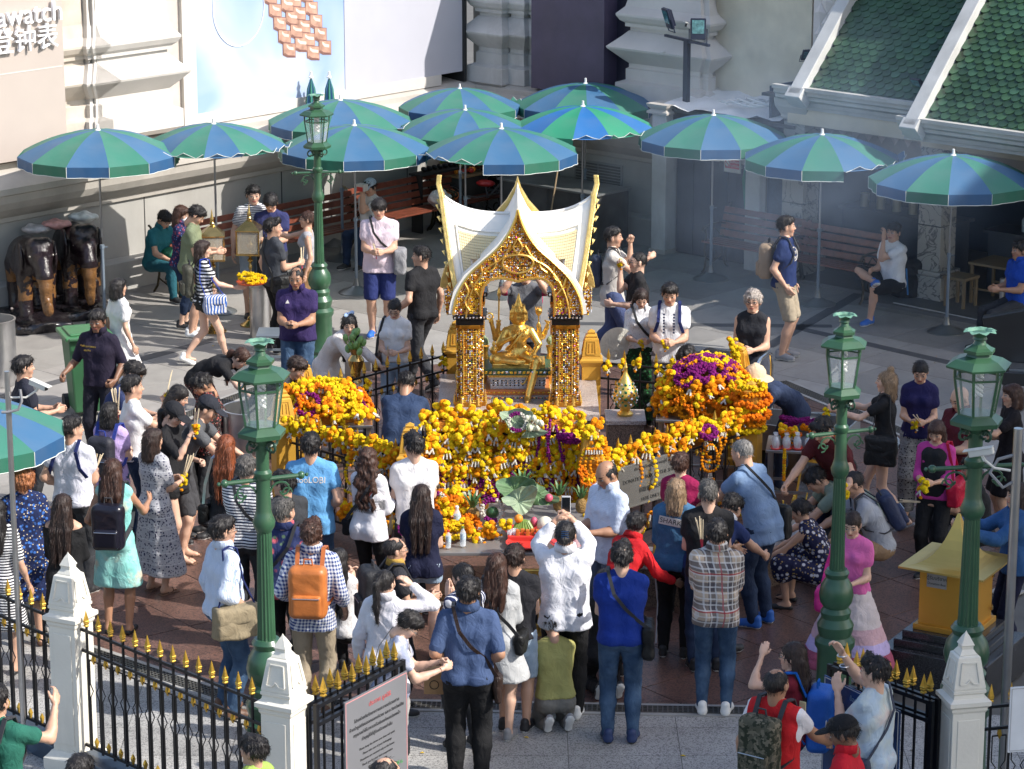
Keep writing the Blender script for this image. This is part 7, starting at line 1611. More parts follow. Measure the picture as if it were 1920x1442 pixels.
for k in range(5):mb=MB();mb.box((0,0,.05),(.035,.035,.10));tag(mb.build('votive_candle',M('votive_amber',(.55,.16,.03),.3),None,(.05+.045*k,24.76+.02*(k%2),.76),bevel=.006),'amber votive in the red box behind the round tray','candle','amber votives on the red box')
mb=MB();mb.box((0,0,.03),(.36,.14,.06));tag(mb.build('red_box',REDF,None,(.14,24.78,.745),bevel=.004),'flat red offering box with votives on the table','box')
for k in range(14):a=RN.uniform(0,6);mb=MB();mb.ball((0,0,0),.022,6,5,(1.2,1,.8));tag(mb.build('longan',M('longan_tan',(.38,.22,.09),.6),None,(-.52+RN.uniform(-.12,.16),24.83+RN.uniform(-.08,.1),.77+.02*(k%3)),smooth=True),'brown longan fruit in the pile before the water bottle','longan','longans on the offerings table')
alt=thing('altar_stand','carved gilt altar stand with mosaic panel under the offerings table','altar',(.10,24.32,0));mb=MB();mb.box((0,0,.60),(.30,.05,.06));mb.box((-.15,0,.30),(.04,.05,.60));mb.box((.15,0,.30),(.04,.05,.60));mb.box((0,0,.08),(.30,.05,.08));mb.build('gilt_frame',GLD,alt,bevel=.006);mb=MB();mb.box((0,.02,.33),(.27,.02,.46));mb.build('panel',DRK,alt)
table('small steel table of packed offerings right of the right mound',2.95,28.1,.72,.55,.70,rad(-8))
rnp(12,2.72,3.15,28.0,28.3,.76,('bo','by','lo'),'orange marigold bunch on the small right table','bunches on the small right table',1.0);rnp(4,2.7,3.1,28.25,28.35,.82,('lp',),'purple garland at the back of the small right table','purple garlands on the small right table')
for k in range(7):
 x,y=2.66+.11*(k%4),27.90+.06*(k//4)+.0;t=thing('offering_set','cellophane-wrapped offering set on its red saucer on the small right table','offering',(x,y,.70),0,'wrapped offering sets');mb=MB();mb.lathe([(.04,0),(.055,.015),(.05,.02),(.001,.015)],(0,0,0),14);mb.build('saucer',REDT,t,smooth=True);mb=MB();mb.lathe([(.034,.018),(.042,.06),(.035,.10),(.012,.13),(.026,.16)],(0,0,0),9);mb.build('wrap',BOT,t);mb=MB()
 for q in range(3):mb.mi=q;mb.ball((.015*math.cos(q*2.1),.015*math.sin(q*2.1),.05),.016,6,5)
 mb.build('sweets',[DRG,BAN,COC],t,smooth=True)
flush_garlands()
# ================================================================== MISCELLANEOUS OBJECTS
m,b_=base_mat('elephant_wood',.2);N,L=nodes_of(m);tc=N.new('ShaderNodeTexCoord');sp=N.new('ShaderNodeSeparateXYZ');L.new(tc.outputs['Object'],sp.inputs[0])
no=N.new('ShaderNodeTexNoise');no.inputs['Scale'].default_value=4;no.inputs['Detail'].default_value=3;L.new(tc.outputs['Object'],no.inputs['Vector'])
zz=math_(N,L,'ADD',sp.outputs[2],math_(N,L,'MULTIPLY',no.outputs['Fac'],.35));bd=math_(N,L,'MULTIPLY',math_(N,L,'GREATER_THAN',zz,.56),math_(N,L,'LESS_THAN',zz,.88))
ng=math_(N,L,'MULTIPLY',math_(N,L,'LESS_THAN',sp.outputs[1],.52),math_(N,L,'GREATER_THAN',no.outputs['Fac'],.50));bd=math_(N,L,'MULTIPLY',bd,ng)
tk=math_(N,L,'MULTIPLY',math_(N,L,'GREATER_THAN',sp.outputs[1],.72),math_(N,L,'LESS_THAN',sp.outputs[2],.74));fc=math_(N,L,'MAXIMUM',bd,tk)
wv=N.new('ShaderNodeTexNoise');wv.inputs['Scale'].default_value=14;wv.inputs['Distortion'].default_value=3;L.new(tc.outputs['Object'],wv.inputs['Vector'])
L.new(mixc(N,L,fc,(.014,.008,.010),mixc(N,L,wv.outputs['Fac'],(.04,.018,.008),(.26,.125,.04))),b_.inputs['Base Color']);bp=N.new('ShaderNodeBump');bp.inputs['Strength'].default_value=.35;bp.inputs['Distance'].default_value=.03;L.new(wv.outputs['Fac'],bp.inputs['Height']);L.new(bp.outputs[0],b_.inputs['Normal']);EW=m;MC['elephant_wood']=m
BLK=M('carved_black',(.010,.008,.010),.14,var=.3,bump=.9,bs=14,spec=.7)
def elephant(label,x,y,rz,s=1.0,curl=True):
 t=thing('elephant_statue',label,'elephant statue',(x,y,0),rz,'carved elephants');P=[]
 def c(a,b,ra,rb=None):P.append(('c',a,b,ra,rb if rb is not None else ra))
 P+=[('e',(0,0,.82),(.27,.45,.29)),('e',(0,-.25,.80),(.25,.28,.29)),('e',(0,.25,.86),(.23,.25,.25))]
 P+=[('e',(0,.52,1.00),(.17,.19,.20)),('e',(-.075,.55,1.12),(.10,.12,.10)),('e',(.075,.55,1.12),(.10,.12,.10)),('e',(0,.62,.92),(.14,.15,.15))]
 tr=[(0,.72,.92),(0,.80,.78),(0,.83,.62),(0,.84,.48),(0,.87,.38),(0,.93,.33),(0,.99,.36),(0,.985,.43),(0,.945,.44)]if curl else[(0,.72,.92),(0,.80,.78),(0,.82,.62),(0,.81,.48),(0,.80,.36),(0,.82,.27)]
 rr=[.11,.092,.078,.066,.058,.05,.042,.034,.026]
 for i in range(len(tr)-1):c(tr[i],tr[i+1],rr[i],rr[i+1])
 for sx in(-1,1):
  c((sx*.15,.28,.74),(sx*.15,.30,.40),.115,.085);c((sx*.15,.30,.40),(sx*.155,.27+.06*sx,.17),.085,.095)
  c((sx*.15,-.30,.72),(sx*.15,-.36,.42),.13,.09);c((sx*.15,-.36,.42),(sx*.15,-.28-.05*sx,.17),.085,.095)
  P.append(('e',(sx*.22,.36,.93),(.035,.16,.21)));P.append(('e',(sx*.20,.30,.78),(.03,.09,.12)))
  c((sx*.08,.70,.84),(sx*.10,.82,.72),.028,.012)
  P.append(('e',(sx*.135,.60,1.0),(.03,.035,.03)))
 c((0,-.52,.86),(.03,-.56,.50),.032,.02)
 P2=[tuple([p[0]]+[tuple(v*s for v in q)if isinstance(q,tuple)else q*s for q in p[1:]])for p in P];V,Q=sdf(P2,.024,.05)
 o=bpy.data.objects.new('elephant_body',np_mesh('elephant_body',V,Q,EW));COL.objects.link(o);o.parent=t
 P=[('b',(0,.1,.06),(.38,.62,.07),.05),('e',(0,.2,.12),(.33,.55,.07))];V,Q=sdf(P,.026,.04);V=V+vnormals(V,Q)*(fnoise(V,16)*.014)[:,None];o=bpy.data.objects.new('carved_base',np_mesh('carved_base',V,Q,BLK));COL.objects.link(o);o.parent=t
 for sx in(-1,1):
  for sy,yy in((1,.33),(-1,-.34)):
   for k in range(3):mb=MB();a=rad(90+(k-1)*38);mb.ball((sx*.155+.085*math.cos(a),yy+.085*math.sin(a),.13),.028,8,5,(1,.7,.8));mb.build('toenail',M('toenail_horn',(.35,.30,.28),.2),t,smooth=True)
  mb=MB();mb.ball((sx*.15,.645,1.0),.014,8,6);mb.build('eye',M('eye_glass',(.30,.28,.25),.1),t,smooth=True)
 return t
elephant('front one of two carved dark elephants, trunk curled',-6.20,36.25,rad(-158));elephant('rear one of two carved dark elephants, trunk hanging straight',-5.72,36.95,rad(-160),1.03,False)
for(x,y,z,lab,mt)in((-5.95,36.9,1.13,'red and white plastic bag lying on the front elephant',(.62,.30,.26)),(-5.65,37.25,1.16,'pale plastic bag on the rear elephant',(.62,.62,.58)),(-6.2,36.85,1.08,'crumpled clear bag between the elephants',(.5,.45,.43))):
 V,Q=sdf([('e',(0,0,.05),(.20,.13,.06))],.016);V=V+vnormals(V,Q)*(fnoise(V,24,x*7)*.02)[:,None];o=bpy.data.objects.new('plastic_bag',np_mesh('plastic_bag',V,Q,M('bagplastic_%d'%(mt[0]*100+mt[1]*10),mt,.35,var=.3,vs=12)));COL.objects.link(o);o.location=(x,y,z-.03);tag(o,lab,'plastic bag')
BRS=M('brass_polished',(.55,.38,.14),.22,.95,var=.15,vs=10);LGG=glass_mat('lantern_glass',(.5,.46,.38),.42,.1)
def brass_lantern(label,px,py,rz=0):
 p=G(px,py,0);t=thing('brass_lantern',label,'lantern',p,rz,'standing brass lanterns');pr=[(.15,0),(.15,.015),(.12,.03),(.08,.06),(.05,.08),(.06,.10),(.03,.13)]
 z=.13;k=0
 while z<.84:pr+=[(.014,z+.015),(.026 if k%2 else.036,z+.04),(.026 if k%2 else.036,z+.055),(.014,z+.08)];z+=.085;k+=1
 pr+=[(.02,.9),(.05,.93),(.05,.94),(.001,.945)];mb=MB();mb.lathe(pr,(0,0,0),18);mb.build('turned_stand',BRS,t,smooth=True)
 mb=MB();mb.box((0,0,.955),(.31,.31,.02))
 for sx in(-1,1):
  for sy in(-1,1):mb.bar((sx*.14,sy*.14,.95),(sx*.145,sy*.145,1.26),.014)
 mb.build('lantern_frame',BRS,t);mb=MB();mb.lathe([(.22,1.255),(.225,1.27),(.13,1.33),(.07,1.37),(.03,1.385),(.025,1.40)],(0,0,0),4,rot=rad(45));mb.build('lantern_roof',BRS,t);mb=MB();mb.lathe([(.03,1.39),(.036,1.41),(.024,1.43),(.028,1.46),(.016,1.50),(.001,1.60)],(0,0,0),10);mb.build('spire',BRS,t,smooth=True)
 for k in range(4):mb=MB();a=k*math.pi/2;mb.box((0,-.142,1.11),(.26,.004,.28));o=mb.build('glass_pane',LGG,t);o.rotation_euler=(0,0,a)
 mb=MB();mb.lathe([(.03,.965),(.015,.98),(.012,1.0),(.045,1.04),(.05,1.07),(.03,1.10),(.012,1.12),(.03,1.16),(.001,1.19)],(0,0,0),12);mb.build('oil_lamp',BRS,t,smooth=True);return t
brass_lantern('brass oil lantern on a turned stand behind the striped-top woman',403,622,.1);brass_lantern('brass oil lantern on a turned stand beside the dark-grey-shirt man',472,610,-.1)
dc=G(1800,1170,0);dbx=thing('donation_box','golden donation box with concave roof on black granite steps','donation box',(3.78,23.25,0),rad(-30));dbx.scale=(.68,.68,.70);BXG=M('box_gold_paint',(.62,.32,.045),.38,.55,var=.08,vs=2);BXT=M('box_gold_roof',(.66,.45,.13),.36,.85,var=.06)
for i,(w,z0,z1)in enumerate(((1.42,0,.50),(1.16,.50,.60),(1.00,.60,.70))):mb=MB();mb.box((0,0,(z0+z1)/2),(w,w,z1-z0));mb.build('granite_step',DG,dbx,bevel=.012)
mb=MB();mb.box((0,0,.735),(.80,.80,.07));mb.build('box_foot',BXG,dbx,bevel=.006);mb=MB();mb.box((0,0,1.13),(.70,.70,.74));mb.build('box_body',BXG,dbx,bevel=.006)
V=[];Fc=[];n=10
for i in range(n+1):
 t_=i/n;h=.50*(1-t_)**.55;r=.56*t_+.015*(1-t_);z=1.52+.60*((1-t_)**3.3)
 for sx,sy in((-1,-1),(1,-1),(1,1),(-1,1)):V.append((sx*r,sy*r,z))
V2=[(-.015,-.015,2.08),(.015,-.015,2.08),(.015,.015,2.08),(-.015,.015,2.08)]
for i in range(n):
 for k in range(4):Fc.append((i*4+k,i*4+(k+1)%4,(i+1)*4+(k+1)%4,(i+1)*4+k))
b0=n*4;V+=[(sx*.56,sy*.56,1.495)for sx,sy in((-1,-1),(1,-1),(1,1),(-1,1))];Fc+=[(b0+k,b0+(k+1)%4,b0+4+(k+1)%4,b0+4+k)for k in range(4)]+[(b0+7,b0+6,b0+5,b0+4),(0,3,2,1)]
mb=MB().add(V,Fc);mb.build('curved_roof',BXT,dbx,recalc=True)
mb=MB();mb.box((-.12,-.356,1.34),(.26,.010,.17));mb.build('name_plate',M('plate_grey',(.34,.33,.31),.35,.4),dbx)
for i,(s_,z,q)in enumerate((('ตู้รับบริจาค',1.375,.062),('Donation Box',1.305,.042))):
 me=text_mesh(s_,q,INK,.0006);o=bpy.data.objects.new('lettering',me);COL.objects.link(o);o.parent=dbx;o.matrix_local=Matrix.Translation((-.12,-.3625,z))@Matrix.Rotation(rad(90),4,'X')
mb=MB();mb.box((.353,0,1.13),(.012,.56,.64));dr_=mb.build('door',BXG,dbx,bevel=.004)
for z in(.95,1.32):mb=MB();mb.tube([(.36,-.29,z-.03),(.36,-.29,z+.03)],.012,8);mb.build('hinge',M('brass_lock',(.4,.28,.1),.3,.8),dbx)
for z in(1.32,.90):mb=MB();mb.box((.385,.27,z),(.02,.05,.04));mb.tube([(.385,.255,z+.02),(.385,.255,z+.045),(.385,.285,z+.045),(.385,.285,z+.02)],.005,6);mb.build('padlock',BRS,dbx)
BNG=M('bin_green',(.025,.10,.04),.45,var=.12)
t=thing('wheelie_bin','green wheeled rubbish bin held by the man in the dark uniform shirt','bin',G(165,775,0),rad(20));mb=MB();mb.lathe([(.25,.06),(.33,.92)],(0,0,0),4,rot=rad(45));mb.build('bin_body',BNG,t,bevel=.02);mb=MB();mb.box((0,0,.95),(.56,.58,.05));mb.box((0,.0,.985),(.44,.46,.03));mb.build('lid',M('bin_lid_green',(.04,.16,.06),.4),t,bevel=.015);mb=MB();mb.tube([(-.25,-.33,.95),(-.25,-.38,.97),(.25,-.38,.97),(.25,-.33,.95)],.018,8);mb.build('handle',BNG,t,smooth=True)
for x in(-.2,.2):mb=MB();mb.tube([(x-.03,.25,.1),(x+.03,.25,.1)],.09,14);mb.build('wheel',M('tyre_black',(.02,.02,.02),.8),t)
def drum(label,px,py,r,h,name='steel_pot',rim=True,inner=True,z=0,mat=None,handles=True):
 p=G(px,py,z);t=thing(name,label,'pot',p);mb=MB();mb.lathe([(r*.97,0),(r,.02),(r,h),(r*1.04,h+.005),(r*1.04,h+.02),(r*.96,h+.02),(r*.96,.03),(.001,.03)],(0,0,0),32,caps=False);mb.build('pot_body',mat or SST,t,smooth=True)
 if handles:
  for s_ in(-1,1):mb=MB();mb.tube([(s_*r,-.05,h*.8),(s_*(r+.04),-.05,h*.82),(s_*(r+.04),.05,h*.82),(s_*r,.05,h*.8)],.008,6);mb.build('handle',SST,t,smooth=True)
 return t
drum('big steel pot the bending women reach into, by the left mound',470,850,.30,.50);drum('tall steel drum cut by the left edge above the cropped umbrella',-8,720,.26,.78,'steel_drum',handles=False);drum('wide steel pot on the hand cart behind the dark-red-shirt man',1530,880,.34,.52)
t=thing('hand_cart','steel hand cart with a bent tube handle pushed by the worker in a straw hat','cart',G(1490,905,0),rad(-22));mb=MB();mb.box((.05,.22,.36),(.98,.62,.03));mb.build('deck',SST,t,bevel=.004)
for(c_,d_)in(((.05,-.09,.50),(.98,.02,.26)),((.05,.53,.50),(.98,.02,.26)),((-.44,.22,.50),(.02,.62,.26)),((.54,.22,.50),(.02,.62,.26))):mb=MB();mb.box(c_,d_);mb.build('side_panel',SST,t,bevel=.004)
mb=MB();mb.tube([(-.46,.02,.3),(-.46,.02,1.10),(-.46,.08,1.22),(-.46,.20,1.26),(-.46,.45,1.26),(-.46,.56,1.22),(-.46,.6,1.10),(-.46,.6,.3)],.020,8);o=mb.build('handle',M('chrome_tube',(.6,.6,.6),.2,.95),t,smooth=True)
for x in(-.35,.45):
 for y in(0,.45):mb=MB();mb.tube([(x,y-.02,.1),(x,y+.02,.1)],.10,14);mb.box((x,y,.24),(.05,.05,.22));mb.build('wheel',M('tyre_black',(.02,.02,.02),.8),t)
V,Q=sdf([('e',(0,0,.03),(.22,.16,.05))],.018);V=V+vnormals(V,Q)*(fnoise(V,20,5)*.018)[:,None];o=bpy.data.objects.new('ice_bag',np_mesh('ice_bag',V,Q,M('ice_plastic',(.55,.57,.58),.3,var=.3,vs=14)));COL.objects.link(o);pt=G(1530,880,0);o.location=(pt.x,pt.y,.50);tag(o,'crumpled clear bag lying in the wide steel pot','bag')
t=thing('printed_board','framed board with a pale round print beside the crouching men','board',G(1530,960,.0),rad(-30));mb=MB();mb.box((0,0,.28),(.42,.03,.52),R=Matrix.Rotation(rad(-20),3,'X'));mb.build('board',GOLD,t,bevel=.004);mb=MB();mb.box((0,-.022,.28),(.36,.006,.46),R=Matrix.Rotation(rad(-20),3,'X'));mb.build('print',M('print_grey',(.20,.20,.20),.5,var=.5,vs=30),t)
t=thing('cargo_tricycle','parked tricycle with a red seat behind the shrine spire','tricycle',B(-.75,.9,0),AB);TYR=M('tyre_black',(.02,.02,.02),.8);CHR=M('frame_grey',(.25,.25,.26),.35,.7)
def wheel(x,y,r,nm='wheel',ax='y'):
 mb=MB();mb.tube([(x+r*math.cos(a),y,r+r*math.sin(a))for a in[i*math.pi/12 for i in range(25)]],.018,6,False);w=mb.build(nm,TYR,t,smooth=True);mb=MB();mb.tube([(x+r*.93*math.cos(a),y,r+r*.93*math.sin(a))for a in[i*math.pi/12 for i in range(25)]],.010,5,False);mb.build('rim',CHR,w)
 for k in range(12):mb=MB();a=k*math.pi/6;mb.bar((x,y,r),(x+r*.92*math.cos(a),y,r+r*.92*math.sin(a)),.005);mb.build('spoke',CHR,w)
wheel(.62,0,.32);wheel(-.35,-.35,.32);wheel(-.35,.35,.32)
mb=MB();mb.tube([(.62,0,.32),(.48,0,.9),(.42,0,1.02)],.018,8);mb.tube([(.48,0,.85),(.0,0,.42),(-.35,0,.35)],.018,8);mb.tube([(.42,-.28,1.04),(.42,0,1.02),(.42,.28,1.04)],.014,8);mb.tube([(.05,0,.45),(.0,0,.62)],.014,8);mb.tube([(-.8,-.3,.5),(.1,-.3,.5),(.1,.3,.5),(-.8,.3,.5)],.014,8);mb.build('frame',CHR,t,smooth=True);mb=MB();mb.ball((.0,0,.66),.16,14,8,(1,.8,.3));mb.build('red_seat',M('seat_red',(.55,.03,.03),.3),t,smooth=True)
mb=MB();mb.box((-.55,0,.58),(.62,.62,.30));mb.build('cargo_box',M('cargo_dark',(.05,.045,.04),.7,var=.3),t,bevel=.01)
fb_=B(-.75,.9,0);
t2=thing('fruit_tray','tray of red, green and orange fruit on the tricycle box','fruit tray',B(-.75,.9,.74)-WW*.55,AB);mb=MB();mb.box((0,0,.01),(.66,.6,.03));mb.build('tray',M('tray_wood',(.3,.2,.1),.6),t2)
for k in range(46):
 mb=MB();mb.ball((0,0,0),.04,8,6);mt=(M('fruit_red',(.5,.04,.03),.35),BAN,ORN,M('fruit_green',(.12,.2,.03),.4))[(0 if k<12 else(3 if k<26 else(2 if k<36 else 0)))];R_=random.Random(k);o=mb.build('fruit',mt,t2,(-.28+.56*(k%12)/11,-.22+R_.uniform(0,.44),.06+.045*R_.random()+(.08 if 12<=k<26 else 0)),smooth=True)
t=thing('metal_bin','low grey sheet-metal bin against the back wall','bin',B(-.75,2.45,0),AB);mb=MB();mb.box((0,0,.42),(1.9,.7,.84));mb.build('bin_body',M('sheet_metal_dark',(.11,.115,.12),.5,.4,var=.3,vs=3,dirt=.4),t,bevel=.01);mb=MB();mb.box((0,0,.855),(1.96,.76,.03));mb.build('lid',M('sheet_metal_edge',(.24,.25,.25),.45,.5,var=.2),t,bevel=.005)
for i in range(3):mb=MB();mb.box((-.6+.6*i,-.355,.42),(.03,.015,.8));mb.build('rib',MC['sheet_metal_dark'],t)
t=thing('broom','long straw broom leaning on the grey metal bin','broom',B(-1.2,2.6,0),AB);mb=MB();mb.tube([(0,-.05,.25),(.05,.10,1.15)],.012,6);mb.build('broomstick',M('stick_wood',(.42,.30,.18),.6),t);
for k in range(14):mb=MB();a=k*.45;mb.tube([(0,-.05,.3),(.09*math.cos(a),-.08+.04*math.sin(a),.0)],.006,4);mb.build('straw',M('straw_dark',(.10,.05,.035),.9),t)
t=thing('floodlight_pole','dark steel pole with a crossbar carrying two floodlights','floodlight pole',B(-.05,4.15,2.1),AB);NV=M('pole_navy',(.012,.016,.035),.4);mb=MB();mb.bar((0,0,0),(0,0,.95),.075);mb.bar((-.40,0,.97),(.40,0,.90),.05,.035);mb.build('pole',NV,t)
def flood(par,c,rz,tilt,name='floodlight'):
 h=bpy.data.objects.new(name,MB().box((0,0,0),(.22,.055,.30)).mesh(name,NV));COL.objects.link(h);h.parent=par;h.location=c;h.rotation_euler=(rad(tilt),0,rad(rz));bv=h.modifiers.new('b','BEVEL');bv.width=.01
 mb=MB();mb.box((0,-.030,.03),(.17,.006,.19));mb.build('lens',M('flood_lens',(.10,.24,.27),.08,.3,var=.5,vs=20),h);mb=MB();mb.tube([(-.125,0,0),(-.125,.0,-.2),(.125,.0,-.2),(.125,0,0)],.009,5);mb.build('bracket',NV,h)
 for k in range(6):mb=MB();mb.box((-.08+.032*k,.04,0),(.008,.04,.24));mb.build('cooling_fin',NV,h)
flood(t,(.22,-.03,1.12),40,-5);flood(t,(-.33,-.03,1.22),-30,18)
for lab,p,rz,tl in(('small floodlight clamped to the left white verge of the green roof',GY(1514,103,40.0),10,35),('small floodlight clamped to the middle white verge of the green roof',GY(1720,158,37.6),-50,30)):
 t=thing('floodlight',lab,'floodlight',p,rad(rz));flood(t,(0,0,0),0,tl,'lamp_head');t.scale=(.75,.75,.62)
CW=M('camera_shell',(.62,.61,.56),.4,dirt=.15);DKL=M('camera_dark',(.03,.03,.03),.3)
def cctv(label,p,yaw,pitch,s=1.0,arm=None,group=None):
 t=thing('security_camera',label,'security camera',p,0,group);R=Matrix.Rotation(rad(yaw),4,'Z')@Matrix.Rotation(rad(pitch),4,'Y')@Matrix.Scale(s,4)
 mb=MB();mb.box((0,0,0),(.30,.095,.075));o=mb.build('housing',CW,t,bevel=.012);o.matrix_local=R;mb=MB();mb.box((.03,0,.046),(.36,.115,.012));o=mb.build('sun_shield',CW,t,bevel=.004);o.matrix_local=R;mb=MB();mb.box((.152,0,-.002),(.006,.075,.056));mb.tube([(.15,0,0),(.162,0,0)],.024,12);o=mb.build('lens',DKL,t);o.matrix_local=R
 mb=MB();mb.bar((0,0,-.04),(-.02,0,-.11),.03);o=mb.build('bracket',CW,t);o.matrix_local=R
 if arm:
  mb=MB();mb.tube([R@Vector((-.02,0,-.10)),*[Vector(a)for a in arm]],.016*s,8);mb.build('arm',CW,t,smooth=True)
 return t
pl_=G(18,790,3.2);cctv('big security camera on a steel post at the left edge',G(72,722,3.05),-28,14,.52,[(-.10,0,-.10),(-.26,0,-.10)])
t=thing('camera_post','tall steel tube post at the left edge carrying the security camera','post',(G(72,722,3.05).x-.24,G(72,722,3.05).y,0));mb=MB();mb.tube([(0,0,0),(0,0,3.16)],.022,10);mb.lathe([(.10,0),(.10,.02),(.03,.03)],(0,0,0),12);mb.build('post',SST,t,smooth=True)
mb=MB();mb.tube([(.10,-.02,3.02),(.11,-.03,2.93),(.08,-.03,2.86),(0,-.03,2.84),(-.05,-.03,2.84)],.012,6);mb.build('cable_loop',M('conduit_grey',(.22,.22,.23),.5),t,smooth=True)
cp=G(1840,848,2.9);cctv('security camera on brackets beside the rightmost street lamp',cp,160,14,.62,[(.10,0,-.12),(.22,.0,-.14)])
t=thing('camera_post','steel tube post at the right edge beside the rightmost street lamp','post',(G(1905,900,2.6).x,G(1905,900,2.6).y,0));mb=MB();mb.tube([(0,0,0),(0,0,3.0)],.035,12);mb.build('post',SST,t,smooth=True);mb=MB();mb.tube([(0,0,2.8),(-.14,0,2.76),(-.2,-.02,2.66),(-.1,-.03,2.55),(0,0,2.6)],.013,6);mb.build('cable_loop',MC['conduit_grey'],t,smooth=True)
cctv('white security camera high on the tall pilaster, pointing left',GY(1262,97,41.2),195,12,.8,[(.12,.2,-.1)]);cctv('white security camera beside the left floodlight',GY(1300,52,40.8),200,-20,.8,[(.05,.0,-.2)])
t=thing('equipment_case','black open equipment case standing tilted at the right edge','case',G(1890,690,.35),rad(-14));mb=MB();mb.box((0,0,.36),(.50,.16,.62),R=Matrix.Rotation(rad(-14),3,'Y'));mb.build('lid',DKL,t,bevel=.012);mb=MB();mb.box((.22,-.25,.0),(.5,.5,.16));mb.build('case_body',DKL,t,bevel=.012);mb=MB();mb.box((.22,-.25,.085),(.36,.30,.02));mb.build('fittings',SST,t)
for x,y in((0,-.05),(.4,-.05),(0,-.45),(.4,-.45)):mb=MB();mb.bar((x,y,-.35),(x,y,0),.03);mb.build('leg',DKL,t)
t=thing('belt_barrier','steel barrier post with a green belt at the right edge','barrier',G(1876,610,0));mb=MB();mb.tube([(0,0,0),(0,0,.62)],.035,12);mb.build('post',SST,t,smooth=True);mb=MB();mb.bar((.03,0,.58),(1.2,.15,.74),.01,.07);mb.build('belt',M('belt_green',(.02,.28,.20),.5),t)
TBW=M('table_wood',(.22,.16,.09),.5);tb=table('wooden table by the seated blue-shirt man in the pavilion shade',G(1890,500,.55).x,G(1890,500,.55).y,.85,.6,.60,AB,TBW,name='wooden_table')
t=thing('stool','dark wooden stool under the pavilion edge','stool',G(1800,580,0),AB);mb=MB();mb.box((0,0,.44),(.35,.35,.04));mb.build('seat',TBW,t,bevel=.006)
for x in(-.14,.14):
 for y in(-.14,.14):mb=MB();mb.bar((x,y,0),(x,y,.42),.035);mb.build('leg',TBW,t)
p1,p2=G(1675,568,.05),G(1920,618,.05);t=tag(MB().tube([(0,0,0),p2-p1],.012,6).build('floor_pipe',M('pipe_pale',(.4,.4,.38),.5),None,p1),'thin pale pipe lying along the pavilion step','pipe')
for(a,b2,z,lab,col,r)in((-1.75,.9,.48,'white carrier bag with red print on the bench under the umbrellas',(.62,.60,.58),.17),(-1.45,.85,.5,'orange-red bundle on the bench beside the carrier bag',(.55,.15,.03),.12),(-.5,.6,.95,'grey plastic sack on the bench back near the fruit',(.5,.52,.55),.22),(-7.0,.95,.48,'folded green tarp at the end of the first bench',(.02,.14,.07),.16)):
 V,Q=sdf([('e',(0,0,r*.6),(r,r*.7,r*.75))],.016);V=V+vnormals(V,Q)*(fnoise(V,22,a)*.02)[:,None];o=bpy.data.objects.new('carrier_bag',np_mesh('carrier_bag',V,Q,M('carrier_%d'%int(a*-100),col,.45,var=.35,vs=14)));COL.objects.link(o);o.location=B(a,b2,z);tag(o,lab,'bag')
t=thing('shoe_row','row of dark shoes along the back of the middle bench','shoes',B(-.9,.45,.93),math.atan2(UU.y,UU.x))
for k in range(14):mb=MB();mb.ball((-.7+k*.11,0,0),.05,8,6,(.6,1.3,.8));mb.build('dark_shoe',M('shoe_dark',(.015,.012,.012),.4),t,smooth=True)
t=thing('shelf','dark shelf behind the middle bench carrying a row of dark shoes','shelf',B(-.9,.45,0),math.atan2(UU.y,UU.x));mb=MB();mb.box((0,0,.87),(1.8,.24,.03));mb.box((-.85,0,.43),(.04,.2,.86));mb.box((.85,0,.43),(.04,.2,.86));mb.build('shelf_frame',M('shelf_dark',(.02,.02,.02),.7),t)
t=thing('lotus_vase','tall brass vase holding a bunch of green lotus buds before the leaning woman','vase',G(668,715,.85));mb=MB();mb.lathe([(.06,-.02),(.065,0),(.045,.04),(.05,.10),(.085,.20),(.09,.24),(.05,.30),(.075,.36),(.08,.37),(.06,.36)],(0,0,0),20);mb.build('vase_body',BRS,t,smooth=True)
for k in range(13):a=k*2.4;r=.02+.0085*k;mb=MB();mb.ball((0,0,0),.032,8,7,(1,1,1.45));o=mb.build('lotus_bud',M('lotus_bud_green',(.16,.30,.10),.5,var=.2),t,(r*math.cos(a),r*math.sin(a),.47+.09*math.cos(k)-r*.4),smooth=True);o.rotation_euler=(.3*math.sin(a),.3,a);mb=MB();mb.tube([(0,0,.3),(r*math.cos(a),r*math.sin(a),.45)],.006,4);mb.build('stem',BAN,t)
table('light metal stand frame left of the leaning woman',-2.85,33.6,.42,.42,.52,0,M('stand_blue_grey',(.22,.26,.30),.4,.4),name='metal_stand')
table('steel stand under the lotus vase',G(668,715,.85).x,G(668,715,.85).y,.3,.3,.84,0)
drum('tall slim steel ash bin behind the navy-polo man',490,635,.14,.66,'ash_bin',handles=False)
mb=MB();mb.box((0,0,.3),(.30,.26,.60));t=tag(mb.build('steel_urn_stand',SST,None,G(655,775,0)+Vector((.1,.2,0)),bevel=.01),'steel cabinet under the fence left of the shrine','cabinet')
for k,(px,py,c_)in enumerate(((740,640,LEAFD),(700,780,YEL),(700,700,LEAFD))):
 pass
for k in range(46):
 mb=MB();s_=RN.uniform(.015,.035);mb.add([(-s_,0,0),(0,-s_*.5,.006),(s_,0,.0),(0,s_*.5,.008)],[(0,1,2,3)]);px,py=RN.uniform(60,1850),RN.uniform(560,1420);p=G(px,py,.014);o=mb.build('fallen_petal',(FY,FO,M('dry_leaf',(.16,.10,.05),.8))[k%3],None,p);o.rotation_euler=(0,0,RN.uniform(0,6));tag(o,'small fallen petal or leaf on the paving','petal','petals and leaves on the paving')
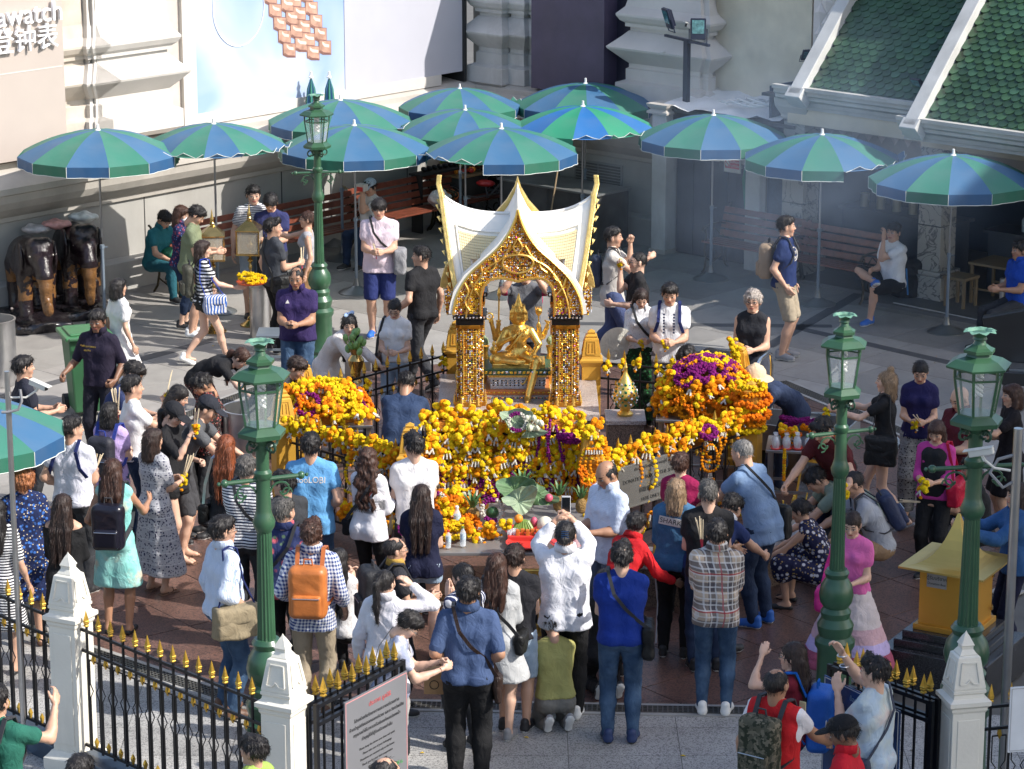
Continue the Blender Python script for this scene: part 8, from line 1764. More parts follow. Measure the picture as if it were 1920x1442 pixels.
def smoke(name,label,c,size,dens,col=(.60,.76,1.0)):
 m=bpy.data.materials.new(name);m.use_nodes=True;N,L=nodes_of(m);N.remove(N['Principled BSDF']);v=N.new('ShaderNodeVolumePrincipled');v.inputs['Color'].default_value=(*col,1);tc=N.new('ShaderNodeTexCoord');g=N.new('ShaderNodeTexGradient');g.gradient_type='SPHERICAL'
 mp=N.new('ShaderNodeMapping');mp.inputs['Scale'].default_value=(1,1,1);L.new(tc.outputs['Object'],mp.inputs[0]);L.new(mp.outputs[0],g.inputs[0]);no=N.new('ShaderNodeTexNoise');no.inputs['Scale'].default_value=2.2;no.inputs['Detail'].default_value=3;L.new(tc.outputs['Object'],no.inputs['Vector'])
 r=N.new('ShaderNodeMapRange');r.inputs[1].default_value=.35;r.inputs[2].default_value=.7;L.new(no.outputs['Fac'],r.inputs[0]);L.new(math_(N,L,'MULTIPLY',math_(N,L,'MULTIPLY',r.outputs[0],g.outputs[0]),dens),v.inputs['Density']);L.new(v.outputs[0],N['Material Output'].inputs['Volume'])
 o=MB().ball((0,0,0),1,24,14).build(name,m,None,c,smooth=True);o.scale=size;tag(o,kind='stuff');return o
smoke('incense_smoke','',(3.8,36.2,1.9),(3.0,4.6,2.3),.13)
# ================================================================== THE CROWD
C=cloth
WH=C('cotton_white',(.74,.74,.75));WH2=C('cotton_offwhite',(.66,.64,.60));BK=C('cotton_black',(.016,.016,.018));BK2=C('cotton_charcoal',(.035,.037,.042));NVY=C('cotton_navy',(.018,.024,.075));NV2=C('cotton_dark_navy',(.010,.012,.035))
JN=C('denim_blue',(.022,.050,.105),'denim',(.07,.125,.21));JD=C('denim_dark',(.012,.022,.05),'denim',(.03,.05,.10));JL=C('denim_light',(.25,.34,.45),'denim',(.42,.50,.58));KH=C('khaki',(.34,.28,.20));BLS=C('trousers_black',(.011,.011,.012))
STN_=C('stripe_navy_white',(.015,.018,.05),'hstripe',(.72,.72,.72),sc=.75,w=.55);STW=C('stripe_white_navy',(.70,.70,.70),'hstripe',(.015,.018,.05),sc=.62,w=.42)
def marigold(J,label,at=None,n=1,s=.8):
 p=(J['hdR']if at is None else Vector(at));o=place('marigold_garland',GAR['by'][NP[0]%3],None,loc=wpt(J,p),rot=(0,0,NP[0]),sc=(s,s,s));return tag(o,label,'garland')
HOLD=dict(L='hold',R='hold',hands=('pinch','pinch'),hp=25)
person('man in a teal shirt sitting hunched on the bench behind the masked woman',308,412,130,H=1.68,legs='sit',top=('polo',C('teal_shirt',(.02,.14,.17))),bot=('trousers',C('teal_trousers',(.02,.10,.13))),L='knee',R='knee',lean=18,hp=30,yfix=0)
person('woman with brown hair and a white face mask in a navy patterned top',340,402,100,H=1.62,sex='f',skin=1,top=('shirt',C('navy_speckle',(.02,.02,.07),'floral',(.25,.05,.08),(.1,.2,.4),sc=.7),dict(sl=.9)),bot=('crop',JD),hair=('bobl','brown'),mask=True,hp=18,L='hold',R='hold')
person('man in an olive tee and olive shorts with white sneakers looking down',368,404,95,H=1.72,skin=2,top=('tee',C('olive_tee',(.17,.20,.12))),bot=('shorts',C('olive_shorts',(.10,.13,.06))),shoes=('sneaker','white'),hp=35,L='hold',R='hold',lean=6)
J=person('woman in a wide-striped black and white top carrying a tray of marigolds',380,468,75,H=1.60,sex='f',skin=1,top=('tee',C('stripe_wide',(.02,.02,.025),'hstripe',(.72,.72,.72),sc=1.25,w=.5)),bot=('mini',C('mini_black',(.02,.02,.02)),.02),hair=('bobl','dbrown'),shoes=('sneaker','white'),legs='walk',L='hip',R=(.12,.40,-.34),hands=('relax','flat'),fd=(None,(0,1,0)),hy=0)
t,o=carried(J,'flower_tray','orange tray heaped with yellow marigolds on the striped-top woman\'s hand','tray',J['hdR']+Vector((0,.12,.035)));mb=MB();mb.lathe([(.10,0),(.17,.01),(.19,.03),(.17,.02),(.001,.012)],(0,0,0),24);mb.build('tray',C('tray_orange',(.60,.10,.03),rough=.4),t,smooth=True)
for k in range(5):place('marigold_ring',GAR['ly'][k%2],t,loc=(.07*math.cos(k*1.3),.07*math.sin(k*1.3),.05+.012*k),rot=(.2*math.sin(k),.2*math.cos(k),k),sc=(1,1,1))
t=shoulder_bag(J,'rainbow-striped handbag on the arm of the striped-top woman',C('bag_rainbow',(.60,.60,.62),'vstripe',(.03,.10,.35),sc=1.6),side='R',cross=False,strap=C('strap_blue',(.02,.06,.45)),size=(.14,.05,.12),hang=.02,fw=.1)
backpack(J,'drab green backpack on the striped-top woman',(.05,.05,.035),size=(.12,.06,.20))
person('man in a fine-striped white tee and denim shorts behind the brass lanterns',475,366,168,H=1.78,w=1.08,skin=1,top=('tee',STW),bot=('shorts',JL),L='down',R='down',hp=8)
person('man in a plain navy tee behind the dark-grey-shirt man',508,380,182,H=1.72,skin=2,top=('tee',C('navy_tee_plain',(.03,.035,.11))),bot=('shorts',BK2),hair=('fringe','black'),hp=28,L='hold',R='hold',w=1.05)
J=person('man in a dark grey tee holding orange candles, seen from behind',512,428,62,H=1.72,skin=2,top=('tee',C('slate_tee',(.05,.055,.065))),bot=('trousers',BLS),hair=('short2','black'),R='hold',L='down',hy=25)
shoulder_bag(J,'black messenger bag on the dark-grey-shirt man',C('nylon_black',(.02,.02,.02),rough=.5),side='R');incense(J,'bunch of thick orange candles in the dark-grey-shirt man\'s hand',n=4,dirv=(0,.1,1),L=.26)
person('woman in a grey tank top stretching an arm to the man\'s face',576,412,268,H=1.62,sex='f',skin=2,top=('tank',C('tank_grey',(.36,.36,.38)),dict(sl=0,strap=1)),bot=('wide',C('trousers_camel',(.26,.15,.07))),hair=('bun','brown'),glasses=True,R=(.06,.50,.02),L='down',hands=('relax','pinch'))
J=person('stout man in a purple-navy polo and jeans looking at a small phone',556,522,188,H=1.74,w=1.15,skin=3,top=('polo',C('polo_indigo',(.035,.022,.09))),bot=('trousers',JN),hair=('thin','black'),L='hold',R='hold',hands=('pinch','pinch'),hp=12);phone(J,'small phone in the hands of the purple-navy polo man',tilt=20)
J['top'].data;on_mesh_text(J,'▲',.05,WHT,back=False,z=J['che'].z+.06,x=.09)
J=person('man in a white cap sitting on the bench eating from a red and white box',694,352,215,H=1.66,legs='sit',skin=2,top=('tee',WH2),bot=('trousers',JD),cap=C('cap_pale_blue',(.45,.52,.60)),L='face',R='face',hands=('grip','grip'),hp=20)
t,o=carried(J,'food_box','red and white food box held up by the white-capped man','box',(J['hdL']+J['hdR'])*.5);mb=MB();mb.box((0,0,.02),(.14,.10,.10));mb.build('box',WHT,t,bevel=.005);mb=MB();mb.box((0,.052,.0),(.10,.006,.06));mb.box((0,-.052,.0),(.10,.006,.06));mb.build('red_print',REDT,t)
J=person('man in a pale pink tee and navy shorts holding candles, grey bag at his side',711,392,182,H=1.80,w=1.12,skin=2,top=('tee',C('pink_tee',(.70,.58,.64)),dict(hem=.12)),bot=('shorts',C('shorts_navy',(.02,.03,.12))),shoes=('sneaker','blue'),hair=('fringe','black'),L='hold',R='hold',hands=('pinch','pinch'),hp=8)
shoulder_bag(J,'slouchy grey bag with a black strap on the pink-tee man',C('bag_grey',(.24,.24,.25)),side='L',size=(.15,.07,.16),hang=-.04,fw=.05);incense(J,'orange candles in the pink-tee man\'s hand',n=3,dirv=(.2,.1,1),L=.2)
person('man in a black tee striding left past the pink-tee man, head turned',790,482,318,H=1.76,skin=2,top=('tee',BK),bot=('trousers',BK2),hair=('under','black'),legs='walk',hy=-35,L=(.30,.12,-.46),R='down',yfix=0)
J=person('woman with a pale blue hair bow in a white lace dress leaning over',655,608,120,H=1.62,sex='f',skin=1,lean=38,legs='bow',top=('dress',C('lace_white',(.66,.60,.56),'dots',(.45,.38,.34)),dict(sl=.9,zh=.5,fl=.17)),hair=('xlong','black'),hy=55,R='reach',L='reach',hp=-10)
t,o=carried(J,'hair_bow','pale blue hair bow of the leaning lace-dress woman','hair bow',J['head']+Vector((0,-.0,.115)));mb=MB();mb.ball((-.05,0,0),.04,8,6,(1.2,.5,.7));mb.ball((.05,0,0),.04,8,6,(1.2,.5,.7));mb.ball((0,0,0),.02,8,6);mb.build('bow',C('bow_blue',(.35,.48,.72)),t,smooth=True)
J=person('woman in a white keyhole tee and light jeans with glasses and pony tail',740,580,188,H=1.60,sex='f',skin=1,top=('tee',WH,dict(hem=0)),bot=('trousers',JL),hair=('pony','black'),glasses=True,**HOLD);shoulder_bag(J,'brown leather bag on the white-keyhole-tee woman',C('leather_brown',(.10,.045,.025),rough=.4),side='R',cross=False,size=(.12,.05,.10));incense(J,'incense in the hands of the white-keyhole-tee woman',n=3,L=.2)
J=person('girl with a short black bob in a white smock dress, seen from behind',222,540,52,H=1.56,sex='f',skin=2,top=('dress',C('smock_white',(.70,.68,.66)),dict(sl=.30,zh=.55,fl=.19)),hair=('bob','black'),L='down',R='down')
J=person('man in a dark uniform shirt with gold embroidery pushing the green bin',183,602,196,H=1.72,skin=4,top=('shirt',C('uniform_shirt',(.018,.014,.030)),dict(sl=.45)),bot=('trousers',C('uniform_trousers',(.012,.012,.02))),L=(.24,.16,-.44),R=(.33,.22,-.40),hp=10,hands=('grip','grip'));on_mesh_text(J,'ศาลท้าวมหาพรหม',.028,GOLD,back=False,z=J['che'].z+.05,x=.085);on_mesh_text(J,'เอราวัณ',.026,GOLD,back=False,z=J['che'].z+.01,x=.085)
person('man in a dark tee at the left edge beside the steel drum',44,690,70,H=1.70,skin=2,top=('tee',C('tee_ink',(.02,.022,.035))),bot=('trousers',BK2),L='hold',R='hold')
person('man photographing behind the shrine in a grey apron with crimson sleeves',985,512,182,H=1.72,skin=2,top=('tee',C('crimson_grey',(.11,.115,.13),'raglan',(.40,.03,.10)),dict(hem=.15,sl=.36)),bot=('trousers',BK2),L='high',R='high',hands=('grip','grip'))
t=thing('gift_bag','small white and lime paper bag hanging from the photographer behind the shrine','paper bag',GY(957,537,34.0),rad(10));mb=MB();mb.box((0,0,0),(.17,.08,.17));mb.build('bag',C('bag_lime',(.66,.66,.60),'floral',(.45,.50,.06),(.5,.25,.2),sc=3),t,bevel=.003);mb=MB();mb.tube([(-.05,0,.08),(-.04,0,.17),(.04,0,.17),(.05,0,.08)],.004,5);mb.build('handle',WHT,t)
J=person('man in a loose off-white tee and blue trousers reaching to the left',1150,446,96,H=1.76,skin=2,top=('tee',C('oatmeal_tee',(.52,.49,.45)),dict(hem=.16,fl=.03)),bot=('wide',C('trousers_slate',(.06,.08,.17))),legs='walk',L='face',R=(.05,.42,-.06),hair=('under','black'),hands=('pinch','pinch'));backpack(J,'dark slim backpack hanging behind the off-white-tee man',(.03,.04,.07),size=(.10,.06,.20))
J=person('man in glasses and a black printed tee left of the white-blouse couple',1196,492,262,H=1.74,skin=1,top=('tee',C('black_print',(.018,.018,.02))),bot=('shorts',BK2),glasses=True,hair=('buzz','black'),L='hold',R='face',hands=('pinch','pinch'));marigold(J,'yellow marigold held to the mouth of the black-printed-tee man')
J=person('woman in a white embroidered blouse and green skirt holding a straw hat',1202,560,176,H=1.60,sex='f',skin=1,top=('shirt',C('blouse_embroidered',(.72,.72,.74),'dots',(.20,.22,.30)),dict(sl=.45)),bot=('skirt',C('skirt_green_black',(.015,.04,.02),'floral',(.03,.16,.05),(.01,.01,.01),sc=.6),.012,.10,.22),hair=('long','dbrown'),**HOLD);shoulder_bag(J,'black crossbody bag on the white-blouse woman with the straw hat',BLS,side='L',size=(.12,.04,.10));marigold(J,'small yellow marigolds in the white-blouse woman\'s hands')
t,o=carried(J,'straw_hat','pale conical straw hat hanging at the white-blouse woman\'s side','hat',J['pel']+Vector((.28,.10,.10)));mb=MB();mb.lathe([(.20,0),(.195,.01),(.10,.06),(.02,.10),(.001,.10)],(0,0,0),28);o_=mb.build('hat',C('straw_pale',(.66,.64,.56),rough=.7),t,smooth=True);o_.rotation_euler=(rad(80),0,rad(15));so=o_.modifiers.new('s','SOLIDIFY');so.thickness=.005
J=person('man in a white embroidered kurta shirt with navy backpack straps',1256,552,186,H=1.76,skin=2,top=('tee',C('kurta_embroidered',(.72,.72,.74),'plain'),dict(hem=.10)),bot=('trousers',C('trousers_grey_print',(.14,.14,.16),'floral',(.35,.35,.37),(.05,.05,.06),sc=.5)),L='hold',R='hold',hands=('pinch','pinch'),hp=15);backpack(J,'navy backpack on the white-kurta man',(.02,.035,.12),matb=C('strap_navy',(.02,.03,.12)));marigold(J,'yellow marigold held by the white-kurta man')
for k in range(2):
 mb=MB()
 for i in range(7):mb.box((0,0,-i*.034),(.022,.003,.022));mb.box((0,0,-i*.034),(.010,.004,.010))
 t_=mb.build('embroidery',C('embroid_blue',(.05,.06,.12)),J['root']);t_.location=((-1)**k*.055,.145,J['che'].z+.12)
person('person in black bent double, head down beside the white-kurta man',1290,668,250,H=1.70,skin=3,lean=78,legs='bow',top=('tee',BK),bot=('trousers',BK2),hair=('short','black'),L='reach',R='reach')
J=person('woman with curly ash-grey hair in a sleeveless black top',1412,566,196,H=1.74,sex='m',skin=2,top=('tank',C('tank_black',(.02,.021,.026)),dict(sl=0)),bot=('skirt',C('apron_slate',(.035,.04,.055)),.012,.35,.19),hair=('curly','ash'),glasses=True,L='hold',R='hold',hands=('pinch','pinch'),w=.92);incense(J,'incense sticks in the hand of the ash-haired woman',n=5,dirv=(.3,1,.1),L=.28)
J=person('worker in a dark blue uniform and cream straw hat pushing the hand cart',1416,716,250,H=1.62,skin=3,top=('shirt',C('worker_blue',(.03,.045,.09))),bot=('trousers',C('worker_trousers',(.03,.045,.09))),hair=('short','black'),lean=62,legs='bow',L='reach',R=(.30,.40,.0),hands=('grip','grip'))
t,o=carried(J,'sun_hat','cream straw pith-style hat worn by the cart worker','hat',J['head']+Vector((0,0,.06)));mb=MB();mb.lathe([(.19,-.03),(.17,-.01),(.115,.01),(.11,.06),(.08,.105),(.04,.125),(.02,.14),(.001,.14)],(0,0,0),24);mb.build('hat',C('straw_cream',(.66,.50,.32),rough=.75),t,smooth=True)
J=person('man in a navy tee with a round white STOKE emblem and khaki shorts',1474,426,108,H=1.80,skin=2,top=('tee',C('tee_navy_emblem',(.014,.028,.10))),bot=('shorts',KH),hair=('under','black'),shoes=('sneaker','grey'),L='down',R='pocket',hy=-20);backpack(J,'tan canvas backpack on the emblem-tee man',(.28,.20,.13))
mb=MB();r_=.085;rg=[(r_*math.cos(a),0,r_*math.sin(a))for a in[i*math.pi/16 for i in range(33)]];me_=text_mesh('◯',.01,WHT)
def emblem(J,x,z,back=False):
 g=J['top'];bt=BVHTree.FromPolygons([v.co for v in g.data.vertices],[tuple(p.vertices)for p in g.data.polygons]);sg=-1 if back else 1;pts=[]
 def pr(a,c_):h=bt.ray_cast(Vector((a,sg,c_)),Vector((0,-sg,0)));return Vector((a,(h[0].y if h[0]is not None else.13)+sg*.005,c_))
 mb=MB();mb.tube([pr(x+.085*math.cos(a),z+.085*math.sin(a))for a in[i*math.pi/16 for i in range(33)]],.006,4,False);mb.tube([pr(x+.04*math.cos(a),z-.02+.035*math.sin(a))for a in[-2.8+i*.3 for i in range(9)]],.006,4);o=mb.build('emblem_ring',WHT,g)
emblem(J,0,J['che'].z+.0);on_mesh_text(J,'STOKE',.062,WHT,back=False,z=J['che'].z+.015)
J=person('man in a white tee seated cross-legged on the hazy red bench, blue shoes',1676,436,232,H=1.74,legs='cross',skin=2,top=('tee',WH),bot=('shorts',BK),shoes=('sneaker','blue'),hair=('short','black'),L='face',R='hold',hy=-10);
t=thing('backpack','big black backpack standing by the bench under the cross-legged man','backpack',G(1700,560,0),rad(20));V,Q=sdf([('b',(0,0,.28),(.20,.14,.27),.08),('b',(0,-.12,.2),(.14,.06,.16),.05)],.018,.02);o=bpy.data.objects.new('bag_body',np_mesh('bag_body',V+vnormals(V,Q)*(fnoise(V,22)*.006)[:,None],Q,C('nylon_black',(.02,.02,.02))));COL.objects.link(o);o.parent=t;mb=MB();mb.tube([(-.1,-.15,.45),(-.12,-.22,.3),(-.08,-.18,.1)],.012,6);mb.build('strap',M('strap_blue_tab',(.03,.2,.5),.5),t,smooth=True)
person('person in a bright blue shirt sitting in the pavilion shade at the right edge',1912,470,250,H=1.70,legs='sit',skin=3,top=('polo',C('royal_blue',(.012,.06,.36))),bot=('trousers',BK2),hair=('short','black'),L='hold',R='hold',hz=.62)
person('man in a navy polo with a white collar stooping behind the white-tee youth',250,700,100,H=1.72,skin=2,lean=26,top=('polo',C('polo_navy_left',(.03,.045,.12)),dict(col=WH)),bot=('trousers',JD),hp=20,L='hold',R='hold')
J=person('youth in a plain white tee raising incense and marigolds by the green bin',248,728,72,H=1.72,skin=2,top=('tee',WH),bot=('trousers',JD),hair=('under','black'),L='hold',R=(.06,.30,.00),hands=('pinch','pinch'));incense(J,'single incense sticks held by the white-tee youth',n=2,dirv=(0,.3,1),L=.34);marigold(J,'yellow marigold garland in the white-tee youth\'s fist',s=1.0)
J=person('woman with a short black bob in a lilac top holding a fan of incense',206,776,20,H=1.60,sex='f',skin=1,top=('tee',C('lilac',(.46,.34,.62)),dict(hem=.12)),bot=('trousers',JN),hair=('bob','black'),L=(.14,.30,.04),R='hold',hands=('grip','grip'));incense(J,'fan of incense sticks held high by the lilac-top woman',J['hdL'],n=8,dirv=(-.1,.2,1),L=.30);backpack(J,'black and blue daypack on the lilac-top woman',(.02,.02,.03),matb=C('strap_ultramarine',(.03,.05,.25)),size=(.13,.07,.20));marigold(J,'yellow marigold in the lilac-top woman\'s lower hand',at=J['hdL']+Vector((-.05,0,-.1)),s=1.0)
J=person('man in a white tee with navy backpack straps, seen from behind on the left',135,806,22,H=1.74,skin=2,w=1.05,top=('tee',C('tee_white_lilac',(.68,.68,.76))),bot=('trousers',BK2),hair=('under','black'),hy=35,L='hip',R='hold',hands=('relax','pinch'));incense(J,'incense sticks in the strapped white-tee man\'s hand',n=6,dirv=(.2,.3,1),L=.22)
for sg in(-1,1):
 t,o=carried(J,'bag_strap',('right' if sg>0 else 'left')+' navy strap across the back of the strapped white-tee man','strap',J['sho']+J['sv']*sg*.10+Vector((0,-.03,.09)));mb=MB();q=[Vector((0,0,0)),Vector((-sg*.0,-.085,-.10)),Vector((sg*.05,-.105,-.25)),Vector((sg*.10,-.06,-.34))]
 for a,b in zip(q[:-1],q[1:]):mb.bar(a,b,.035,.008,up=(0,-1,0))
 mb.build('strap',C('strap_navy',(.02,.03,.12)),t)
person('woman with red curly hair in a blue floral dress under the cropped umbrella',42,900,345,H=1.68,sex='f',skin=2,w=1.15,top=('dress',C('dress_blue_floral',(.012,.02,.07),'floral',(.05,.16,.50),(.62,.50,.32),sc=.62),dict(sl=.40,zh=.48,fl=.22)),hair=('redcurl','ginger'),shoes=('flat','brown'),L='hold',R='down')
J=person('woman with very long dark hair in an off-shoulder black dress',118,950,10,H=1.62,sex='f',skin=2,top=('dress',C('dress_black',(.012,.012,.013)),dict(sl=.55,zh=.45,fl=.16,off=1)),hair=('xlong','dbrown'),shoes=('flat','black'),L='hold',R='hold')
J=person('woman in a mint dress with orange leaves wearing a black leather backpack',212,884,8,H=1.66,sex='f',skin=3,top=('dress',C('dress_mint',(.22,.56,.52),'tie',(.30,.62,.58),(.62,.46,.32),sc=1.3),dict(sl=0,zh=.48,fl=.16)),hair=('long','brown'),shoes=('flat','black'),L='hip',R=(.22,.40,-.22));backpack(J,'glossy black leather backpack with silver zip on the mint-dress woman',(.008,.009,.018),mat=M('leather_black_gloss',(.010,.010,.018),.28,bump=.15,bs=40),size=(.145,.08,.21),drop=.06)
J=person('woman with a brown bob in a navy elephant-print maxi dress and flip-flops',287,826,40,H=1.62,sex='f',skin=2,top=('dress',C('dress_elephant',(.022,.024,.07),'ethnic',(.50,.50,.52)),dict(sl=.35,zh=.22,fl=.20)),hair=('bobl','dbrown'),shoes=('sandal','brown'),L='hold',R='hold',hands=('grip','grip'));incense(J,'bundle of pale incense held by the elephant-print woman',n=7,dirv=(.2,.3,1),L=.30);marigold(J,'yellow marigolds in the elephant-print woman\'s hand',s=1.1)
J=person('woman in a black cap and loose black shirt with short shorts',325,778,118,H=1.66,sex='f',skin=1,top=('tee',BK,dict(hem=.14,sl=.45)),bot=('mini',BLS),cap=C('cap_black',(.015,.016,.02)),hair=('lowpony','black'),shoes=('sandal','brown'),hp=32,L='hold',R=(.10,.30,.02),hands=('pinch','pinch'));incense(J,'incense held up by the black-capped woman',n=3,dirv=(0,.2,1),L=.28);marigold(J,'yellow marigold in the raised hand of the black-capped woman',s=.9)
person('man in a grey tee and dark cap leaning to the right',388,768,95,H=1.74,skin=2,lean=30,top=('tee',C('tee_grey_mid',(.085,.088,.095))),bot=('shorts',C('shorts_charcoal',(.05,.05,.055))),cap=C('cap_charcoal',(.02,.022,.03)),shoes=('sandal','brown'),hair=('buzz','black'),L='reach',R='reach',hp=10)
person('man in a black shirt with fine red pattern, head bowed near the steel pot',380,722,250,H=1.70,skin=3,top=('shirt',C('shirt_red_fine',(.02,.015,.015),'floral',(.35,.08,.07),(.5,.42,.38),sc=.4)),bot=('trousers',BK2),hp=35,L='hold',R='hold')
person('woman with long black hair and bare shoulders between the stooping men',335,744,95,H=1.62,sex='f',skin=1,top=('tank',C('tank_pink',(.45,.26,.22)),dict(sl=0,strap=1)),bot=('skirt',BK),hair=('xlong','black'),hp=28,L='hold',R='hold')
person('woman in a black top bending far over the steel pot, reddish hair forward',452,672,112,H=1.64,sex='f',skin=1,lean=72,legs='bow',top=('tee',BK),bot=('trousers',C('leggings_red_speckle',(.02,.015,.015),'floral',(.35,.08,.07),(.5,.42,.38),sc=.4)),hair=('lowpony','brown'),L='reach',R='reach')
person('dark-haired person bending behind the left garland mound beside the lamp',556,690,110,H=1.64,skin=2,lean=50,legs='bow',top=('tee',BK2),bot=('trousers',BK2),hair=('short','dbrown'),L='reach',R='reach')
J=person('woman with copper-red long hair in a black blouse, quilted chain bag',425,838,15,H=1.64,sex='f',skin=1,top=('shirt',BK,dict(sl=.85,hem=.14,fl=.03)),bot=('trousers',JD),hair=('xlong','red'),L='hold',R='hold');shoulder_bag(J,'quilted black bag on a silver chain on the copper-haired woman',C('quilt_black',(.012,.012,.012),rough=.4),side='L',cross=False,strap=M('chain_silver',(.55,.55,.55),.3,.9))
J=person('man with grey hair in a navy and white striped tee, seen from behind',462,880,12,H=1.70,skin=2,w=1.06,top=('tee',STN_),bot=('trousers',BK2),hair=('short','salt'),shoes=('sneaker','grey'),L='hold',R='hold');shoulder_bag(J,'thin black strap bag on the striped-tee grey-haired man',BLS,side='R',size=(.08,.03,.08))
J=person('man in glasses and a fine blue-striped shirt with an olive messenger bag',418,996,62,H=1.76,w=1.08,skin=2,top=('shirt',C('shirt_blue_fine',(.62,.68,.78),'vstripe',(.36,.46,.66),sc=.9,w=.3),dict(sl=.72)),bot=('trousers',JN),hair=('short','black'),glasses=True,shoes=('leather','brown'),L='down',R='hip',hy=5);shoulder_bag(J,'large olive canvas messenger bag on the blue-striped-shirt man',C('canvas_olive',(.27,.22,.14)),side='R',cross=False,size=(.20,.08,.14),hang=.02,strap=C('strap_navy',(.02,.03,.12)))
J=person('man in a black tee with black hair left of the sky-blue-tee man',532,908,330,H=1.70,skin=2,top=('tee',BK2),bot=('trousers',BK2),L='hold',R='hold',hy=-30)
J=person('man in a sky-blue tee with white lettering across the shoulders',583,838,2,H=1.76,w=1.08,skin=2,top=('tee',C('tee_sky',(.12,.33,.60)),dict(hem=.14)),bot=('trousers',JN),hair=('short','black'),L='hold',R='hip');on_mesh_text(J,'nooLOBI',.075,WHT,z=J['che'].z+.04)
J=person('man with greying buzz cut in a navy floral shirt holding a folded paper',533,962,8,H=1.70,skin=2,top=('shirt',C('shirt_navy_floral',(.022,.032,.10),'floral',(.50,.10,.12),(.10,.16,.10),sc=1.7),dict(hem=.1)),bot=('trousers',BLS),hair=('under','salt'),shoes=('sneaker','black'),L='hold',R='hold',hy=20);shoulder_bag(J,'black strap bag on the navy floral-shirt man',BLS,side='L',size=(.09,.03,.09))
t,o=carried(J,'leaflet','folded red and white leaflet in the floral-shirt man\'s hand','leaflet',J['hdL']+Vector((-.03,.05,.05)));mb=MB();mb.box((0,0,0),(.14,.004,.20),R=Matrix.Rotation(rad(-25),3,'Y'));mb.build('paper',C('paper_red_white',(.7,.7,.7),'vstripe',(.5,.03,.08),sc=5,w=.3),t)
J=person('man with dark red-brown hair in a blue gingham shirt and khaki trousers',584,1004,5,H=1.74,skin=2,top=('shirt',C('gingham_blue',(.66,.68,.72),'check',(.02,.05,.20)),dict(sl=.75,hem=.14)),bot=('trousers',KH),hair=('short2','brown'),shoes=('leather','brown'),L='hip',R='relax');backpack(J,'tan orange leather backpack on the gingham-shirt man',(.50,.15,.04),mat=M('leather_tan',(.48,.15,.035),.42,var=.15,vs=6,bump=.15,bs=40),matb=M('leather_tan_strap',(.42,.12,.03),.5),size=(.155,.09,.22))
J=person('woman with long black hair crouching in a white lace top before the trough',636,1052,20,H=1.60,sex='f',skin=1,legs='squat',top=('tank',C('lace_top',(.62,.60,.60),'dots',(.3,.3,.3)),dict(sl=0)),bot=('trousers',BK),hair=('xlong','black'),L='pray',R='pray',hz=.55)
J=person('woman with a long auburn tail in a white printed long-sleeve top, black jeans',690,862,30,H=1.66,sex='f',skin=1,top=('tee',C('print_white_red',(.72,.71,.74),'plain'),dict(sl=1.0,hem=.12)),bot=('trousers',BLS,.006),hair=('wavy','brown'),L='hold',R='hold',hy=-20);shoulder_bag(J,'small black bag on the white-print-top woman',BLS,side='L',size=(.10,.04,.08))
for k,(x,z,rz_,w_,m_)in enumerate(((-.02,.12,50,.18,'r'),(.03,.07,50,.20,'r'),(.07,.02,50,.16,'r'),(.04,-.10,5,.17,'k'),(-.03,-.13,8,.12,'k'))):on_mesh_text(J,'▬▬' if m_=='r' else '▓▒▓',.07 if m_=='r' else.09,C('print_red',(.60,.12,.08))if m_=='r' else BK,z=J['che'].z+z,x=x,rotz=rz_ if m_=='r' else 0,name='print')
incense(J,'incense sticks pointing down by the white-print-top woman',at=(.05,.25,.75),n=5,dirv=(.1,.1,1),L=.26)
J=person('stocky man in a dark navy uniform shirt bending behind the fence',762,720,8,H=1.70,w=1.15,skin=3,lean=35,legs='bow',top=('tee',C('uniform_navy',(.028,.048,.10))),bot=('trousers',C('uniform_navy_t',(.02,.035,.08))),L='reach',R='reach',hp=15,yfix=0)
J=person('slim young man in a white tee with tousled black hair before the rack',776,838,350,H=1.74,skin=1,top=('tee',C('tee_white_slim',(.72,.70,.70))),bot=('trousers',BK2),hair=('short2','black'),L='hold',R='hold',hy=-18,w=.95)
J=person('woman with waist-length brown hair in a navy tee and frayed denim shorts',790,932,2,H=1.62,sex='f',skin=1,top=('tee',NV2,dict(hem=.10,fl=.03)),bot=('mini',JL,.014),hair=('xlong','dbrown'),shoes=('sandal','black'),L='hold',R='hold')
J=person('balding man with glasses and a yellow-trimmed black jacket, head in profile',742,1032,75,H=1.56,skin=2,top=('tee',C('jacket_black_yellow',(.03,.03,.035)),dict(col=C('collar_mustard',(.45,.28,.06)))),bot=('trousers',BK),hair=('thin','black'),glasses=True,L='hold',R='hold');backpack(J,'large black backpack on the balding man in profile',(.015,.015,.017),size=(.14,.09,.24))
J=person('woman with a black ponytail in a white long-sleeve blouse, hand on her head',722,1094,20,H=1.62,sex='f',skin=1,top=('shirt',C('blouse_white',(.70,.68,.72)),dict(sl=.95,hem=.14,fl=.03)),bot=('trousers',C('trousers_pale',(.35,.34,.33))),hair=('pony','black'),R=(.20,.10,.14),L='down',hy=10)
J=person('woman with short black hair in a tie-dyed grey tee peering at her hands',765,1172,88,H=1.58,sex='f',skin=1,w=1.15,top=('tee',C('tiedye_grey',(.62,.62,.66),'tie',(.30,.33,.45),(.12,.13,.2),sc=.8),dict(hem=.15,fl=.03)),bot=('trousers',BK),hair=('short','black'),glasses=True,L=(.06,.34,-.20),R=(.06,.36,-.22),hands=('pinch','pinch'),hp=38,lean=14);shoulder_bag(J,'grey-taupe leather shoulder bag on the tie-dye woman',C('bag_taupe',(.30,.27,.24),rough=.45),side='R',size=(.13,.06,.12),hang=.05,strap=C('bag_taupe',(.3,.27,.24)))
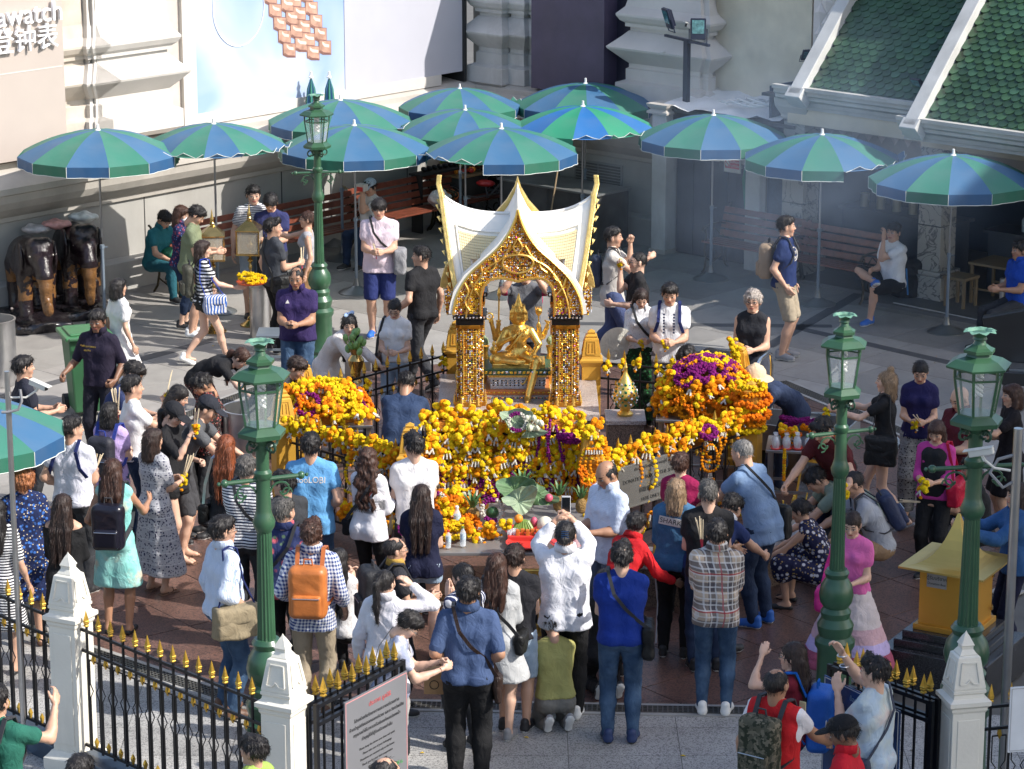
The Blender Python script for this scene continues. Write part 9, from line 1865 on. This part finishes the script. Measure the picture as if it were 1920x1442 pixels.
J=person('kneeling woman in a navy striped top praying with joined hands',868,1082,330,H=1.60,sex='f',skin=1,legs='stand',top=('tee',C('stripe_navy_thin',(.02,.03,.09),'vstripe',(.7,.7,.72),sc=2.2,w=.3)),bot=('trousers',BK2),hair=('lowpony','black'),L='pray',R='pray',hands=('flat','flat'),hp=22,hy=-140+115)
J=person('man in a slate-blue shirt with a brown shoulder strap and black trousers',877,1112,2,H=1.74,w=1.10,skin=3,top=('shirt',C('shirt_slate_blue',(.045,.075,.16),'vstripe',(.065,.10,.20),sc=.5),dict(sl=.42)),bot=('trousers',BLS,.016),hair=('short','black'),shoes=('leather','black'),L='hip',R='hip');shoulder_bag(J,'dark brown leather bag hanging on the slate-blue-shirt man',C('leather_dark_brown',(.03,.018,.014),rough=.4),side='R',size=(.07,.035,.12),hang=.10,strap=C('leather_dark_brown',(.03,.018,.014)))
t,o=carried(J,'paper_bag','small brown paper bag with a round print carried by the slate-blue-shirt man','paper bag',J['WL']+Vector((-.10,.10,-.20)));mb=MB();mb.box((0,0,0),(.16,.10,.20));mb.build('bag',C('kraft',(.40,.24,.12)),t,bevel=.003);mb=MB();mb.tube([(-.05,0,.10),(-.03,0,.19),(.03,0,.19),(.05,0,.10)],.004,5);mb.build('handle',BK,t);mb=MB();mb.tube([(.035*math.cos(a),-.052,.035*math.sin(a)-.02)for a in[i*.4 for i in range(17)]],.003,4);mb.build('round_print',BK,t)
J=person('woman with long wine-brown hair in a pale grey shirt dress',932,1062,12,H=1.62,sex='f',skin=1,top=('dress',C('shirtdress_grey',(.40,.41,.41),'vstripe',(.50,.50,.50),sc=.5),dict(sl=.8,zh=.56,fl=.19)),hair=('long','brown'),shoes=('sneaker','grey'),L='hold',R='hold');shoulder_bag(J,'black quilted crossbody bag on the wine-haired woman in grey',C('quilt_black',(.012,.012,.012)),side='R',size=(.13,.04,.09))
J=person('youth in a black sleeveless top and denim shorts behind the grey dress',965,1048,10,H=1.62,skin=2,top=('tee',C('tee_black_red',(.018,.018,.022)),dict(sl=.2)),bot=('shorts',JL),hair=('short','dbrown'),L='hold',R='hold')
J=person('tall man in a white dress shirt raising a phone overhead, hair claw on his head',1060,1004,2,H=1.74,w=1.12,skin=2,top=('shirt',C('shirt_white_dress',(.72,.72,.76)),dict(sl=.85,hem=.13,fl=.03)),bot=('trousers',BLS,.016),hair=('bun','black'),shoes=('sneaker','white'),L=(.08,.30,.20),R=(.04,.31,.21),hands=('grip','grip'));phone(J,'white-edged smartphone held up by the white-shirt man with the hair claw',at=(J['hdL']+J['hdR'])*.5+Vector((.02,.02,.06)),tilt=90,col=(.6,.6,.62))
t,o=carried(J,'hair_claw','dark blue hair claw on the head of the raised-phone man','hair clip',J['head']+Vector((0,-.125,.03)))
for k in range(7):mb=MB();mb.bar((-.03,-.01,-.05+k*.016),(.03,-.01,-.05+k*.016),.006);mb.build('tooth',M('claw_blue',(.02,.05,.12),.2),t)
J=person('kneeling person in an olive-yellow top hidden behind the raised-phone man',1036,1172,350,H=1.62,sex='f',skin=2,legs='kneel',top=('tee',C('olive_yellow',(.36,.34,.12)),dict(hem=-.02)),bot=('trousers',C('jogger_grey',(.20,.19,.17))),hair=('short','black'),L='pray',R='pray',shoes=('sneaker','grey'),hp=20,lean=12)
J=person('kneeling dark-haired person in black beside the royal-blue-tee man',1136,1092,350,H=1.62,sex='f',skin=2,legs='kneel',hz=.42,top=('tee',BK),bot=('trousers',BLS),hair=('bob','black'),L='pray',R='pray',hp=15)
J=person('man in a royal-blue tee and jeans with a black bag slung across his back',1166,1046,2,H=1.72,w=1.02,skin=1,top=('tee',C('tee_royal',(.010,.035,.24)),dict(hem=.06)),bot=('trousers',JN,.010),hair=('short2','black'),shoes=('leather','navy'),L='hold',R='pray');shoulder_bag(J,'black quilted sling bag on the royal-blue-tee man',C('quilt_black',(.012,.012,.012)),side='R',size=(.13,.045,.14),hang=.02)
J=person('bald man in a pale blue checked shirt holding a clear bag of marigolds',1137,890,232,H=1.74,w=1.10,skin=3,top=('shirt',C('shirt_pale_check',(.62,.68,.80),'check',(.52,.60,.76),sc=.5),dict(sl=.45,hem=.14)),bot=('trousers',C('trousers_dk',(.10,.13,.18))),hair=('ring','black'),L='hold',R='hold',hands=('pinch','pinch'),hp=28)
t,o=carried(J,'plastic_bag','clear plastic bag of marigold heads held by the bald man in pale blue','plastic bag',J['hdL']+Vector((-.03,.05,-.20)));mb=MB();mb.lathe([(.03,.18),(.05,.08),(.09,-.08),(.08,-.16),(.02,-.18)],(0,0,0),12);mb.build('bag',glass_mat('bag_clear',(.8,.8,.82),.35,.15),t,smooth=True);place('marigold_heads',GAR['bo'][0],t,loc=(0,0,-.08),sc=(1.1,1.1,1.1))
person('person in a vivid red shirt mostly hidden behind the bald man',1192,985,40,H=1.60,sex='f',skin=3,top=('shirt',C('red_shirt',(.55,.015,.02)),dict(sl=.9,hem=.2)),bot=('trousers',C('red_trousers',(.45,.015,.02))),hair=('short','black'),R=(.30,.30,-.40),L='hold',hz=.80,lean=30)
J=person('woman with long ash-blonde hair in a denim jacket with a SHARKEE patch',1268,922,15,H=1.66,sex='f',skin=1,top=('jacket',C('denim_jacket',(.03,.10,.20),'denim',(.06,.15,.27)),dict(sl=1.0,hem=.06,e=.026)),bot=('trousers',BLS),hair=('bobl','blonde'),shoes=('sneaker','black'),L='hold',R='hold')
mb=MB();g=J['top'];me=MB();me.prism([(-.135,-.036),(.135,-.036),(.135,.036),(-.135,.036)],0,.004);pt=me.build('patch',WHT,g);yb=min(v.co.y for v in g.data.vertices if abs(v.co.z-(J['che'].z+.06))<.03);pt.matrix_local=Matrix.Translation((.01,yb-.006,J['che'].z+.06))@Matrix.Rotation(rad(8),4,'Y')@Matrix.Rotation(rad(90),4,'X')
me=text_mesh('SHARKEE',.062,INK,.0006);o=bpy.data.objects.new('lettering',me);COL.objects.link(o);o.parent=g;o.matrix_local=Matrix.Translation((.01,yb-.0125,J['che'].z+.06))@Matrix.Rotation(rad(8),4,'Y')@Matrix.Rotation(rad(90),4,'X')
me=text_mesh('WARHOLIER'[:0]+'///////',.04,INK,.0006);o=bpy.data.objects.new('lettering',me);COL.objects.link(o);o.parent=g;o.matrix_local=Matrix.Translation((.01,yb-.008,J['che'].z+.14))@Matrix.Rotation(rad(8),4,'Y')@Matrix.Rotation(rad(90),4,'X')
for sd in 'LR':
 for k in range(3):mb=MB();sx=-1 if sd=='L' else 1;mb.tube([J['H'+sd]+Vector((sx*.098,.012*(k-1),-.05)),J['K'+sd]+Vector((sx*.072,.012*(k-1),0)),J['A'+sd]+Vector((sx*.062,.012*(k-1),.05))],.005,4);mb.build('side_stripe',WH,J['root'])
person('woman with cropped plum-brown hair in a magenta top before the steel plate',1276,872,20,H=1.58,sex='f',skin=1,w=1.05,top=('tee',C('magenta_top',(.24,.008,.06))),bot=('trousers',BK),hair=('short','brown'),L='hold',R='hold')
J=person('man with a bleached-tip undercut in a black tee holding white incense',1328,928,358,H=1.74,skin=1,top=('tee',C('tee_black_plain',(.014,.014,.016))),bot=('trousers',JD),hair=('under','salt'),L='hold',R='hold',hands=('grip','pinch'));incense(J,'white incense with a red grip over the plaid man\'s shoulder',at=J['che']+Vector((-.08,-.22,.0)),n=6,dirv=(-.15,.0,1),L=.26)
J=person('man in a beige tartan short-sleeve shirt, jeans and white striped sneakers',1345,1002,6,H=1.72,skin=2,w=1.04,top=('shirt',C('tartan_beige',(.52,.41,.31),'plaid',(.72,.70,.68),(.03,.035,.06)),dict(sl=.42,hem=.12)),bot=('trousers',JN,.006),hair=('short','black'),shoes=('sneaker','white'),L='hold',R='hold')
person('man in a navy jersey with a white yoke bending toward the trough',1372,952,40,H=1.70,skin=2,lean=55,legs='bow',top=('tee',C('jersey_navy',(.02,.035,.12)),dict(col=WH)),bot=('trousers',NV2),hair=('short','black'),L='reach',R='reach')
J=person('man with a shaved grey head in a blue-grey tee and a black cross strap',1392,850,310,H=1.78,w=1.06,skin=2,lean=24,top=('tee',C('tee_blue_grey',(.16,.24,.38)),dict(hem=.16)),bot=('trousers',JD),hair=('buzz','grey'),shoes=('sneaker','blue'),L='reach',R='hold',hands=('pinch','pinch'));shoulder_bag(J,'black nylon sling bag on the shaved-head man',C('nylon_black',(.02,.02,.02)),side='R',size=(.14,.05,.16),hang=.0,strap=C('strap_wide_black',(.012,.012,.013)))
J=person('man in a dark red printed tee leaning and stretching marigolds to the right',1542,806,225,H=1.74,skin=2,lean=30,legs='bow',top=('tee',C('tee_oxblood',(.075,.010,.012))),bot=('trousers',NV2),hair=('short2','black'),L=(.50,.30,-.24),R='reach',hands=('grip','pinch'),hp=12);marigold(J,'yellow marigold garland in the stretched hand of the dark-red-tee man',at=J['hdL'],s=1.2)
J=person('woman with an ash-blonde half-bun bob in a black tee and denim shorts',1662,716,285,H=1.68,sex='f',skin=1,top=('tee',BK),bot=('mini',JL,.02),hair=('topbun','blonde'),shoes=('sandal','grey'),legs='walk',L='fwd',R='fwd',hands=('pinch','pinch'));shoulder_bag(J,'slouchy black shoulder bag on the blonde half-bun woman',C('nylon_black',(.02,.02,.02)),side='L',cross=False,size=(.16,.06,.15));marigold(J,'marigold bunch at the fingertips of the blonde half-bun woman',at=J['hdL']+Vector((0,.03,-.04)))
J=person('woman in a navy fitted tee and black patterned wide trousers with marigold',1726,698,190,H=1.66,sex='f',skin=2,top=('tee',C('tee_navy_fit',(.018,.016,.075))),bot=('wide',C('elephant_pants',(.015,.015,.02),'ethnic',(.30,.30,.30))),hair=('bun','black'),shoes=('sandal','black'),**HOLD);marigold(J,'yellow marigold held low by the navy-tee woman');incense(J,'incense sticks in the navy-tee woman\'s fingers',at=J['hdL'],n=3,dirv=(.3,.6,.6),L=.24)
J=person('man in a grey-green tee bending deep toward the trough',1530,900,268,H=1.72,w=1.12,skin=2,lean=62,legs='squat',hz=.62,top=('tee',C('tee_sage',(.20,.26,.21))),bot=('trousers',BK2),hair=('short','black'),L='reach',R='reach',hands=('pinch','pinch'))
J=person('man in a light grey tee squatting in khaki shorts behind the street lamp',1600,908,265,H=1.72,skin=2,legs='squat',hz=.48,lean=28,top=('tee',C('tee_light_grey',(.34,.36,.40))),bot=('shorts',C('khaki_brown',(.26,.17,.10))),hair=('buzz','black'),shoes=('sneaker','navy'),L='knee',R='reach');backpack(J,'navy and black backpack on the squatting light-grey-tee man',(.015,.025,.07),size=(.13,.07,.19))
J=person('crouching woman with a low bun in a grey tee and navy blossom pinafore',1500,958,290,H=1.60,sex='f',skin=2,legs='squat',lean=30,hz=.42,top=('dress',C('pinafore_blossom',(.012,.014,.05),'floral',(.55,.55,.60),(.35,.25,.08),sc=.8),dict(sl=.0,zh=.3)),hair=('bun','black'),shoes=('flat','black'),L='reach',R='reach')
J=person('woman in a bubblegum-pink tee and tiered pastel skirt with a pink handbag',1598,984,200,H=1.62,sex='f',skin=1,top=('tee',C('tee_bubblegum',(.66,.14,.38)),dict(hem=-.01,e=.010)),bot=('skirt',C('skirt_tiered',(.62,.55,.55),'tiers',(.62,.40,.44)),.008,.26,.30),hair=('lowpony','dbrown'),shoes=('flat','brown'),L='hold',R='hold',hands=('pinch','pinch'),hp=20)
PB=C('bag_hot_pink',(.60,.03,.22),rough=.4);shoulder_bag(J,'hot pink tote on the arm of the bubblegum-tee woman',PB,side='R',cross=False,size=(.13,.05,.10),strap=PB,fw=.12)
J=person('woman with auburn bangs in a magenta cardigan over black, red handbag',1756,810,205,H=1.58,sex='f',skin=2,w=1.08,top=('tee',C('cardigan_magenta',(.50,.05,.26),'plain'),dict(sl=.62,neck=1.35)),bot=('trousers',BK),hair=('bobl','brown'),**HOLD);shoulder_bag(J,'large red handbag on the magenta-cardigan woman',C('bag_red',(.45,.012,.04),rough=.4),side='L',cross=False,size=(.17,.06,.12),strap=C('bag_red',(.45,.012,.04)),hang=-.04);marigold(J,'yellow marigold garland in the magenta-cardigan woman\'s hands',s=1.2)
V_=J['che'];mb=MB();V2_,Q2_=sdf([('c',(-.045,V_.y+.045,V_.z+.06),(-.045,V_.y+.03,V_.z-.28),.085,.10),('c',(.045,V_.y+.045,V_.z+.06),(.045,V_.y+.03,V_.z-.28),.085,.10)],.018);o=bpy.data.objects.new('undershirt',np_mesh('undershirt',V2_,Q2_,BK));COL.objects.link(o);o.parent=J['root']
person('bald man in a maroon polo beside the right street lamp',1800,748,235,H=1.70,skin=2,top=('polo',C('polo_maroon',(.09,.010,.018))),bot=('trousers',BK),hair=None,**HOLD)
person('woman with a sleek auburn bob in a black dress at the right edge',1898,742,262,H=1.64,sex='f',skin=2,top=('dress',C('dress_black_r',(.012,.010,.012)),dict(sl=.3,zh=.55,fl=.17)),hair=('bob','brown'),L='fwd',R='hold',shoes=('flat','black'))
J=person('man in a black tee with red incense, seen from behind the lamp post',1822,880,262,H=1.66,skin=2,top=('tee',BK),bot=('trousers',BK2),hair=('under','black'),L='fwd',R='hold',hy=0,hands=('pinch','pinch'),legs='squat',hz=.42,lean=10);incense(J,'red-ended incense held out by the black-tee man behind the lamp',at=J['hdL'],n=3,dirv=(0,1,.1),L=.30)
J=person('person in a blue denim jacket reading a phone at the right edge',1908,930,262,H=1.64,sex='f',skin=2,top=('jacket',C('denim_jacket_r',(.02,.075,.20),'denim',(.04,.11,.26)),dict(sl=1.0,e=.022)),bot=('trousers',NV2),hair=('bobl','dbrown'),L='fwd',R='fwd',hands=('pinch','pinch'));phone(J,'black phone held out by the denim-jacket person at the right edge')
J=person('man in a red and white football shirt with a camouflage backpack',1456,1284,35,H=1.70,w=1.06,skin=3,top=('tee',C('football_red',(.55,.018,.022),'raglan',(.72,.70,.72))),bot=('trousers',BK2),hair=('thin','black'),L='down',R=(.22,.42,-.38),hands=('relax','flat'));backpack(J,'camouflage backpack on the football-shirt man',(.1,.1,.08),mat=C('camo',(.09,.085,.06),'camo',(.03,.035,.022),(.16,.14,.10)),size=(.15,.085,.23))
t,o=carried(J,'badge','small pale badge on the chest of the football-shirt man','badge',J['che']+Vector((.12,.17,.12)));mb=MB();mb.box((0,0,0),(.05,.006,.07));mb.build('card',C('badge_paper',(.6,.6,.35)),t)
J=person('woman with long auburn hair in a maroon tee, forearm across her brow',1486,1232,285,H=1.60,sex='f',skin=1,top=('tee',C('tee_maroon',(.16,.012,.025))),bot=('trousers',JD),hair=('xlong','dbrown'),glasses=True,L=(.02,.24,.16),R='down',hy=0);backpack(J,'bright blue nylon rucksack on the maroon-tee woman',(.01,.11,.48),matb=C('strap_cobalt',(.01,.13,.5)),size=(.14,.09,.24),drop=.08)
J=person('man in a black cap with a white emblem and a red polo, bottom edge',1582,1376,290,H=1.64,skin=4,top=('polo',C('polo_red',(.50,.012,.025))),bot=('trousers',BK),cap=C('cap_black2',(.012,.012,.014)),hair=('short','black'),L='hold',R='hold',hp=20,w=1.1)
me=text_mesh('R',.06,WHT,.002);o=bpy.data.objects.new('emblem',me);COL.objects.link(o);o.parent=J['cap'];o.matrix_local=Matrix.Translation((-.0,.102,.095))@Matrix.Rotation(rad(180),4,'Z')@Matrix.Rotation(rad(68),4,'X')
J=person('man in a pale tie-dye tee with one arm raised against the poster board',1640,1262,305,H=1.72,skin=1,top=('tee',C('tiedye_pale',(.50,.56,.54),'tie',(.38,.48,.58),(.62,.48,.42),sc=1.6),dict(hem=.1)),bot=('trousers',JD),hair=('short2','black'),L=(.06,.26,-.02),R=(.14,.34,.20),hands=('relax','relax'));shoulder_bag(J,'thin dark strap and pouch on the pale tie-dye man',C('strap_slate',(.05,.06,.09)),side='L',size=(.09,.03,.09),strap=C('strap_slate',(.05,.06,.09)))
for z_ in(.0,-.05):t,o=carried(J,'wristband',('upper' if z_==0 else 'lower')+' silver wristband on the raised wrist of the tie-dye man','bracelet',J['WR']+Vector((0,0,z_-.02))+(J['ER']-J['WR']).normalized()*(-z_*.8));mb=MB();mb.tube([(.033*math.cos(a),.033*math.sin(a),0)for a in[i*.5 for i in range(14)]],.006,5);mb.build('band',M('chain_silver',(.55,.55,.55),.3,.9),t,smooth=True)
person('dark-haired person in a lime green top cropped by the bottom edge',476,1408,300,H=1.62,sex='f',skin=2,w=1.1,top=('tee',C('tee_lime',(.30,.42,.09))),bot=('trousers',BK),hair=('short','black'),L='down',R='down')
person('person with thinning dark hair cut off at the bottom below the grey board',724,1452,60,H=1.66,skin=2,top=('tee',BK2),bot=('trousers',BK),hair=('thin','black'),L='down',R='down')
J=person('man in a bottle-green tee reaching up at the left bottom corner',-8,1318,25,H=1.70,skin=2,top=('tee',C('tee_bottle',(.02,.12,.085))),bot=('trousers',BK),hair=('short','black'),R=(.22,.40,.04),L='down');backpack(J,'black backpack on the bottle-green-tee man in the corner',(.02,.02,.022),size=(.13,.07,.20))
person('dark-haired head peeking in at the bottom left edge below the fence',150,1448,20,H=1.58,skin=2,top=('tee',BK2),bot=('trousers',BK),hair=('fringe','black'),L='down',R='down')
person('woman in a black and white striped dress cut by the left edge',-6,960,10,H=1.60,sex='f',skin=2,top=('dress',C('stripe_dress',(.02,.02,.03),'hstripe',(.7,.7,.7),sc=.7,w=.5),dict(sl=.4,zh=.45,fl=.16)),hair=('long','black'),shoes=('flat','black'),L='hold',R='down')
